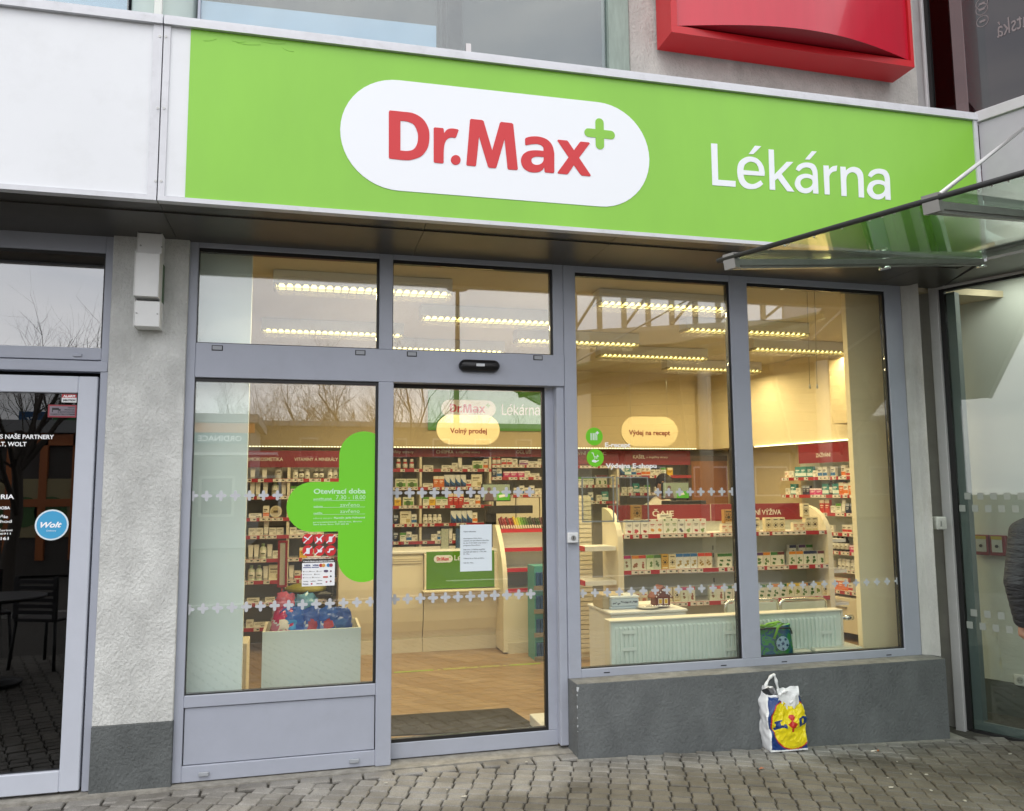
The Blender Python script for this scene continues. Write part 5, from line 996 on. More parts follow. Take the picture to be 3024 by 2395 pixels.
fill(T(0, 0), P(1518, 1400, IY).x, ud, IY, zC[2], ['wr', 'wb', 'wr', 'wb', 'wi', 'wi', 'wr'], 'on the lowest shelf under OČI, UŠI', GB)
fill(T(0, 0), P(1700, 1400, IY).x, ue, IY, zD[0], ['wi', .25, 'or'], 'on the top shelf under PRVNÍ POMOC', GB)
fill(T(0, 0), P(1705, 1400, IY).x, ue, IY, zD[1], ['gn', 'gn', 'gn', .03, 'lm', 'lm', .05, 'su'], 'on the second shelf under PRVNÍ POMOC', GB)
fill(T(0, 0), P(1705, 1400, IY).x, ue, IY, zD[2], ['wi', 'wi', 'wb', .04, 'wi', 'tl'], 'on the third shelf under PRVNÍ POMOC', GB)
fill(T(0, 0), ue+.03, uf, IY, zE[0], ['bl', 'tl', 'wb', 'wr', 'wo', 'wo', 'wi', 'wi', 'gn', .02, 'ye'], 'on the top shelf under KAŠEL', GB)
fill(T(0, 0), ue+.05, uf, IY, zE[1], ['wi', .01, 'wi', 'tl', 'wi', 'gn', .06, 'wi', 'tb', .05, 'wi', 'wi', 'su'], 'on the second shelf under KAŠEL', GB)
# --- left unit (nearer)
Y2 = 3.6; la = P(640, 1400, Y2).x; lm = P(853, 1400, Y2).x; lb_ = P(1010, 1400, Y2).x
zL = zrow(800, (1414, 1465, 1529, 1581, 1650, 1714, 1779, 1852), Y2)
hz = (P(850, 1380, Y2).z, P(850, 1331, Y2).z)
h_ = .0
shelf_unit('left shelving under the DERMOKOSMETIKA and VITAMÍNY A MINERÁLY headers', T(la, Y2), lb_-la, .34, zL, (hz[0], hz[1], [('DERMOKOSMETIKA', P(710, 1362, Y2).x-la, P(836, 1362, Y2).x-la, P(780, 1361, Y2).z, .036, .02), ('VITAMÍNY A MINERÁLY', P(869, 1362, Y2).x-la, P(998, 1362, Y2).x-la, P(930, 1361, Y2).z, .034, .015)]), (lm-la, lb_-la-.014), seedo=50, base=.05)
GL = 'boxes and bottles on the left shelving'; LX = P(738, 1400, Y2).x; IY2 = Y2+.03
for k, (sq_, sq2) in enumerate(((['tb', .06, 'tb', .07, 'cb', 'cb'], [.02, 'wj', 'br', 'wj', .03, 'br', 'br', .03, 'wj', 'wj', 'br']), (['tb', 'tb', .02, 'tb', .03, 'tp', .02, 'tb', 'tb'], ['gn', .03, 'wj', 'wj', 'wi', 'wi']), (['wl', .01, 'wo', 'rt'], ['wi', 'wi', 'wb', 'wi']), (['wi', 'wi', 'tb', 'wi', 'wi', 'tb', 'wi'], ['wi', 'wl', 'wi', 'wi']), (['tb', 'tb', 'tp', 'tb', 'wi', .02, 'tl', 'tl'], [.1, 'ye', 'wr', 'wi']), (['tp', 'tp', 'tb', 'bg', .02, 'wi'], ['tb', 'wr', 'pk', 'wr', 'wi']), (['wl', .05, 'wl'], ['wi', 'wi', 'wr', 'wi', 'wi']), (['wi', 'wl'], ['wi', 'wr', 'wi']))):
    nm = ('top', 'second', 'third', 'fourth', 'fifth', 'sixth', 'seventh', 'lowest')[k]
    fill(T(0, 0), LX, lm-.02, IY2, zL[k], sq_, f'on the {nm} shelf under DERMOKOSMETIKA', GL)
    fill(T(0, 0), lm+.02, lb_-.02, IY2, zL[k], sq2, f'on the {nm} shelf under VITAMÍNY', GL)
# --- brown door, dark cabinet
a, c = P(2040, 1352, 4.7), P(2176, 1352, 4.7)
s = empty('brown_door', 'plain orange brown wooden door in the back wall right of the pharmacist', 'door', loc=(a.x, 4.7, 0)); W = c.x-a.x
b = MB(); b.box(0, W, 0, .05, .02, a.z-.04); b.obj('leaf', mat('brown_veneer', (.33, .13, .035), .5, var=.12, vs=3, stretch=(6, 1, .6)), s); b = MB(); b.box(-.05, -.001, -.01, .06, .02, a.z+.03); b.box(W+.001, W+.05, -.01, .06, .02, a.z+.03); b.box(0, W, -.01, .06, a.z-.039, a.z+.029); b.obj('frame', mat('dark_brown_frame', (.10, .06, .03), .5), s)
a, c = P(2184, 1324, 4.3), P(2312, 1324, 4.3)
s = empty('tall_cabinet', 'tall dark grey brown cabinet in the far right corner of the shop', 'cabinet', loc=(a.x, 4.3, 0)); b = MB(); b.bbox(0, c.x-a.x, 0, .3, .02, a.z, .004); b.obj('case', mat('taupe_cabinet', (.20, .165, .115), .3, var=.12, vs=2), s); b = MB(); b.box((c.x-a.x)/2-.002, (c.x-a.x)/2+.002, -.001, .0005, .1, a.z-.05); b.obj('door_gap', M_black, s)
# --- right wall unit
rx0, rx1 = rwq(2312, 1500)[0], rwq(2530, 1500)[0]; zR = [rwq(2440, v)[1] for v in (1408, 1461, 1514, 1571, 1625, 1677, 1738)]
hx0 = rwq(2362, 1340)[0]; hz0, hz1 = rwq(2440, 1366)[1], rwq(2440, 1309)[1]
tx0, tx1 = rwq(2414, 1345)[0], rwq(2457, 1345)[0]
s = empty('shelf_unit', 'right wall shelving under the ZAŽÍVÁNÍ header beside the cream pillar', 'shelving'); s.matrix_world = MR
b = MB(); b.box(rx0, rx1, .30, .318, .7, hz1); b.obj('back_panel', _mc['shelf_back_white'], s)
b = MB(); b.box(hx0, rx1, -.02, .0, hz0, hz1); hd = b.obj('header', M_red, s); text('lettering', [('ZAŽÍVÁNÍ', tx0, tx1, rwq(2440, 1349)[1], .042, .015)], _mc['header_lettering'], hd, T(0, -.022))
GR = 'boxes and bottles on the right wall shelving'
RS = [['cs', 'wi', .02, 'tl', 'tl', 'tl', 'wi', 'wb', 'wb', .04, 'wb', .08, 'wo', 'wr', 'bg'], ['wi', 'tl', 'wi', .02, 'nv', 'nv', 'pk', 'pk', 'tl', 'sb', 'tl', 'or', 'wo', 'or', 'nv', 'nv', 'wi', 'rd'], [.5, 'rd', 'rd', .02, 'wi', 'gn', 'tb', 'nv', 'nv'], [.6, 'wi', .12, 'wr', 'wr', 'wr', 'tb', 'wi'], [.5, 'ye', 'sb', 'sb', 'sb', 'sb', 'sb', .02, 'pk', 'ye'], [.5, 'tl', 'wr', .03, 'wj', 'wj', 'wj', 'wj', 'wj'], [.5, 'wr', 'wr', 'or', 'or', 'or', 'wr']]
for k, z in enumerate(zR):
    xx = rx0 if k < 2 else rwq(2450, 1500)[0]-.35
    b = MB(); b.box(xx, rx1, 0, .299, z-.018, z); sh = b.obj('shelf', M_white, s); rb, _ = rail_mesh(rx1-xx, .75, seed=k+70); r = rb.obj('price_rail', [M_redrail, M_tag, M_ink], sh); r.location = (xx, 0, z+.002)
    fill(MR, rx0+.02, rx1, .03, z, RS[k], f'on the {("top", "second", "third", "fourth", "fifth", "sixth", "lowest")[k]} shelf under ZAŽÍVÁNÍ', GR)
a = rwq(2450, 1757); b = MB(); b.bbox(a[0]-.8, rx1, -.05, .3, .10, a[1], .003); b.obj('drawer_cabinet', M_cream, s); b = MB(); b.box(a[0]-.2, a[0]-.05, -.07, -.051, a[1]-.10, a[1]-.09); b.box(a[0]+.12, a[0]+.27, -.07, -.051, a[1]-.10, a[1]-.09); b.obj('handle', M_zinc, s)
# ------------------------------------------------------------------ COUNTER
cy = 3.13; xa_, xm, xb_ = P(1000, 1700, cy).x, P(1251, 1700, cy).x, P(1471, 1700, cy).x; zt = P(1300, 1625, cy).z
ct = empty('sales_counter', 'cream sales counter with curved front and green panel seen through the sliding door', 'counter', loc=(xm, cy, 0))
prof = [(.10, .14), (.10, .30)] if 0 else [(.09, .145), (.05, .22), (.02, .32), (.0, .45), (-.008, .65), (.0, .85), (.012, zt-.06), (.03, zt-.03), (.5, zt-.03), (.5, .145)]
b = MB(); b.smooth = False; b.prismx([(cy+y, z) for y, z in prof], xa_, xm-.004); b.prismx([(cy+y, z) for y, z in prof], xm+.004, xb_); put(ct, b.obj('curved_front', M_cream))
b = MB(); b.box(xa_, xm-.002, cy+.06, cy+.5, .015, .144); b.box(xm+.002, xb_-.002, cy+.06, cy+.5, .015, .144); put(ct, b.obj('plinth', mat('cream_plinth', (.70, .64, .50), .5)))
b = MB(); b.bbox(xa_, xb_+.01, cy-.01, cy+.62, zt-.029, zt, .006); put(ct, b.obj('worktop', M_white))
b = MB()
for k in range(3): b.box(xa_, xm-.02, cy-.012, cy-.001, zt-.075-k*.022, zt-.062-k*.022)
put(ct, b.obj('front_ridges', M_cream))
zg0, zg1 = P(1300, 1738, cy-.04).z, P(1300, 1629, cy-.04).z
b = MB(); b.box(xm+.02, xb_-.05, cy-.05, cy-.0385, zg0, zg1); gp = b.obj('green_panel', mat('counter_green', (.10, .27, .012), .25)); put(ct, gp)
b = MB(); b.bbox(xm, xm+.0195, cy-.055, cy-.001, zg0-.01, zt-.03, .003); b.bbox(xb_-.0495, xb_-.015, cy-.055, cy-.001, zg0-.01, zt-.03, .003); b.bbox(xm-.02, xb_+.03, cy-.13, cy-.001, zg0-.03, zg0-.0105, .004); put(ct, b.obj('panel_frame', M_cream))
def mini_logo(parent, x0, x1, z0, z1, y, mp, mr, mg, cross=True):   # pill with the red name, coordinates on plane y
    o = outline('white_pill', [rrect(x0, x1, z0, z1, 9)], mp, None, y, .002); outl = [o]
    W, H = x1-x0, z1-z0; B = bb(LOGO); bx = (x0+W*.155, x0+W*.80, z0+H*.26, z0+H*.76)
    B2 = (B[0], B[1], B[2], B[3]); k = (bx[1]-bx[0])/(B[1]-B[0])
    flat = [[(x, z-((x-B[0])*TILT)) for x, z in l] for l in LOGO]; Bf = bb(flat)
    outl.append(outline('red_lettering', remap(flat, Bf, bx), mr, None, y-.0025, .002))
    cx, cz = x0+W*.855, z0+H*.70; outl.append(outline('green_cross', [plus(cx, cz, H*.13, H*.04, 5)], mg, None, y-.0025, .002))
    for o in outl: put(parent, o)
TILT = (fp(1551, 1106)[1]-fp(330, 998)[1])/(fp(1551, 1106)[0]-fp(330, 998)[0])
a, c = P(1281, 1662, cy-.052), P(1337, 1639, cy-.052); mini_logo(ct, a.x, c.x, a.z, c.z, cy-.052, M_pill, M_logored, M_green)
flL = [[(x, z-(x-LEKW[0][0][0])*TILT*.9) for x, z in l] for l in LEKW]
def lekarna(parent, x0, x1, z0, z1, y, m): put(parent, outline('white_lettering', remap(flL, bb(flL), (x0, x1, z0, z1)), m, None, y, .002))
a, c = P(1342, 1655, cy-.052), P(1415, 1640, cy-.052); lekarna(ct, a.x, c.x, a.z, c.z+.01, cy-.052, M_pill)
# wall sign
a, c = P(1264, 1270, 4.43), P(1660, 1151, 4.43); c2 = P(1264, 1151, 4.43)
ws = empty('wall_sign', 'green sign with the pharmacy name on the wall above the shelves', 'sign', loc=(a.x, 4.43, a.z)); b = MB(); b.box(a.x, c.x, 4.42, 4.4495, a.z, c2.z); put(ws, b.obj('board', mat('sign_board_green', (.10, .34, .05), .4)))
a, c = P(1303, 1231, 4.415), P(1464, 1183, 4.415); mini_logo(ws, a.x, c.x, a.z, c.z, 4.415, M_pill, M_logored, M_green); a, c = P(1482, 1226, 4.415), P(1594, 1198, 4.415); lekarna(ws, a.x, c.x, a.z, c.z+.015, 4.415, M_pill)
# pill shaped hanging signs
def pill_sign(u0, u1, v0, v1, y, txt, tu0, tu1, tv, th, lab):
    a, c = P(u0, (v0+v1)/2, y), P(u1, (v0+v1)/2, y); zt_, zb3 = P((u0+u1)/2, v0, y).z, P((u0+u1)/2, v1, y).z
    s = empty('hanging_sign', lab, 'sign', 'pill shaped cream signs hanging over the counters', loc=((a.x+c.x)/2, y, zb3)); o = outline('board', [rrect(a.x, c.x, zb3, zt_, 9, 12)], mat('cream_sign_board', (.70, .58, .34), .5), None, y, .02); put(s, o)
    t = lettering('lettering', None, [(txt, tu0, tu1, tv, th, .025)], y-.011, mat('brown_red_lettering', (.20, .03, .02), .6)); put(s, t)
    m = MB(); m.tube([(a.x+.12, y, zt_-.002), (a.x+.12, y, ZC-.002)], .0012, 5); m.tube([(c.x-.12, y, zt_-.002), (c.x-.12, y, ZC-.002)], .0012, 5); put(s, m.obj('wire', M_zinc))
pill_sign(1289, 1475, 1226, 1313, 3.2, 'Volný prodej', 1329, 1438, 1279, 16, 'pill shaped cream sign reading Volný prodej over the counter')
pill_sign(1834, 2000, 1231, 1318, 3.6, 'Výdej na recept', 1857, 1979, 1284, 15, 'pill shaped cream sign reading Výdej na recept in the third bay')
# monitors
def monitor(u0, u1, v0, v1, y, lab, band, post):
    a, c = P(u0, v1, y), P(u1, v0, y); W, H = c.x-a.x, P(u0, v0, y).z-a.z; s = empty('monitor', lab, 'monitor', 'screens on the pharmacy counters', loc=(a.x, y, a.z))
    b = MB(); b.bbox(0, W, 0, .04, 0, H, .004); b.obj('bezel', M_black, s)
    b = MB(); e = .01; b.box(e, W-e, -.0015, -.0005, e, H-e); b.k = 1; b.add([(W*.52, -.0022, e), (W-e, -.0022, e), (W-e, -.0022, H*.45), (W*.55, -.0022, H*.5)], [(0, 1, 2, 3)]); b.k = 2; b.add([(x, -.0025, z) for x, z in circ(W*.25, H*.68, W*.07, 10)], [tuple(range(10))]); b.add([(W*.08, -.0025, e), (W*.42, -.0025, e), (W*.36, -.0025, H*.52), (W*.14, -.0025, H*.5)], [(0, 1, 2, 3)]); b.k = 3; b.add([(W*.6, -.003, H*.2), (W*.82, -.003, H*.26), (W*.78, -.003, H*.4), (W*.58, -.003, H*.34)], [(0, 1, 2, 3)])
    E_ = lambda n, c_: mat(n, c_, .4, emit=c_, es=.2)
    b.obj('screen', [E_('screen_grey', (.22, .27, .20)), E_('screen_green', (.07, .35, .02)), E_('screen_dark', (.12, .07, .08)), E_('screen_white', (.7, .7, .6))], s)
    b = MB(); b.box(W*.42, W*.5, .005, .03, zt-a.z, -.0005); b.obj('stand', M_black, s)
    bu0, bu1, bv0, bv1 = band; q, r = P(bu0, bv1, y), P(bu1, bv0, y); b = MB(); b.bbox(q.x-a.x, r.x-a.x, -.02, .18, q.z-a.z, P(bu0, bv0, y).z-a.z, .004); b.obj('keyboard_tray', M_black, s)
    if post: q, r = P(post[0], post[3], y), P(post[1], post[2], y); b = MB(); b.bbox(q.x-a.x, r.x-a.x, .03, .14, zt-a.z+.001, r.z-a.z, .004); b.obj('terminal_column', M_black, s)
    return s
monitor(1423, 1508, 1428, 1481, 3.35, 'small screen beside the acrylic display seen through the sliding door', (1440, 1572, 1494, 1517), (1438, 1462, 1505, 1624))
monitor(1957, 2035, 1424, 1474, 3.5, 'screen partly hiding the pharmacist in the third bay', (1973, 2083, 1479, 1492), None)
# desk carrying the second monitor
a = P(1840, 1500, 3.4); c = P(2120, 1500, 3.4); b = MB(); s = empty('sales_counter', 'second counter behind the tea shelves where the pharmacist works', 'counter', loc=(a.x, 3.4, 0)); b.bbox(0, c.x-a.x+.4, 0, .6, .015, zt-.03, .006); b.obj('front', M_cream, s); b = MB(); b.bbox(-.02, c.x-a.x+.42, -.02, .62, zt-.029, zt, .006); b.obj('worktop', M_white, s)
# impulse display at the end of the counter
dx0_, dx1_ = P(1500, 1800, 2.85).x, P(1672, 1800, 2.85).x; dy = 2.85
zz4 = [P(1560, v, dy+.0).z for v in (1563, 1619, 1679, 1739)]
ds = empty('counter_display', 'cream display stand with curved sides, red rails and sachets at the counter end', 'display', loc=(dx0_, dy, 0))
side = [(.0, .62), (-.0, .62)]; yprof = lambda z: dy+.0+.34*max(0, (z-.62)/.62)**2.2
pts = [(yprof(.62+.62*k/10), .62+.62*k/10) for k in range(11)]+[(dy+.46, 1.24), (dy+.46, .03), (dy, .03)]
for xx in (dx0_-.045, dx1_): b = MB(); b.prismx(pts, xx, xx+.045); put(ds, b.obj('side_panel', M_cream))
b = MB(); b.box(dx0_+.001, dx1_-.001, dy+.005, dy+.45, .12, .60); put(ds, b.obj('base', M_cream)); b = MB(); b.box(dx0_+.001, dx1_-.001, dy-.002, dy+.45, .015, .119); put(ds, b.obj('plinth', _mc['cream_plinth']))
b = MB(); b.box(dx0_+.001, dx1_-.001, dy+.42, dy+.45, .6005, 1.22); put(ds, b.obj('back_panel', M_white))
zsh = []
for k, v in enumerate((1563, 1619, 1679, 1739)):
    z = P(1560, v, yprof(P(1560, v, dy+.1).z)).z; zsh.append(z); y = yprof(z)+.01; b = MB(); b.box(dx0_+.001, dx1_-.001, y, dy+.419, z-.02, z-.005); sh = b.obj('shelf', M_white); b = MB(); b.box(dx0_+.002, dx1_-.002, y-.01, y-.0005, z-.03, z+.008); r = b.obj('price_rail', mat('bright_red_rail', (.55, .02, .03), .35), sh); put(ds, sh)
cols = ['6a1424', '7a1828', '8a2030', '501018', '94242c', '701820', 'c8a830', 'b8b040', '8aa838', '5a8a30', '48702c', '3c5a30', '303c2c', '28302a', '3a3038', '203024', '2c3c28', '503038', '602430']
px = dx0_+.02; k = 0; rnd = random.Random(8)
while px < dx1_-.04:
    cc = cols[min(len(cols)-1, k)]; z = zsh[0]; y = yprof(z)+.03
    b = MB(); hgt = rnd.uniform(.13, .15); b.bbox(0, .022, 0, .035, 0, hgt, .004); b.k = 1; b.box(.003, .019, -.001, 0, hgt*.1, hgt*.35)
    o = b.obj('snack_sachet', [cmat(cc, .3), cmat('c8b8a8')]); o.matrix_world = T(px, y, z-.003) @ Matrix.Rotation(math.radians(-12), 4, 'Y') @ Matrix.Rotation(math.radians(-24), 4, 'X')
    tag(o, f"{'dark red' if k < 6 else 'yellow green' if k < 9 else 'green' if k < 12 else 'dark'} snack sachet, {ORD[k]} from left in the tilted row on the counter display", 'sachet', 'sachets on top of the counter display'); px += .0255; k += 1
z = zsh[3]; yb_ = yprof(z)+.05
fill(T(0, 0), P(1577, 1700, yb_).x, dx1_, yb_, z-.004, ['jb', 'jb', 'jb', 'jb', 'jb'], 'on the lowest shelf of the counter display', 'juice bottles on the counter display')
# teal floor display
a = P(1582, 1930, 2.45); s = empty('floor_display', 'narrow teal cardboard floor display with dark blue packets beside the door edge', 'display', loc=(a.x, 2.45, 0)); b = MB(); b.box(.0, .26, .02, .26, .015, .88); b.obj('card_case', cmat('4f9a96'), s)
for k in range(4):
    z = .03+k*.215
    for j in range(6): b = MB(); b.bbox(.012+j*.04, .046+j*.04, -.008, .018, z, z+.15, .004); b.obj('packet', cmat('1f4a78'), s)
    b = MB(); b.box(-.015, .265, -.02, -.0085, z-.012, z+.028); b.obj('shelf_lip', cmat('8a8070'), s)
# acrylic leaflet holders
for (u0, u1, v0, v1, lab) in ((1303, 1326, 1487, 1546, 'clear acrylic leaflet holder standing left on the counter'), (1346, 1392, 1487, 1548, 'clear acrylic holder with blue leaflets standing on the counter')):
    a, c = P(u0, v1, 3.3), P(u1, v0, 3.3); s = empty('leaflet_holder', lab, 'leaflet holder', loc=(a.x, 3.3, zt)); Wd = c.x-a.x; b = MB(); b.box(0, Wd, 0, .003, .001, .22); b.box(0, Wd, .04, .043, .001, .24); b.box(-.003, 0, 0, .043, .001, .22); b.box(Wd, Wd+.003, 0, .043, .001, .22); b.obj('case', glass('acrylic', (.9, .92, .9), .12), s); b = MB(); b.box(.004, Wd-.004, .012, .03, .002, .20); b.obj('leaflets', cmat('d8d4c0' if u0 < 1340 else '4a6a98'), s)
# ------------------------------------------------------------------ floor graphics, mat, small box
a, c = PZ(1164, 1986, .02), PZ(1600, 1961, .02); s = empty('floor_marking', 'pale green floor line with the words DISKRÉTNÍ ZÓNA before the counter', 'floor marking', loc=(a.x, a.y, .015)); W = c.x-a.x
b = MB(); b.box(0, W*.26, 0, .04, .0005, .0025); b.box(W*.78, W, 0, .04, .0005, .0025); b.obj('line', cmat('9fb84a'), s)
text('lettering', [('DISKRÉTNÍ ZÓNA', W*.33, W*.72, 0, .05, .03), ('A', W*.285, W*.31, 0, .045, .03), ('A', W*.735, W*.76, 0, .045, .03)], cmat('c4cc70'), s, T(0, 0, .002) @ Matrix.Rotation(math.radians(-90), 4, 'X'))
b = MB(); q = [PZ(u, v, .02) for u, v in ((1050, 2176), (1599, 2155), (1501, 2092), (1030, 2122))]; q = [Vector((p_.x, p_.y)) for p_ in q]; b.hexa([(p_.x, p_.y, .0155) for p_ in q]+[(p_.x, p_.y, .024) for p_ in q]); tag(b.obj('door_mat', mat('dark_mat', (.055, .046, .036), .95, var=.3, vs=60, bump=.8, bs=300, stretch=(1, 8, 1))), 'dark ribbed entrance mat on the floor just inside the door', 'mat')
a = PZ(1564, 2108, .09); b = MB(); b.bbox(a.x, a.x+.3, a.y-.28, a.y, .016, .09, .004); tag(b.obj('white_plinth', M_white), 'low white block standing on the floor beside the mat at the door edge', 'block')
# ------------------------------------------------------------------ TEA GONDOLA
gy = 1.72; gx0 = P(1838, 1600, gy).x; gx1 = P(2441, 1600, gy).x; gb = gy+.33
zG = [P(1900, v, gy).z for v in (1578, 1684, 1783)]; zG = [P(1960, 1577, gy).z, P(1960, 1682, gy).z, P(1960, 1781, gy).z]
hz0, hz1 = P(2000, 1540, gb).z, P(2000, 1490, gb).z
hx = lambda u: P(u, 1510, gb-.02).x-gx0
gon = shelf_unit('low white tea shelving with a dark red header and curved ends behind the radiator', T(gx0, gy), gx1-gx0, .34, zG, (hz0, hz1, [('ČAJE', hx(1927), hx(1990), P(1960, 1524, gb-.02).z, .05, .02), ('SPECIÁLNÍ VÝŽIVA', hx(2169), hx(2307), P(2240, 1520, gb-.02).z, .048, .02)]), ((gx1-gx0)*.5,) if 0 else (), back='white', hy=.315, seedo=80, tags=.8, base=.05)
mid = P(2096, 1510, gb).x-gx0; b = MB(); b.box(mid-.004, mid+.004, .312, .3145, hz0, hz1); b.obj('header_joint', cmat('c8b8a8'), gon)
b = MB()
for zq in (1.02, .95, .72, .65): b.box(mid+.02, mid+.028, .335, .3395, zq, zq+.04)
b.obj('slot', M_black, gon)
ep = lambda: [(-.02, .02), (.36, .02), (.36, hz1-.02)]+[(.36-.38*math.sin(t*math.pi/2/8)**1.0, hz1-.02-.0-(.30*(1-math.cos(t*math.pi/2/8)))) for t in range(1, 9)]
for xx, nmx in ((-.05, 'a'), (gx1-gx0, 'b')):
    b = MB(); pts = ep(); b.prismx(pts, xx, xx+.05); b.obj('end_panel', M_cream, gon)
for k, z in enumerate((P(1800, 1612, gy+.1).z, P(1800, 1712, gy+.1).z)):
    b = MB(); b.prismx([(.02, z-.035), (.30, z-.02), (.30, z), (.02, z)], -.34, -.052); sh = b.obj('end_shelf', M_white, gon); b = MB(); b.box(-.352, -.341, .02, .30, z-.036, z+.006); b.obj('price_rail', _mc['bright_red_rail'], sh); b = MB(); b.box(-.34, -.10, .008, .019, z-.036, z+.004) ; b.obj('shelf_edge', M_white, sh)
for k, z in enumerate((P(2460, 1590, gy+.1).z, P(2460, 1680, gy+.1).z, P(2460, 1775, gy+.1).z)):
    b = MB(); b.prismx([(.02, z-.03), (.30, z-.02), (.30, z), (.02, z)], gx1-gx0+.052, gx1-gx0+.22); b.obj('end_shelf', M_white, gon)
GT = 'tea boxes on the low tea shelving'; ty = gy+.03
def tea(u, seq, k, name, u1=2441): fill(T(0, 0), P(u, 1600, ty).x, P(u1, 1600, ty).x+.03, ty, zG[k]+.001, seq, name, GT)
tea(1848, ['tr', .004, 'tpk', .004, 'tr', 'to', 'to', 'tg', 'tg', 'tv', 'tw', 'tr', 'tw'], 0, 'on the upper row left of post'); tea(2134, ['cs', 'cs'], 0, 'upper row beside the gap', 2195)
tea(2228, ['su', .05, 'su', 'su', 'su', .08, 'cs', 'cs', 'su', 'su'], 0, 'on the upper row right of post')
tea(1842, ['cp', 'co', 'cr', 'cg', 'cd', 'kg', 'su', 'cbw', 'cbw', 'cbw', 'crw', 'crw', .05, 'lg', 'lg'], 1, 'on the middle row left of post', 2195)
tea(2232, ['lp', 'lo', 'lg', 'lm', .05, 'lo', 'lo', 'ln', 'ln', 'lm', 'lm'], 1, 'on the middle row right of post')
tea(1845, ['cf', 'cf', 'cf', .02, 'cf', 'su', 'su', .01, 'su', 'cp', 'cr', .14, 'cp', 'cr', .01, 'lg', 'lo', 'lg'], 2, 'on the lower row left of post', 2195)
tea(2235, ['lg', 'lg', 'lo', 'lg', 'ly', 'ly', 'lo', 'ln', 'ly', 'su', 'ln'], 2, 'on the lower row right of post')
for (u, v, key, lab, yo) in ((1868, 1533, 'sk', 'brown kraft tea box standing high before the left end of the red header', .12), (2139, 1540, 'sk', 'brown kraft tea box standing on top of the small cream boxes', .04), (2372, 1525, 'su', 'cream sun emblem tea box stacked on the right end of the upper tea row', .04)):
    q = P(u, v+8, gy+yo); place(key, T(0, 0), q.x, gy+yo, (zG[0]+.127) if key == 'su' else zG[0]+(.127 if u < 2000 else .08), lab, GT)
q = P(1940, 1530, gy+.1); place('wl', T(0, 0), q.x, gy+.05, zG[0]+.130, 'low white tea carton lying on top of the green tea boxes', GT)
for k, (u, w_) in enumerate(((2342, .07), (2370, .07), (2392, .07))): q = P(u, 1620, gy+.1); place(('ln', 'lp', 'lg')[k], T(0, 0), q.x, gy+.16, zG[1]+.05, ('left', 'middle', 'right')[k]+' of three tea boxes showing behind the middle row at the right', GT)
# slatwall behind the left end
a, c = P(1690, 1500, 2.3), P(1746, 1500, 2.3); b = MB(); z = .1
s = empty('slat_wall', 'cream slatted display panel just right of the door post', 'display panel', loc=(a.x, 2.3, 0))
while z < P(1720, 1480, 2.3).z: b.box(0, c.x-a.x, 0, .03, z, z+.035); z += .042
b.box(0, c.x-a.x, .031, .04, .05, z); b.obj('slats', M_cream, s)
# ------------------------------------------------------------------ RADIATOR, cabinet, chairs, things on top
ra_, rb_ = P(1805, 1829, .20), P(2484, 1803, .20); zt_ = (ra_.z+rb_.z)/2
M_rad = mat('white_enamel', (.76, .86, .81), .35)
s = empty('radiator', 'long white ribbed panel radiator behind the two right-hand windows', 'radiator', loc=(ra_.x, .2, 0)); W = rb_.x-ra_.x
b = MB(); n = int(W/.0335); vs = []
zb_, zt2 = .12, zt_-.012
prof = []
x = .03
b.box(0, W, .014, .024, zb_, zt2)
while x < W-.03:
    x2 = x+.012; b.add([(x, .0138, zb_+.04), (x+.0025, .0, zb_+.047), (x+.0165, .0, zb_+.047), (x+.019, .0138, zb_+.04), (x, .0138, zt2-.035), (x+.0025, .0, zt2-.045), (x+.0165, .0, zt2-.045), (x+.019, .0138, zt2-.035)], [(0, 1, 5, 4), (1, 2, 6, 5), (2, 3, 7, 6), (0, 3, 2, 1), (4, 5, 6, 7)]); x += .0315
b.obj('ribbed_panel', M_rad, s)
b = MB(); b.bbox(-.012, W+.012, -.006, .10, zt2, zt_, .003); b.box(-.012, -.001, .0, .10, zb_, zt2-.001); b.box(W+.001, W+.012, .0, .10, zb_, zt2-.001); b.obj('casing', mat('cream_enamel', (.78, .74, .62), .4), s)
for u in (1859, 2160, 2440):
    x = P(u, 1860, .19).x-ra_.x
    for v in (1868, 1918):
        z = P(u, v, .19).z+(.0 if u < 2000 else -.0); b = MB(); b.bbox(x-.05, x+.05, -.006, -.0005, z-.012, z+.012, .002); b.obj('bracket', M_rad, s)
b = MB(); b.tube([(W+.02, .05, zt_-.07), (W+.10, .05, zt_-.07)], .012, 10); b.tube([(W+.06, .05, zt_-.07), (W+.13, .05, zt_-.07)], .019, 10); b.obj('valve', M_chrome, s); b = MB(); b.tube([(W+.02, .05, .2), (W+.12, .05, .2)], .016, 10); b.obj('valve', M_chrome, s)
a, c = P(1804, 1808, .38), P(2026, 1797, .38); s = empty('low_cabinet', 'low white cabinet behind the left end of the radiator', 'cabinet', loc=(a.x, .38, 0)); b = MB(); b.bbox(0, c.x-a.x, 0, .45, .02, a.z-.02, .004); b.obj('case', M_white, s); b = MB(); b.bbox(-.01, c.x-a.x+.01, -.01, .46, a.z-.0195, a.z, .004); b.obj('top', M_white, s); ctop = a.z
a, c = P(1805, 1802, .48), P(1889, 1799, .48); s = empty('biscuit_tin', 'pale blue patterned tin lying on the low cabinet', 'tin', loc=(a.x, .48, ctop)); Wt = c.x-a.x; b = MB(); b.bbox(0, Wt, 0, .18, .001, .018, .004); b.bbox(.003, Wt-.003, .003, .177, .018, .075, .006); b.obj('body', cmat('b8c8d8', .3), s); b = MB(); b.bbox(0, Wt, 0, .18, .075, .092, .005); b.obj('lid', cmat('d4dce0', .3), s)
b = MB(); r = random.Random(3)
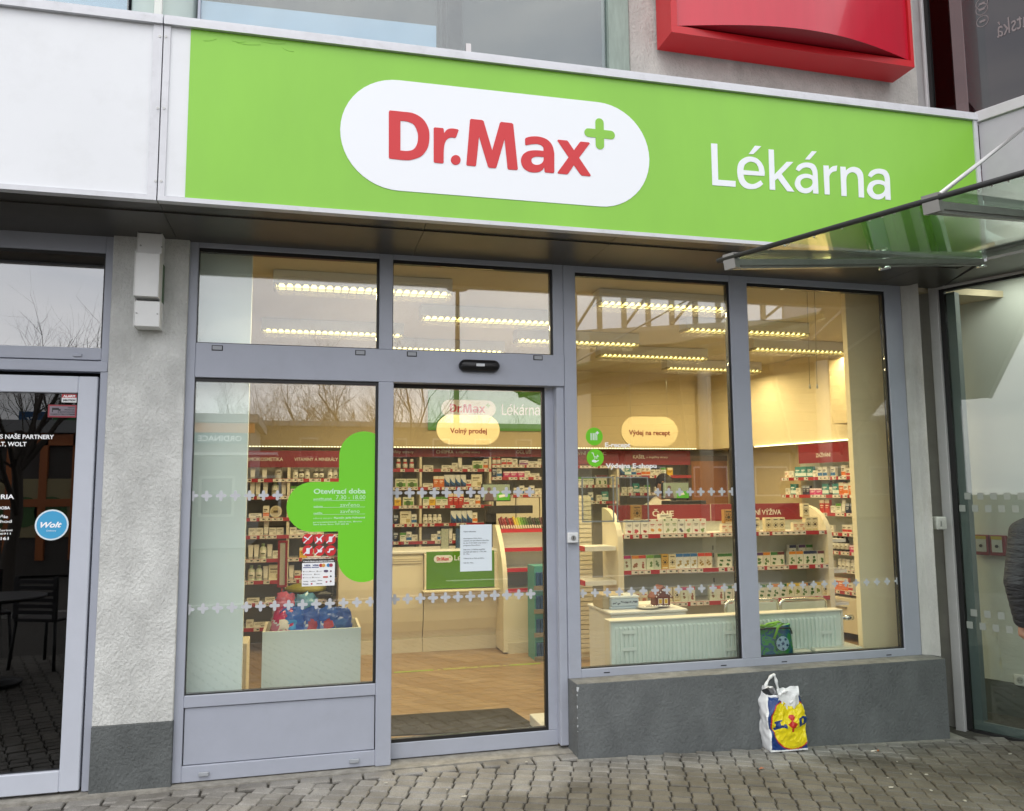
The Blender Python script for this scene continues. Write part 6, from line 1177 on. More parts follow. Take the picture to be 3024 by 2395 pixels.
for k in range(16): cx_ = .02+k*(Wt-.04)/15; b.add([(x, .0022, z) for x, z in circ(cx_, .045+r.uniform(-.008, .008), r.uniform(.004, .008), 6)], [tuple(range(6))])
b.obj('pattern', cmat('5a6478'), s)
a = P(1768, 1790, .6); s = empty('cardboard_box', 'clear wrapped beige box left of the pale blue tin', 'box', loc=(a.x, .52, ctop)); b = MB(); b.bbox(0, .16, 0, .2, .001, .10, .004); b.obj('body', cmat('b8a888', .3), s)
# gingerbread house
a = P(1958, 1790, .45); s = empty('gingerbread_house', 'small iced gingerbread house under wrap on the low cabinet', 'gingerbread house', loc=(a.x, .45, ctop+.008)); bw, bh = .055, .075
b = MB(); b.prism([(-bw, 0), (bw, 0), (bw, bh), (0, bh+.06), (-bw, bh)], 0, .09); b.obj('walls', cmat('6a2c18', .5), s)
b = MB(); b.hexa([(-bw-.018, -.012, bh-.018), (0, -.012, bh+.06), (0, .10, bh+.06), (-bw-.018, .10, bh-.018), (-bw-.018, -.012, bh-.006), (0, -.012, bh+.075), (0, .10, bh+.075), (-bw-.018, .10, bh-.006)]); b.hexa([(0.0005, -.012, bh+.06), (bw+.018, -.012, bh-.018), (bw+.018, .10, bh-.018), (0.0005, .10, bh+.06), (0.0005, -.012, bh+.075), (bw+.018, -.012, bh-.006), (bw+.018, .10, bh-.006), (0.0005, .10, bh+.075)]); b.obj('roof', cmat('7a3a28', .5), s)
b = MB()
for k in range(8): t = k/7; x = -bw+2*bw*t; zz = bh+.052*(1-abs(2*t-1)); b.lathe((x, -.016, zz), [(.001, -.006), (.006, 0), (.001, .006)], 6)
b.box(-.035, -.005, -.003, -.0005, .02, .06); b.box(.008, .038, -.003, -.0005, .02, .06); b.box(-bw, bw, -.003, -.0005, .003, .01); b.obj('icing', cmat('ece4e0', .4), s)
b = MB(); b.box(-.031, -.009, -.0045, -.0031, .025, .055); b.box(.012, .034, -.0045, -.0031, .025, .055); b.obj('windows', cmat('d8b028', .4), s)
a = P(1920, 1797, .42); s = empty('plate', 'white plate with a spoon beside the gingerbread house', 'plate', loc=(a.x, .46, ctop+.001)); b = MB(); b.lathe((0, 0, 0), [(.04, 0), (.07, .008), (.085, .018), (.083, .019), (.06, .009), (.001, .007)], 24); b.obj('dish', cmat('e6e2d4', .2), s)
b = MB(); b.tube([(-.02, -.04, .022), (.06, -.075, .026), (.12, -.09, .03)], [.004, .003, .004], 6); b.lathe((-.035, -.035, .018), [(.001, 0), (.014, .003), (.001, .006)], 10); b.obj('spoon', M_chrome, s)
# chairs
def chair(u0, u1, v, lab):
    a, c = P(u0, v, .55), P(u1, v, .55); W = c.x-a.x; z = a.z; s = empty('waiting_chair', lab, 'chair', 'chrome framed chairs behind the radiator', loc=(a.x, .55, 0))
    b = MB(); r = .05; pts = [(0, 0, .45), (0, 0, z-r)]+[(r-r*math.cos(t), 0, z-r+r*math.sin(t)) for t in (math.pi/8, math.pi/4, 3*math.pi/8, math.pi/2)]+[(W-r+r*math.sin(t), 0, z-r+r*math.cos(t)) for t in (0, math.pi/8, math.pi/4, 3*math.pi/8, math.pi/2)]+[(W, 0, .45)]
    b.tube(pts, .011, 8); b.obj('back_frame', M_chrome, s)
    b = MB(); b.bbox(.016, W-.016, -.012, .012, .52, z-.018, .006); b.obj('backrest', cmat('cdd0c4'), s)
    b = MB(); b.bbox(.01, W-.01, -.42, -.02, .43, .47, .01); b.obj('seat', cmat('cdd0c4'), s)
    for x in (0, W):
        for y in (0, -.42): b = MB(); b.tube([(x, y, .017), (x, y, .45)], .011, 8); b.obj('leg', M_chrome, s)
chair(2140, 2297, 1776, 'left chrome framed white chair, crossing behind the window post'); chair(2302, 2440, 1772, 'right chrome framed white chair behind the radiator')
# green gym bag
gl, gr_ = P(2200, 1935, .11), P(2341, 1935, .11); gzb_ = Zv['gB']-.059; gzt = P(2300, 1850, .11).z
s = empty('green_bag', 'bright green and blue bag with a football emblem leaning behind the glass', 'bag', loc=(gl.x, .11, gzb_))
W = gr_.x-gl.x; H = gzt-gzb_; b = MB(); b.smooth = True; nu, nv = 26, 20; vs = []
from mathutils import noise
for j in range(nv+1):
    for i in range(nu+1):
        u, v = i/nu*2*math.pi, j/nv; ww = W/2*(1-.10*v*v)*(.93 if v < .05 else 1); cx_, cy_ = math.cos(u), math.sin(u); e = .45
        x = W/2+ww*math.copysign(abs(cx_)**e, cx_); y = .045*math.copysign(abs(cy_)**.7, cy_)*(1-.5*v); z = H*v-.02*v*math.cos(u)*-1
        p_ = Vector((x, y, z)); vs.append(p_+noise.noise_vector(p_*14)*.008*min(1, v*4))
n = nu+1; b.add(vs, [(j*n+i, j*n+i+1, (j+1)*n+i+1, (j+1)*n+i) for j in range(nv) for i in range(nu)]); b.add([(W/2, 0, H)]+[tuple(vs[nv*n+i]) for i in range(nu)], [(0, 1+i, 1+(i+1) % nu) for i in range(nu)])
gm = bpy.data.materials.new('green_blue_print'); gm.use_nodes = True; t = gm.node_tree; tcn = t.nodes.new('ShaderNodeTexCoord'); nn_ = t.nodes.new('ShaderNodeTexNoise'); nn_.inputs['Scale'].default_value = 16; nn_.inputs['Detail'].default_value = 4; nn_.inputs['Distortion'].default_value = 2; rr = t.nodes.new('ShaderNodeValToRGB'); rr.color_ramp.elements[0].position = .47; rr.color_ramp.elements[0].color = (.03, .30, .05, 1); rr.color_ramp.elements[1].position = .56; rr.color_ramp.elements[1].color = (.01, .10, .22, 1)
t.links.new(tcn.outputs['Object'], nn_.inputs['Vector']); t.links.new(nn_.outputs['Fac'], rr.inputs['Fac']); t.links.new(rr.outputs['Color'], t.nodes['Principled BSDF'].inputs['Base Color']); t.nodes['Principled BSDF'].inputs['Roughness'].default_value = .4
b.obj('body', gm, s)
bc = P(2310, 1900, .06); bx, bz = bc.x-gl.x, bc.z-gzb_; R_ = .048
o = outline('ball', [circ(bx, bz, R_)], cmat('a8c8d8', .35), s, -.056, .004)
lp = [[(bx+r*math.cos(a+math.pi/2), bz+r*math.sin(a+math.pi/2)) for k in range(10) for r, a in ((R_*.36 if k % 2 == 0 else R_*.15, k*math.pi/5),)]]
for q in range(5):
    a0 = q*2*math.pi/5+math.pi/2+math.pi/5; lp.append([(bx+R_*.72*math.cos(a0)+r*math.cos(a), bz+R_*.72*math.sin(a0)+r*math.sin(a)) for k in range(10) for r, a in ((R_*.27 if k % 2 == 0 else R_*.12, k*math.pi/5+a0),)])
outline('ball_stars', lp, cmat('1c4a78', .35), s, -.0605, .002)
b = MB(); b.tube([(.02, -.03, H*.93), (W*.4, -.045, H*1.0), (W*.9, -.04, H*.97), (W*.97, -.02, H*.8)], .006, 6); b.obj('zip', M_black, s)
b = MB(); b.smooth = True
for pts in ([(W*.3, -.03, H*.98), (W*.42, -.05, H*1.13), (W*.66, -.04, H*1.16), (W*.74, -.05, H*1.12), (W*.62, -.055, H*1.02), (W*.52, -.06, H*.7)], [(W*.15, -.02, H*1.0), (W*.3, -.04, H*1.08), (W*.5, -.05, H*1.06), (W*.6, -.05, H*1.12)]): b.tube(pts, .009, 6)
b.obj('strap', cmat('7ab828', .4), s)
# ------------------------------------------------------------------ DISPLAY BIN with bags
ba, bb_ = P(775, 1868, .42), P(1066, 1852, .42); bz = (ba.z+bb_.z)/2; W = bb_.x-ba.x; Dp = .42
s = empty('display_bin', 'white open display bin behind the left pane', 'display bin', loc=(ba.x, .42, 0))
b = MB(); b.box(0, W, 0, .016, .017, bz); b.obj('front_panel', M_mint, s)
b = MB(); b.box(0, .016, .0165, Dp, .017, bz); b.box(W-.016, W, .0165, Dp, .017, bz); b.box(.0165, W-.0165, Dp-.016, Dp, .017, bz); b.box(.0165, W-.0165, .0165, Dp-.0165, bz-.16, bz-.15); b.obj('side_panels', M_cream, s)
def salt_bag(px, py, w, h, d, c1, c2, c3, lab, lean=0.0, patch=True):
    px = max(px, ba.x+w/2+.035); s = empty('snack_bag', lab, 'bag', 'plastic bags heaped in the display bin', loc=(px, py, bz-.15)); b = MB(); b.smooth = True; nu, nv = 26, 26; vs = []
    r7 = random.Random(int(px*1000)); tw = r7.uniform(-.12, .12); w = w*1.12
    for j in range(nv+1):
        for i in range(nu+1):
            u, v = i/nu*2*math.pi, j/nv; th = max(.06, math.sin(math.pi*min(.999, .06+v*.94))**.6); ww = w/2*(1-.22*v**4+.03*math.sin(v*9)); x = ww*math.copysign(abs(math.cos(u))**.8, math.cos(u)); y = d*.62*math.sin(u)*th; z = h*v-.02*abs(x/ww)*v
            p_ = Vector((x+lean*v+z*tw, y+.05*v, z)); q_ = p_+Vector((px*7, py, 0)); vs.append(p_+noise.noise_vector(q_*24)*.013+noise.noise_vector(q_*60)*.005*(1+2*v))
    n = nu+1; b.v = [tuple(p_) for p_ in vs]
    for j in range(nv):
        for i in range(nu):
            b.f.append([j*n+i, j*n+i+1, (j+1)*n+i+1, (j+1)*n+i]); v = (j+.5)/nv; uu = math.cos((i+.5)/nu*2*math.pi); dd = math.hypot(uu*w/2-.0, (v-.62)*h)
            b.mi.append(2 if (patch and dd < w*.20) else 1 if v+.25*uu < .50 else 3 if (.50 < v+.25*uu < .54) else 0); b.sm.append(True)
    m_ = MB(); m_.tube([(lean*.9+h*.9*tw-.02, .05, h*.93), (lean*.9+h*.9*tw+.022, .05, h*.935)], .005, 6); m_.obj('tie', cmat('d8d4cc'), s)
    b.obj('film', [cmat(c1, .2), cmat(c2, .22), cmat(c3, .25), cmat('d0d4d8', .25)], s)
def bxu(u, y): return P(u, 1840, y).x
salt_bag(bxu(762, .62), .66, .13, .36, .09, 'c85a70', 'b8a8b4', 'c84860', 'pink bag standing at the back left of the bin', .0)
salt_bag(bxu(800, .62), .68, .13, .35, .09, 'd06a7c', 'c0909c', 'b83c5a', 'second pink bag at the back, right of the leftmost one', .0)
salt_bag(bxu(848, .64), .70, .13, .36, .09, '4a96b8', '5aa4c0', '2a6a98', 'pale blue bag at the back behind the deep blue one', .0)
salt_bag(bxu(893, .64), .70, .13, .35, .09, '6aa0b4', '7aa8b8', '4a7a98', 'grey blue bag at the back of the bin, rightmost there', .02)
salt_bag(bxu(785, .5), .50, .15, .29, .09, 'b82058', 'c87890', 'e8dcc8', 'magenta bag with pale rings at the front left of the bin', .01)
salt_bag(bxu(863, .5), .50, .15, .29, .09, '1f5ab0', '1c78c0', '3a9ad8', 'deep blue bag second from the left at the front of the bin', .01)
salt_bag(bxu(920, .5), .51, .14, .28, .09, '2450a0', '6a86c0', 'a83040', 'blue bag with a red print, third at the front of the bin', -.02)
salt_bag(bxu(966, .5), .51, .14, .28, .09, '2458a8', '7a90c4', 'b03038', 'blue bag with a red print, fourth at the front of the bin', -.02)
salt_bag(bxu(1016, .5), .52, .14, .27, .09, '1c4a98', 'b8ac50', '2a5a9a', 'blue and yellow bag at the right end of the bin', -.02)
# red framed stand, black and yellow seat, side bits
a, c = P(818, 1735, 2.0), P(850, 1597, 2.0); s = empty('poster_stand', 'slim red framed white board on a pole above the pink bags', 'stand', loc=(a.x, 2.0, 0)); W = c.x-a.x; z0, z1 = a.z, P(818, 1597, 2).z
b = MB(); t = .018; b.box(0, t, 0, .02, z0, z1); b.box(W-t, W, 0, .02, z0, z1); b.box(t, W-t, 0, .02, z0, z0+t); b.box(t, W-t, 0, .02, z1-t, z1); b.obj('frame', cmat('9a1a24'), s); b = MB(); b.box(t, W-t, .005, .012, z0+t, z1-t); b.obj('board', cmat('c8c4b4'), s); b = MB(); b.tube([(W/2, .01, .03), (W/2, .01, z0)], .01, 8); b.obj('pole', cmat('8a1a20'), s); b = MB(); b.lathe((W/2, .01, .015), [(.16, 0), (.16, .012), (.02, .02)], 20); b.obj('base', M_black, s)
a, c = P(838, 1750, 2.3), P(985, 1750, 2.3); s = empty('office_chair', 'black chair part with a rounded yellow green pad behind the bags', 'chair', loc=(a.x, 2.3, 0)); W = c.x-a.x; zc_ = a.z
b = MB(); b.smooth = True; b.lathe((0, 0, 0), [(.001, 0), (.5, .0), (.46, .05), (.3, .09), (.001, .11)], 24); o = b.obj('pad', cmat('8a8420', .5), s); o.scale = (W*.9, .35, .55); o.location = (W*.45, .1, zc_+.005)
b = MB(); b.bbox(0, W, -.05, .28, zc_-.06, zc_, .02); b.bbox(W*.86, W, -.04, .2, zc_-.1, zc_+.1, .015); b.obj('arm_frame', M_black, s); b = MB(); b.tube([(W/2, .1, .1), (W/2, .1, zc_-.05)], .03, 10); b.obj('column', M_black, s)
for k in range(5): b = MB(); t = k*2*math.pi/5; b.tube([(W/2, .1, .1), (W/2+.26*math.cos(t), .1+.26*math.sin(t), .055)], .016, 8); b.lathe((W/2+.26*math.cos(t), .1+.26*math.sin(t), .016), [(.01, 0), (.024, .02), (.01, .045)], 8); b.obj('leg', M_black, s)
b = MB(); a = P(712, 1990, 1.2); b.bbox(a.x-.1, a.x+.1, 1.2, 1.5, .016, P(712, 1985, 1.2).z+.0, .004) if 0 else b.bbox(a.x-.16, a.x+.03, 1.3, 1.6, .016, P(715, 1900, 1.3).z, .004); tag(b.obj('side_table', M_cream), 'narrow cream cabinet between the white partition and the display bin', 'cabinet')
# ------------------------------------------------------------------ stickers on the glass
gyp = .0205
u = lambda *a_: P(*a_)
def gp_(u_, v_, y=gyp): q = P(u_, v_, y); return (q.x, q.z)
# opening hours cross: left arm + tall pill, cut by the pane edge
s = empty('opening_hours_sticker', 'large bright green cross sticker with white opening hours on the left pane', 'sticker', loc=(P(1000, 1500).x, gyp, 1.4))
xr = X['w1r']-.017; xc_l = P(1001, 1400, gyp).x; topz = P(1072, 1274, gyp).z; botz = P(1075, 1719, gyp).z; armL = P(846, 1500, gyp).x; armT = P(960, 1423, gyp).z; armB = P(960, 1570, gyp).z
cr_ = P(1076, 1300, gyp).x-xc_l; cxm = xc_l+cr_; lp = []
k0 = math.acos(min(1, (xr-cxm)/cr_)); 
for k in range(17): t = k0+(math.pi-k0)*k/16; lp.append((cxm+cr_*math.cos(t), topz-cr_+cr_*math.sin(t)))
rA = (armT-armB)/2; 
lp.append((xc_l, armT))
for k in range(17): t = math.pi/2+math.pi*k/16; lp.append((armL+rA+rA*math.cos(t), (armT+armB)/2+rA*math.sin(t)))
lp.append((xc_l, armB))
for k in range(17): t = math.pi+(math.pi-k0)*k/16; lp.append((cxm+cr_*math.cos(t), botz+cr_+cr_*math.sin(t)))
o = outline('green_cross', [lp], mat('bright_green_vinyl', (.17, .62, .02), .4), None, gyp, .0015); put(s, o)
M_lw = mat('sticker_lettering', (.55, .85, .55), .5)
rows = [('Otevírací doba', 926, 1080, 1458, 15, .03), ('pondělí-pátek', 926, 981, 1476, 5.5, .02), ('7.30 - 18.00', 992, 1079, 1475, 13, 0), ('sobota', 926, 953, 1498, 5.5, .02), ('zavřeno', 1004, 1062, 1496, 11, 0), ('neděle', 926, 952, 1518, 5.5, .02), ('zavřeno', 1004, 1062, 1515, 11, 0), ('odborný zástupce:', 925, 982, 1533, 5, 0), ('PharmDr. Janka Hofmanová', 986, 1078, 1532, 5.5, .03), ('provozovatel: lékárna, Brno', 925, 1068, 1544, 4, .02), ('Stará Brno, Brno, PSČ 602 00', 925, 1030, 1551, 4, .02)]
put(s, lettering('lettering', None, rows, gyp-.0016, M_lw))
for v in (1479, 1499, 1520):
    a, c = P(926, v, gyp-.0016), P(1078, v, gyp-.0016); b = MB(); b.box(a.x, c.x, gyp-.002, gyp-.0011, a.z-.001, a.z+.001); put(s, b.obj('rule', M_lw))
# prohibition sticker
a, c = P(893, 1650, gyp), P(993, 1572, gyp); s = empty('prohibition_sticker', 'set of six red round prohibition pictograms below the green cross', 'sticker', loc=(a.x, gyp, a.z))
for r_, v_ in enumerate((1592, 1626)):
    for k, u_ in enumerate((909, 943, 976)):
        cx_, cz = gp_(u_, v_); o = outline('red_disc', [circ(cx_, cz, .0315)], mat('prohibition_red', (.60, .03, .035), .4), None, gyp, .0014); put(s, o); l = []
        k_ = r_*3+k
        if k_ != 5: l.append([(cx_-.026, cz-.022), (cx_-.022, cz-.026), (cx_+.026, cz+.022), (cx_+.022, cz+.026)])
        o = outline('slash', l, M_pill, None, gyp-.0018, .001) if l else None
        if o: put(s, o)
        sh = {0: [[(cx_-.024, cz+.010), (cx_+.006, cz-.006), (cx_+.008, cz-.001), (cx_-.02, cz+.016)]], 1: [[(cx_-.02, cz+.012), (cx_-.012, cz+.014), (cx_-.006, cz+.004), (cx_+.012, cz+.004), (cx_+.016, cz-.018), (cx_+.010, cz-.018), (cx_+.006, cz-.008), (cx_-.006, cz-.008), (cx_-.008, cz-.018), (cx_-.014, cz-.018), (cx_-.014, cz+.004)]], 2: [rrect(cx_-.010, cx_+.010, cz-.017, cz+.015, .003, 2)], 3: [rrect(cx_-.009, cx_+.011, cz-.019, cz+.015, .003, 2)], 4: [[(cx_-.018, cz+.012), (cx_-.012, cz+.012), (cx_-.008, cz-.010), (cx_+.014, cz-.010), (cx_+.017, cz+.006), (cx_-.006, cz+.006)]], 5: [[(cx_-.008, cz+.012), (cx_+.02, cz+.014), (cx_+.018, cz+.004), (cx_+.0, cz+.002), (cx_-.006, cz-.012), (cx_-.02, cz-.010), (cx_-.018, cz-.004), (cx_-.010, cz-.004)]]}[k_]
        put(s, outline('pictogram', sh, M_pill, None, gyp-.0032, .001))
put(s, lettering('lettering', None, [('Vážení zákazníci, prodejna je monitorována', 908, 970, 1646, 2.5, .01), ('kamerovým systémem', 902, 976, 1651, 2.5, .01)], gyp-.001, M_textw))
# card sticker
a, c = P(891, 1732, gyp), P(989, 1659, gyp); W = c.x-a.x; H = P(891, 1663, gyp).z-a.z; s = empty('payment_card_sticker', 'white payment card sticker with coloured logos below the red pictograms', 'sticker', loc=(a.x, gyp, a.z))
b = MB(); b.box(0, W, -.0012, 0, 0, H); b.obj('sheet', cmat('eef0f2'), s); b = MB(); b.box(0, W, -.0012, 0, H+.0004, H+.022); b.obj('top_strip', cmat('3a3630'), s)
text('lettering', [('V lékárně přijímáme tyto platební karty a poukázky', W*.03, W*.97, H+.006, .007, .03)], M_textw, s, T(0, -.002))
text('lettering', [('VISA', W*.07, W*.25, H*.86, H*.07, .04, .3), ('VISA', W*.32, W*.50, H*.86, H*.07, .04, .3)], cmat('2a3a78'), s, T(0, -.002))
b = MB(); b.box(W*.03, W*.27, -.0022, -.0013, H*.79, H*.82); b.box(W*.29, W*.51, -.0022, -.0013, H*.79, H*.82); b.obj('blue_bars', cmat('3a4a88'), s)
for cx_, cl in ((.57, 'b83a3a'), (.65, 'd8a050'), (.80, '3f88b8'), (.88, 'a83a50')): outline('card_circle', [circ(W*cx_, H*.88, W*.055, 18)], cmat(cl), s, -.002-(.001 if cx_ in (.65, .88) else 0), .001)
text('lettering', [('Sodexo', W*.09, W*.2, H*.62, H*.03, .0), ('Edenred', W*.27, W*.39, H*.62, H*.03, .0), ('Benefit', W*.48, W*.6, H*.62, H*.03, 0), ('Gastro pass', W*.09, W*.3, H*.49, H*.03, 0), ('Flexi pass', W*.42, W*.55, H*.49, H*.03, 0), ('Relax pass', W*.09, W*.28, H*.36, H*.03, 0), ('Unišek plus', W*.36, W*.56, H*.36, H*.03, 0), ('benefity', W*.05, W*.2, H*.2, H*.04, .02), ('cadhoc', W*.26, W*.42, H*.2, H*.04, .02), ('fokus', W*.48, W*.62, H*.22, H*.04, .02), ('Poštapp', W*.03, W*.2, H*.08, H*.05, .03), ('leanio', W*.45, W*.62, H*.08, H*.05, .03)], cmat('707478'), s, T(0, -.002))
b = MB()
for (x, z) in ((.03, .61), (.22, .61), (.44, .61), (.03, .48), (.37, .48), (.03, .35), (.31, .35)): b.box(W*x, W*(x+.04), -.0022, -.0013, H*z, H*(z+.05))
b.obj('small_logos', cmat('9a9690'), s)
outline('badge', [rrect(W*.66, W*.80, H*.58, H*.68, .01, 3)], cmat('5a4a68'), s, -.002, .001); outline('badge', [rrect(W*.64, W*.80, H*.34, H*.41, .01, 3)], cmat('c05040'), s, -.002, .001)
for (x, z, cl) in ((.88, .62, '6a3a4a'), (.88, .4, '4a4a4a'), (.75, .16, 'a84a5a'), (.88, .18, '7a4a4a'), (.3, .1, 'b84a5a')): outline('badge', [circ(W*x, H*z, W*.028, 10)], cmat(cl), s, -.002, .001)
# E-recept stickers
yy = gyp
for (u_, v_, txt, tu0, tu1, tv, th, lab) in ((1755, 1289, 'E-recept', 1787, 1862, 1320, 14, 'upper round green sticker with barcode symbol and the word E-recept'), (1758, 1352, 'Výdejna E-shopu', 1789, 1939, 1382, 14, 'lower round green sticker with cart symbol and the words Výdejna E-shopu')):
    cx_, cz = gp_(u_, v_); R_ = (P(u_+25, v_, yy).x-P(u_-25, v_, yy).x)/2; s = empty('round_sticker', lab, 'sticker', loc=(cx_, yy, cz)); outline('green_disc', [circ(0, 0, R_)], mat('bright_green_vinyl', (.17, .62, .02)), s, -.0, .0014)
    if 'recept' in txt and txt[0] == 'E': l = [[(-.026+.0085*k, -.024), (-.026+.0085*k+(.003 if k % 2 else .005), -.024), (-.026+.0085*k+(.003 if k % 2 else .005), .022-(.012 if k > 4 else 0)), (-.026+.0085*k, .022-(.012 if k > 4 else 0))] for k in range(6)]+[plus(.021, .024, .012, .004, 3)]
    else: l = [[(-.026, .030), (-.018, .030), (-.008, .004), (.014, .004), (.014, .008), (-.006, .008), (-.014, .034), (-.026, .034)], circ(-.004, -.002, .004, 8), circ(.010, -.002, .004, 8), [(-.024, -.026), (.0, -.032), (.024, -.018), (.022, -.013), (.004, -.022), (.006, -.016), (-.012, -.012), (-.024, -.018)], [(.012, .022), (.026, .008), (.018, .008), (.022, -.002), (.018, -.004), (.014, .006), (.011, .003)]]
    outline('white_symbol', l, M_textw, s, -.0014, .001); put(s, lettering('lettering', None, [(txt, tu0, tu1, tv, th, .028)], yy, M_textw))
# paper notice on the door
yd = .0965; a, c = P(1359, 1688, yd), P(1452, 1549, yd); W, H = c.x-a.x, P(1359, 1550, yd).z-a.z; s = empty('paper_notice', 'white printed paper notice taped inside the sliding door', 'notice', loc=(a.x, yd, a.z)); b = MB(); b.box(0, W, 0, .0008, 0, H); b.obj('sheet', cmat('dfe9f0'), s)
text('lettering', [('Vážení zákazníci,', W*.1, W*.5, H*.84, H*.028, 0), ('dovolujeme si Vám tímto', W*.1, W*.68, H*.695, H*.026, 0), ('oznámit, že tato lékárna ukončila', W*.1, W*.9, H*.645, H*.026, 0), ('ke dni 31.01.2024 svoji účast v', W*.1, W*.86, H*.595, H*.026, 0), ('programu PharmPoint.', W*.1, W*.64, H*.545, H*.026, 0), ('Dále dne 1.2.2024 je součástí', W*.1, W*.78, H*.455, H*.026, 0), ('největší sítě lékáren v ČR, sítě', W*.1, W*.82, H*.405, H*.026, 0), ('Dr. Max.', W*.1, W*.3, H*.36, H*.026, 0), ('Těšíme se na Vaši návštěvu,', W*.1, W*.76, H*.265, H*.026, 0), ('Váš Dr. Max.', W*.1, W*.42, H*.17, H*.026, 0)], cmat('5a6068'), s, T(0, -.0008))
# clear poster frames stuck on the glass
for (u0, u1, lab) in ((1718, 1812, 'left of two empty clear poster frames with grey edges in the third bay'), (1821, 1914, 'right of two empty clear poster frames with grey edges in the third bay')):
    a, c = P(u0+2, 1543, yy+.02), P(u1+1, 1407, yy+.02); z1 = P(u0, 1408, yy+.02).z; s = empty('poster_holder', lab, 'poster frame', 'clear poster frames in the third bay', loc=(a.x, .045, a.z)); W, H = c.x-a.x, z1-a.z; t = .009; b = MB(); b.box(0, t, 0, .004, 0, H); b.box(W-t, W, 0, .004, 0, H); b.box(t, W-t, 0, .004, 0, t); b.box(t, W-t, 0, .004, H-t, H); b.obj('edge', mat('grey_clear_edge', (.30, .32, .33), .4), s); b = MB(); b.box(t, W-t, .001, .003, t, H-t); b.obj('sleeve', glass('clear_sleeve', (.86, .88, .85), .05, .1), s)
# ================================================================== STREET BEHIND THE CAMERA (seen mirrored in the glass)
def E_(u_, v_, Y_): q = P(u_, v_, Y_); return Vector((q.x, -Y_, q.z))
def bare_tree(name, label, base, H, seed, spread=1.0, lv=5, r0=.12, m=None, dense=3):
    rnd = random.Random(seed); tr, tw = MB(), MB(); s = empty(name, label, 'tree', 'bare winter trees across the street', loc=base)
    def grow(p, d, ln, r, k):
        n = 4; pts = [p]; rr = [r]
        for i in range(n):
            d = (d+Vector((rnd.uniform(-.18, .18), rnd.uniform(-.18, .18), rnd.uniform(-.03, .12)))).normalized(); p = p+d*ln/n; pts.append(p); rr.append(r*(1-.45*(i+1)/n))
        (tr if k < 2 else tw).tube(pts, rr, 6 if k < 2 else 3, cap=False)
        if k >= lv: return
        for q in range(dense if k else dense+2):
            i = rnd.randint(1 if k else 2, n); a = rnd.uniform(0, 6.28); t = rnd.uniform(.45, .95)*spread; o = d.orthogonal().normalized(); o2 = d.cross(o)
            nd = (d*math.cos(t)+(o*math.cos(a)+o2*math.sin(a))*math.sin(t)+Vector((0, 0, .15))).normalized(); grow(pts[i], nd, ln*rnd.uniform(.58, .8), rr[i]*.6, k+1)
    grow(Vector((0, 0, 0)), Vector((0, 0, 1)), H*.36, r0, 0)
    tr.obj('trunk', m or mat('bark', (.09, .075, .06), .9), s); tw.obj('twigs', m or _mc['bark'] if 'bark' in _mc else m, s); return s
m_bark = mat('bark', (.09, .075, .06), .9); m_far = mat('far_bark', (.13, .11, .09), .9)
q = E_(40, 1300, 9); bare_tree('bare_tree', 'bare tree near the restaurant, mirrored in its transom', (q.x, -9, 0), 7.2, 5, 1.0, 5, .11, m_bark, 3)
q = E_(1180, 1300, 19); bare_tree('bare_tree', 'young bare tree mirrored above the sliding door', (q.x, -19, 0), 8.5, 9, .8, 5, .10, m_bark, 3)
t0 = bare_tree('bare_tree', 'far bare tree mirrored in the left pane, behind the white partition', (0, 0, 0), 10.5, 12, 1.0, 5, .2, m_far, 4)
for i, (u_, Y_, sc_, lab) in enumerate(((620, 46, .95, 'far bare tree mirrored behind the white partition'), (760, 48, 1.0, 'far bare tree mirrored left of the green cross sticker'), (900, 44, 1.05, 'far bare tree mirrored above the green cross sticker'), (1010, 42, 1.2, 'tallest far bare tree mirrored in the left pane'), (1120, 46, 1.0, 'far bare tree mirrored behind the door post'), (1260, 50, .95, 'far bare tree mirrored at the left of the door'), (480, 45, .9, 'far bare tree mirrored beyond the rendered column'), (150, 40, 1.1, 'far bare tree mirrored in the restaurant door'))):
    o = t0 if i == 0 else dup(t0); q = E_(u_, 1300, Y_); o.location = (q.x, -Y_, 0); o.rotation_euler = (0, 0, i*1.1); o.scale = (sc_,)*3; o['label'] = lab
def block(name, label, u0, u1, vt, Y_, dep, col, wins, roof=None, wv=None, cat='building'):
    a, c = E_(u0, vt, Y_), E_(u1, vt, Y_); s = empty(name, label, cat, loc=(a.x, -Y_, 0)); W = c.x-a.x; H = (a.z+c.z)/2; b = MB(); b.box(0, W, -dep, 0, 0, H); b.obj('wall', mat(name+'_'+str(u0), col, .85, var=.1, vs=.6), s)
    b = MB(); b.box(-.2, W+.2, -dep-.2, .2, H, H+.25); b.obj('roof', mat('grey_roof_edge', (.3, .3, .3), .7), s)
    for (x0, z0, ww, wh, n, st) in wins:
        for k in range(n): b = MB(); b.box(x0+k*st, x0+k*st+ww, .0, .03, z0, z0+wh); f = b.obj('window', mat('street_window_frame', (.5, .5, .47), .5), s); b = MB(); b.box(x0+k*st+.08, x0+k*st+ww-.08, .031, .04, z0+.08, z0+wh-.08); b.obj('pane', mat('dark_street_window', (.03, .035, .04), .15), f)
    return s, W, H
block('apartment_building', 'long ochre building with pale window frames across the street', 760, 1690, 1262, 36, 10, (.22, .165, .095), [(2, 3.3, .9, 1.0, 7, 2.2)])
block('apartment_building', 'dark ochre building behind the platform roof', 1695, 3300, 1275, 34, 8, (.18, .145, .09), [(3, 1.2, 2.0, 1.6, 6, 3.6)])  # backdrop added so no pale low sky mirrors in the windows
block('pale_building', 'low pale building with a flat roof across the street', 300, 755, 1245, 38, 10, (.34, .34, .32), [(3, 3.2, 1.2, 1.1, 4, 2.6)])
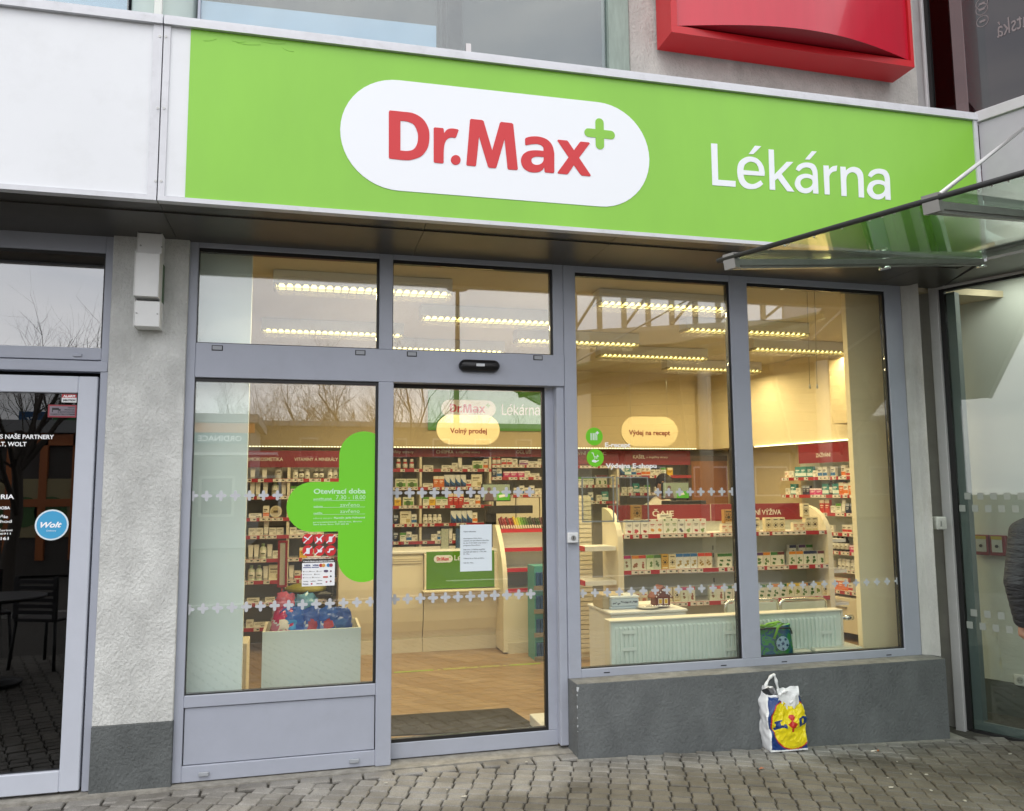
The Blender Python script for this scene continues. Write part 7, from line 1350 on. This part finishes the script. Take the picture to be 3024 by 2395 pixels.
s, W, H = block('clinic_pavilion', 'low pavilion with an orange band and teal sign across the street', 560, 742, 1247, 20, 5, (.30, .31, .30), [(.3, .9, 1.0, 1.2, 2, 1.3)])
b = MB(); b.box(-.05, W+.1, .0, .12, H-.30, H-.02); b.obj('orange_band', cmat('d8843c'), s); b = MB(); b.box(.05, W-.1, .121, .16, H-.62, H-.32); b.obj('sign_board', cmat('3a6a72'), s)
text('lettering', [('ORDINACE', W-.25, .25, H-.55, .16, .02)], M_textw, s, T(0, .162)); b = MB(); b.box(-.3, W+.8, .17, 1.2, H-1.0, H-.93); b.obj('awning', cmat('d4d8d4'), s)
s, W, H = block('orange_kiosk', 'orange framed glass kiosk mirrored in the restaurant door', -160, 232, 1278, 13, 3, (.10, .09, .08), [])
b = MB()
for k in range(5): b.box(k*W/4-.07, k*W/4+.07, .0, .1, .3, H)
b.box(0, W, .0, .1, H-.25, H-.02); b.box(0, W, .0, .101, 1.35, 1.5); b.obj('orange_frame', cmat('b86a34'), s)
b = MB(); b.box(W*.30, W*.98, .02, .06, .75, 1.9); b.obj('poster_glass', cmat('a89a70'), s); b = MB(); 
for k in range(3): b.tube([(W*(.42+.2*k), .07, 1.25), (W*(.42+.2*k), .075, 1.25)], .3, 16)
b.obj('poster_print', cmat('4a7038'), s); b = MB(); b.box(W*.55, W*.8, .12, .15, H+.03, H+.42); b.obj('cafe_sign', cmat('28527a'), s); text('lettering', [('café', W*.76, W*.6, H+.12, .2, .02)], M_textw, s, T(0, .152)); b = MB(); b.box(W*.81, W*.98, .12, .15, H+.03, H+.42); b.obj('green_sign', cmat('2f7a3c'), s)
for i, (u_, Y_, sc2) in enumerate(((700, 31, .62), (860, 33, .72), (985, 30, .66), (1090, 32, .74), (1215, 31, .62), (1380, 33, .66), (1530, 30, .6), (330, 30, .7))):
    o = dup(t0); q = E_(u_, 1300, Y_); o.location = (q.x, -Y_, 0); o.rotation_euler = (0, 0, 2+i*.9); o.scale = (sc2,)*3; o['label'] = 'smaller bare tree before the ochre building, '+('first second third fourth fifth sixth seventh eighth'.split()[i])+' of a mirrored row'
# street lamp with a disc head
q = E_(1352, 850, 14); s = empty('street_lamp', 'tall street lamp with a flat round head mirrored above the door', 'street lamp', loc=(q.x, q.y, 0))
b = MB(); b.tube([(0, 0, 0), (0, 0, 3), (0, 0, q.z)], [.09, .075, .05], 12); b.obj('pole', mat('lamp_brown', (.12, .10, .07), .5), s); b = MB(); b.lathe((0, 0, q.z), [(.05, -.06), (.25, -.03), (.27, .01), (.25, .05), (.05, .08)], 24); b.obj('lamp_head', mat('lamp_head_grey', (.22, .20, .16), .5), s)
# bus platform roof
s = empty('platform_roof', 'large beige platform roof with ribs and clerestory glazing mirrored in the right-hand windows', 'roof', loc=(0, 0, 0))
A_, B_ = E_(1725, 1000, 13), E_(2900, 1000, 11); zA = 5.6
M_pl = mat('platform_beige', (.42, .38, .28), .6, var=.08); 
p0 = E_(1700, 990, 12); p1 = E_(2750, 930, 12); q0 = E_(1700, 1320, 26); q1 = E_(2900, 1310, 26)
b = MB(); up_ = Vector((0, 0, .12)); b.hexa([p0, p1, q1, q0, p0+up_, p1+up_, q1+up_, q0+up_]); b.obj('roof_sheet', M_pl, s)
for k in range(11):
    t = k/10; a, c = p0.lerp(q0, t), p1.lerp(q1, t); b = MB(); n_ = (c-a).normalized(); w_ = Vector((0, .09, 0)); dn = Vector((0, 0, -.32)); b.hexa([a-w_+dn, c-w_+dn, c+w_+dn, a+w_+dn, a-w_, c-w_, c+w_, a+w_]); b.obj('rib', mat('rib_ochre', (.30, .26, .17), .6), s)
for k in range(9):
    t = k/8; a, c = p0.lerp(p1, t), q0.lerp(q1, t); b = MB(); w_ = Vector((.06, 0, 0)); dn = Vector((0, 0, -.45)); b.hexa([a-w_+dn, a+w_+dn, c+w_+dn, c-w_+dn, a-w_, a+w_, c+w_, c-w_]); b.obj('truss', _mc['rib_ochre'], s)
t0_ = p0+Vector((0, 0, .13)); t1_ = p1+Vector((0, 0, .13)); hh_ = E_(1900, 868, 12).z-p0.z
for k in range(17):
    t = k/16; a = t0_.lerp(t1_, t); b = MB(); b.box(a.x-.05, a.x+.05, a.y-.05, a.y+.05, a.z, p0.z+hh_+.1); b.obj('clerestory_post', _mc['rib_ochre'], s)
b = MB(); b.box(p0.x, p1.x, p0.y-.2, p0.y+.1, p0.z+hh_+.1, p0.z+hh_+.5); b.obj('top_beam', M_pl, s)
for k in range(0, 16, 2):
    a, c = t0_.lerp(t1_, k/16), t0_.lerp(t1_, (k+1)/16); b = MB(); b.tube([(a.x, a.y, a.z), (c.x, c.y, p0.z+hh_)], .035, 5); b.obj('brace', _mc['rib_ochre'], s)
for k, (t, yy_) in enumerate(((.02, 0), (.33, 0), (.66, 0), (.98, 0), (.1, 1), (.5, 1), (.9, 1))):
    a = (p0 if not yy_ else q0).lerp(p1 if not yy_ else q1, t); b = MB(); b.tube([(a.x, a.y, 0), (a.x, a.y, a.z)], .16, 10); b.obj('column', M_pl, s)
# road, kerb
b = MB(); b.box(-80, 80, -12.5, -7.4, -.13, -.055); o = tag(b.obj('road', mat('asphalt', (.05, .05, .052), .85, var=.2, vs=2)), kind='structure'); b = MB()
for k in range(-8, 9): b.box(k*2.4, k*2.4+1.3, -9.9, -9.75, -.0549, -.051)
tag(b.obj('road_marking', cmat('c8c8c0')), kind='structure'); b = MB(); b.box(-80, 80, -7.39, -7.25, -.13, .02); tag(b.obj('kerb', mat('kerb_stone', (.34, .33, .31), .8)), kind='structure')
# terrace furniture beside the camera
def terrace_chair(x, y, rz, lab):
    s = empty('terrace_chair', lab, 'chair', 'black terrace chairs in front of the restaurant', loc=(x, y, 0)); s.rotation_euler = (0, 0, rz)
    b = MB(); b.bbox(-.22, .22, -.22, .22, .43, .46, .008); b.obj('seat', M_black, s); b = MB()
    for k in range(6): b.box(-.21, .21, .20, .225, .50+k*.055, .535+k*.055)
    b.box(-.22, -.18, .2, .226, .46, .84); b.box(.18, .22, .2, .226, .46, .84); b.obj('backrest', M_black, s)
    for sx in (-1, 1):
        for sy in (-1, 1): b = MB(); b.tube([(sx*.2, sy*.2, .43), (sx*.23, sy*.23, 0)], .016, 6); b.obj('leg', M_black, s)
q = E_(150, 1800, 3.6); terrace_chair(q.x, -3.6, .4, 'black slatted terrace chair nearest the restaurant door'); q = E_(20, 1800, 3.9); terrace_chair(q.x-.3, -4.1, 2.6, 'black slatted terrace chair farther left of the table')
q = E_(60, 1900, 2.9); s = empty('terrace_table', 'round black slatted terrace table mirrored in the restaurant door', 'table', loc=(q.x-.2, -2.9, 0)); b = MB(); b.lathe((0, 0, .70), [(.36, 0), (.37, .01), (.37, .025), (.36, .03)], 28); b.obj('table_top', M_black, s); b = MB(); b.tube([(0, 0, .02), (0, 0, .7)], .03, 10); b.obj('column', M_black, s); b = MB(); b.lathe((0, 0, 0), [(.22, 0), (.22, .02), (.04, .04)], 20); b.obj('base', M_black, s)
# lobby lamp
ld = bpy.data.lights.new('lobby_glow', 'AREA'); ld.shape = 'RECTANGLE'; ld.size = 1.2; ld.size_y = .2; ld.energy = 9; ld.color = (1, .97, .88)
s = empty('lobby_light', 'fluorescent light on the lobby ceiling behind the side glass', 'ceiling light'); s.matrix_world = Matrix.Translation(S0+SN*.38+SDV*.8+Vector((0, 0, 3.22))) @ R3
b = MB(); b.box(-.6, .6, -.1, .1, .0, .07); b.obj('casing', M_case, s); lo = bpy.data.objects.new('lobby_glow', ld); COL.objects.link(lo); lo.parent = s; lo.location = (0, 0, -.03); b = MB(); b.box(-.58, .58, -.06, .06, -.012, -.001); b.obj('tube', mat('lobby_tube', (1, 1, .9), .5, emit=(1, .96, .8), es=4), s)
# ================================================================== PEOPLE
def blob(name, caps, m, parent, vox=.012, smooth_it=6):
    """caps: (p0, r0, p1, r1[, flat]) rounded tapered pieces fused into one continuous skin"""
    bm = bmesh.new()
    for c in caps:
        a, ra, d, rb = Vector(c[0]), c[1], Vector(c[2]), c[3]; fl = c[4] if len(c) > 4 else 1.0; ax = (d-a); ln = ax.length
        n = 5
        z = ax.normalized() if ln > 1e-6 else Vector((0, 0, 1)); x = Vector((1, 0, 0)); x = (x-z*x.dot(z)); x = x.normalized() if x.length > .05 else z.orthogonal().normalized(); y = z.cross(x)
        prof = [(-ra*math.cos(t), ra*math.sin(t)) for t in [math.pi/2*k/n for k in range(n+1)]]+[(ln+rb*math.sin(t), rb*math.cos(t)) for t in [math.pi/2*k/n for k in range(n+1)]]
        rings = []
        for h, r in prof: rings.append([bm.verts.new(a+z*h+(x*math.cos(t)+y*math.sin(t)*fl)*max(r, .0005)) for t in [2*math.pi*k/16 for k in range(16)]])
        for i in range(len(rings)-1):
            for k in range(16): bm.faces.new((rings[i][k], rings[i][(k+1) % 16], rings[i+1][(k+1) % 16], rings[i+1][k]))
        bm.faces.new(list(reversed(rings[0]))); bm.faces.new(rings[-1])
    bmesh.ops.recalc_face_normals(bm, faces=bm.faces); me = bpy.data.meshes.new(name); bm.to_mesh(me); bm.free(); t = bpy.data.objects.new('t', me); COL.objects.link(t)
    md = t.modifiers.new('r', 'REMESH'); md.mode = 'VOXEL'; md.voxel_size = vox; ms = t.modifiers.new('s', 'SMOOTH'); ms.factor = .5; ms.iterations = smooth_it
    dg = bpy.context.evaluated_depsgraph_get(); m2 = bpy.data.meshes.new_from_object(t.evaluated_get(dg)); bpy.data.objects.remove(t); m2.materials.clear(); m2.materials.append(m)
    m2.polygons.foreach_set('use_smooth', [True]*len(m2.polygons)); m2.name = name; o = bpy.data.objects.new(name, m2); COL.objects.link(o)
    if parent: o.parent = parent
    return o
M_skin = mat('skin', (.42, .23, .15), .55, var=.06, vs=20)
def hand_caps(w_, d, up, s=1.0, curl=.5, thumb=1):
    """palm, four separate fingers and a side thumb; w_ wrist, d pointing direction, up back-of-hand normal"""
    w_, d, up = Vector(w_), Vector(d).normalized(), Vector(up).normalized(); sd = d.cross(up).normalized()*thumb; c = [(w_, .024*s, w_+d*.075*s, .034*s, .5)]
    for k, (o_, ln) in enumerate(((-.03, .062), (-.010, .072), (.010, .076), (.030, .068))):
        b_ = w_+d*.08*s+sd*o_*s; m_ = b_+(d-up*curl*.4).normalized()*ln*.5*s; e = m_+(d-up*curl*1.5).normalized()*ln*.5*s; c += [(b_, .0095*s, m_, .009*s), (m_, .009*s, e, .0075*s)]
    b_ = w_+d*.025*s+sd*.03*s; m_ = b_+(d*.6+sd*.8).normalized()*.035*s; c += [(b_, .012*s, m_, .0105*s), (m_, .0105*s, m_+(d+sd*.15-up*.3).normalized()*.03*s, .009*s)]; return c
def head_caps(c, f, up, s=1.0):
    c, f, up = Vector(c), Vector(f).normalized(), Vector(up).normalized(); r = f.cross(up).normalized(); L_ = []
    L_.append((c+up*.03*s-f*.015*s, .088*s, c+up*.035*s+f*.015*s, .084*s)); L_.append((c+f*.015*s, .075*s, c-up*.075*s+f*.045*s, .042*s)); L_.append((c-up*.095*s+f*.05*s-r*.012*s, .026*s, c-up*.095*s+f*.05*s+r*.012*s, .026*s))
    L_.append((c+f*.088*s+up*.012*s, .008*s, c+f*.108*s-up*.028*s, .013*s)); L_.append((c+f*.078*s-up*.062*s-r*.016*s, .011*s, c+f*.078*s-up*.062*s+r*.016*s, .011*s))
    L_.append((c+f*.082*s+up*.03*s-r*.035*s, .010*s, c+f*.082*s+up*.03*s+r*.035*s, .010*s))
    for q_ in (-1, 1): L_.append((c+r*q_*.082*s+up*.012*s, .016*s, c+r*q_*.082*s-up*.022*s, .012*s)); L_.append((c+r*q_*.045*s+f*.058*s-up*.02*s, .026*s, c+r*q_*.045*s+f*.055*s-up*.03*s, .024*s))
    return L_
def eyes(s_, c, f, up, parent, s=1.0):
    c, f, up = Vector(c), Vector(f).normalized(), Vector(up).normalized(); r = f.cross(up).normalized()
    for q_ in (-1, 1): b = MB(); p_ = c+f*.080*s+up*.012*s+r*q_*.033*s; b.lathe((p_.x, p_.y, p_.z), [(.001, -.008), (.010, -.003), (.010, .003), (.001, .008)], 8); b.obj('eye', cmat('201810', .2), parent); b = MB(); p_ = c+f*.092*s+up*.040*s+r*q_*.034*s; b.tube([p_-r*.016, p_+up*.004, p_+r*.016], .005, 5); b.obj('eyebrow', cmat('18110c'), parent)
# pharmacist behind the second counter, head bowed
py_ = 4.15; hc = P(1954, 1434, py_); s = empty('person', 'dark haired pharmacist in a white coat with head bowed behind the screen', 'person', loc=(hc.x, py_, 0)); hz = hc.z
f = Vector((.30, -.80, -.52)).normalized(); r_ = f.cross(Vector((0, 0, 1))).normalized(); up_h = r_.cross(f).normalized()
H0 = Vector((.0, -.06, hz)); sh = hz-.235
sk = head_caps(H0, f, up_h, 1.05)+[((0, .03, sh+.02), .058, tuple(H0-up_h*.06-f*.02), .052)]
bodyc = [((0, .06, .95), .15, (0, .05, sh-.18), .17, .62), ((0, .05, sh-.18), .17, (0, .045, sh-.05), .15, .62), ((-.15, .05, sh-.04), .062, (.15, .05, sh-.04), .062), ((0, .06, .95), .15, (0, .05, .80), .15, .65)]
for q_ in (-1, 1):
    S_, El, Wr = Vector((q_*.185, .05, sh-.055)), Vector((q_*.25, .0, sh-.33)), Vector((q_*.12, -.22, sh-.36)); bodyc += [(S_, .055, El, .043), (El, .042, Wr, .030)]; hd_ = (Vector((q_*-.3, -1, -.1))); sk += hand_caps(Wr+hd_.normalized()*.02, hd_, (0, .1, 1), 1.0, .6, -q_)
    lg = [((q_*.09, .06, .85), .085, (q_*.10, .05, .48), .062), ((q_*.10, .05, .48), .058, (q_*.10, .08, .09), .042), ((q_*.10, .09, .05), .04, (q_*.10, -.08, .045), .035)]; bodyc += [] ; sk += lg+([((0, .06, .9), .12, (0, .05, sh-.1), .13, .6), (S_, .045, El, .036), (El, .036, Wr, .026)] if True else [])
blob('body', sk, M_skin, s, .010, 3)
blob('white_coat', [(a[0], a[1]*1.10+.006, a[2], a[3]*1.10+.006, *(a[4:])) for a in bodyc]+[((0, .06, .9), .17, (0, .05, .55), .19, .6)], mat('white_coat', (.74, .70, .60), .75), s, .012, 3)
for q_ in (-1, 1): blob('trouser_leg', [((q_*.09, .06, .85), .098, (q_*.10, .05, .48), .076), ((q_*.10, .05, .48), .074, (q_*.10, .08, .12), .06)], cmat('1c2028', .8), s, .014, 3)
blob('hair', [(H0+up_h*.050-f*.030, .094, H0+up_h*.066+f*.022, .078), (H0-f*.062-up_h*.02, .062, H0-f*.05+up_h*.03, .078)]+[(H0+r_*q_*.062-f*.03+up_h*.01, .034, H0+r_*q_*.060+up_h*.045, .036) for q_ in (-1, 1)], mat('dark_hair', (.018, .013, .010), .6), s, .008, 3)
eyes(s, H0, f, up_h, s, 1.05)
# person half out of the frame at the right edge
pd = 4.55; rr_ = ray(3128, 1560); pp = CAM+rr_*pd; px_, py2 = pp.x, pp.y; g = gz(px_, py2)
s = empty('person', 'person in a grey quilted jacket with dark cap and backpack at the right edge', 'person', loc=(px_, py2, g)); fdir = Vector((.45, .89, 0)).normalized(); rt = fdir.cross(Vector((0, 0, 1))).normalized()
s.rotation_euler = (0, 0, math.atan2(fdir.y, fdir.x)+math.pi/2)   # local -y is forward
Ht = P(3010, 1400, py2).z-g+.03; sh = Ht-.30
sk = head_caps((0, -.02, Ht-.125), (0, -1, 0), (0, 0, 1), 1.0)+[((0, .02, sh), .06, (0, 0, Ht-.19), .052), ((0, .0, .92), .13, (0, .02, sh-.12), .14, .65)]
for q_ in (-1, 1):
    S_, El, Wr = Vector((q_*.19, .02, sh-.05)), Vector((q_*.25, .04, sh-.33)), Vector((q_*.20, -.06, sh-.56)); sk += [(S_, .048, El, .038), (El, .037, Wr, .026)]+hand_caps(Wr, (q_*-.05, -.15, -1), (q_*1, 0, 0), .95, .6, 1)
    sk += [((q_*.09, 0, .88), .085, (q_*.10, -.01, .48), .06), ((q_*.10, -.01, .48), .056, (q_*.10, .03, .09), .04), ((q_*.10, .04, .04), .04, (q_*.11, -.12, .035), .034)]
blob('body', sk, M_skin, s, .011, 3)
jk = mat('grey_quilted_jacket', (.05, .05, .054), .7, var=.25, vs=12, bump=.8, bs=22, stretch=(.6, .6, 2.4), bd=.03)
jc = [((0, .0, .82), .155, (0, .02, sh-.14), .17, .68), ((0, .02, sh-.14), .165, (0, .02, sh-.03), .13, .68), ((-.16, .02, sh-.045), .075, (.16, .02, sh-.045), .075)]
for q_ in (-1, 1):
    S_, El, Wr = Vector((q_*.195, .02, sh-.06)), Vector((q_*.255, .04, sh-.33)), Vector((q_*.205, -.05, sh-.54))
    for k in range(7): t = k/6.5; p_ = S_.lerp(El, t*1.0); jc.append((p_, .071-.010*t, p_+(El-S_)*.06, .071-.010*t))
    for k in range(6): t = k/5; p_ = El.lerp(Wr, t); jc.append((p_, .062-.014*t, p_+(Wr-El)*.06, .062-.014*t))
blob('jacket', jc, jk, s, .009, 1)
for q_ in (-1, 1): blob('trouser_leg', [((q_*.09, 0, .88), .10, (q_*.10, -.01, .48), .08), ((q_*.10, -.01, .48), .078, (q_*.10, .03, .10), .062)], cmat('20242c', .8), s, .014, 3); blob('shoe', [((q_*.10, .05, .045), .048, (q_*.11, -.14, .04), .042)], M_black, s, .012, 3)
blob('cap', [((0, .0, Ht-.085), .098, (0, .01, Ht-.07), .094), ((0, .05, Ht-.13), .07, (0, .05, Ht-.09), .08)], cmat('0c0c0e', .8), s, .009, 3)
eyes(s, (0, -.02, Ht-.125), (0, -1, 0), (0, 0, 1), s)
blob('backpack', [((0, .20, sh-.42), .11, (0, .19, sh-.10), .10, .8), ((-.08, .2, sh-.4), .08, (-.08, .19, sh-.12), .075), ((.08, .2, sh-.4), .08, (.08, .19, sh-.12), .075)], cmat('4a2428', .7), s, .014, 3)
for q_ in (-1, 1): b = MB(); b.tube([(q_*.12, .12, sh+.01), (q_*.13, .02, sh+.045), (q_*.13, -.09, sh-.01), (q_*.14, -.125, sh-.15), (q_*.16, -.06, sh-.34)], .018, 8); b.obj('strap', cmat('4a2028', .7), s)
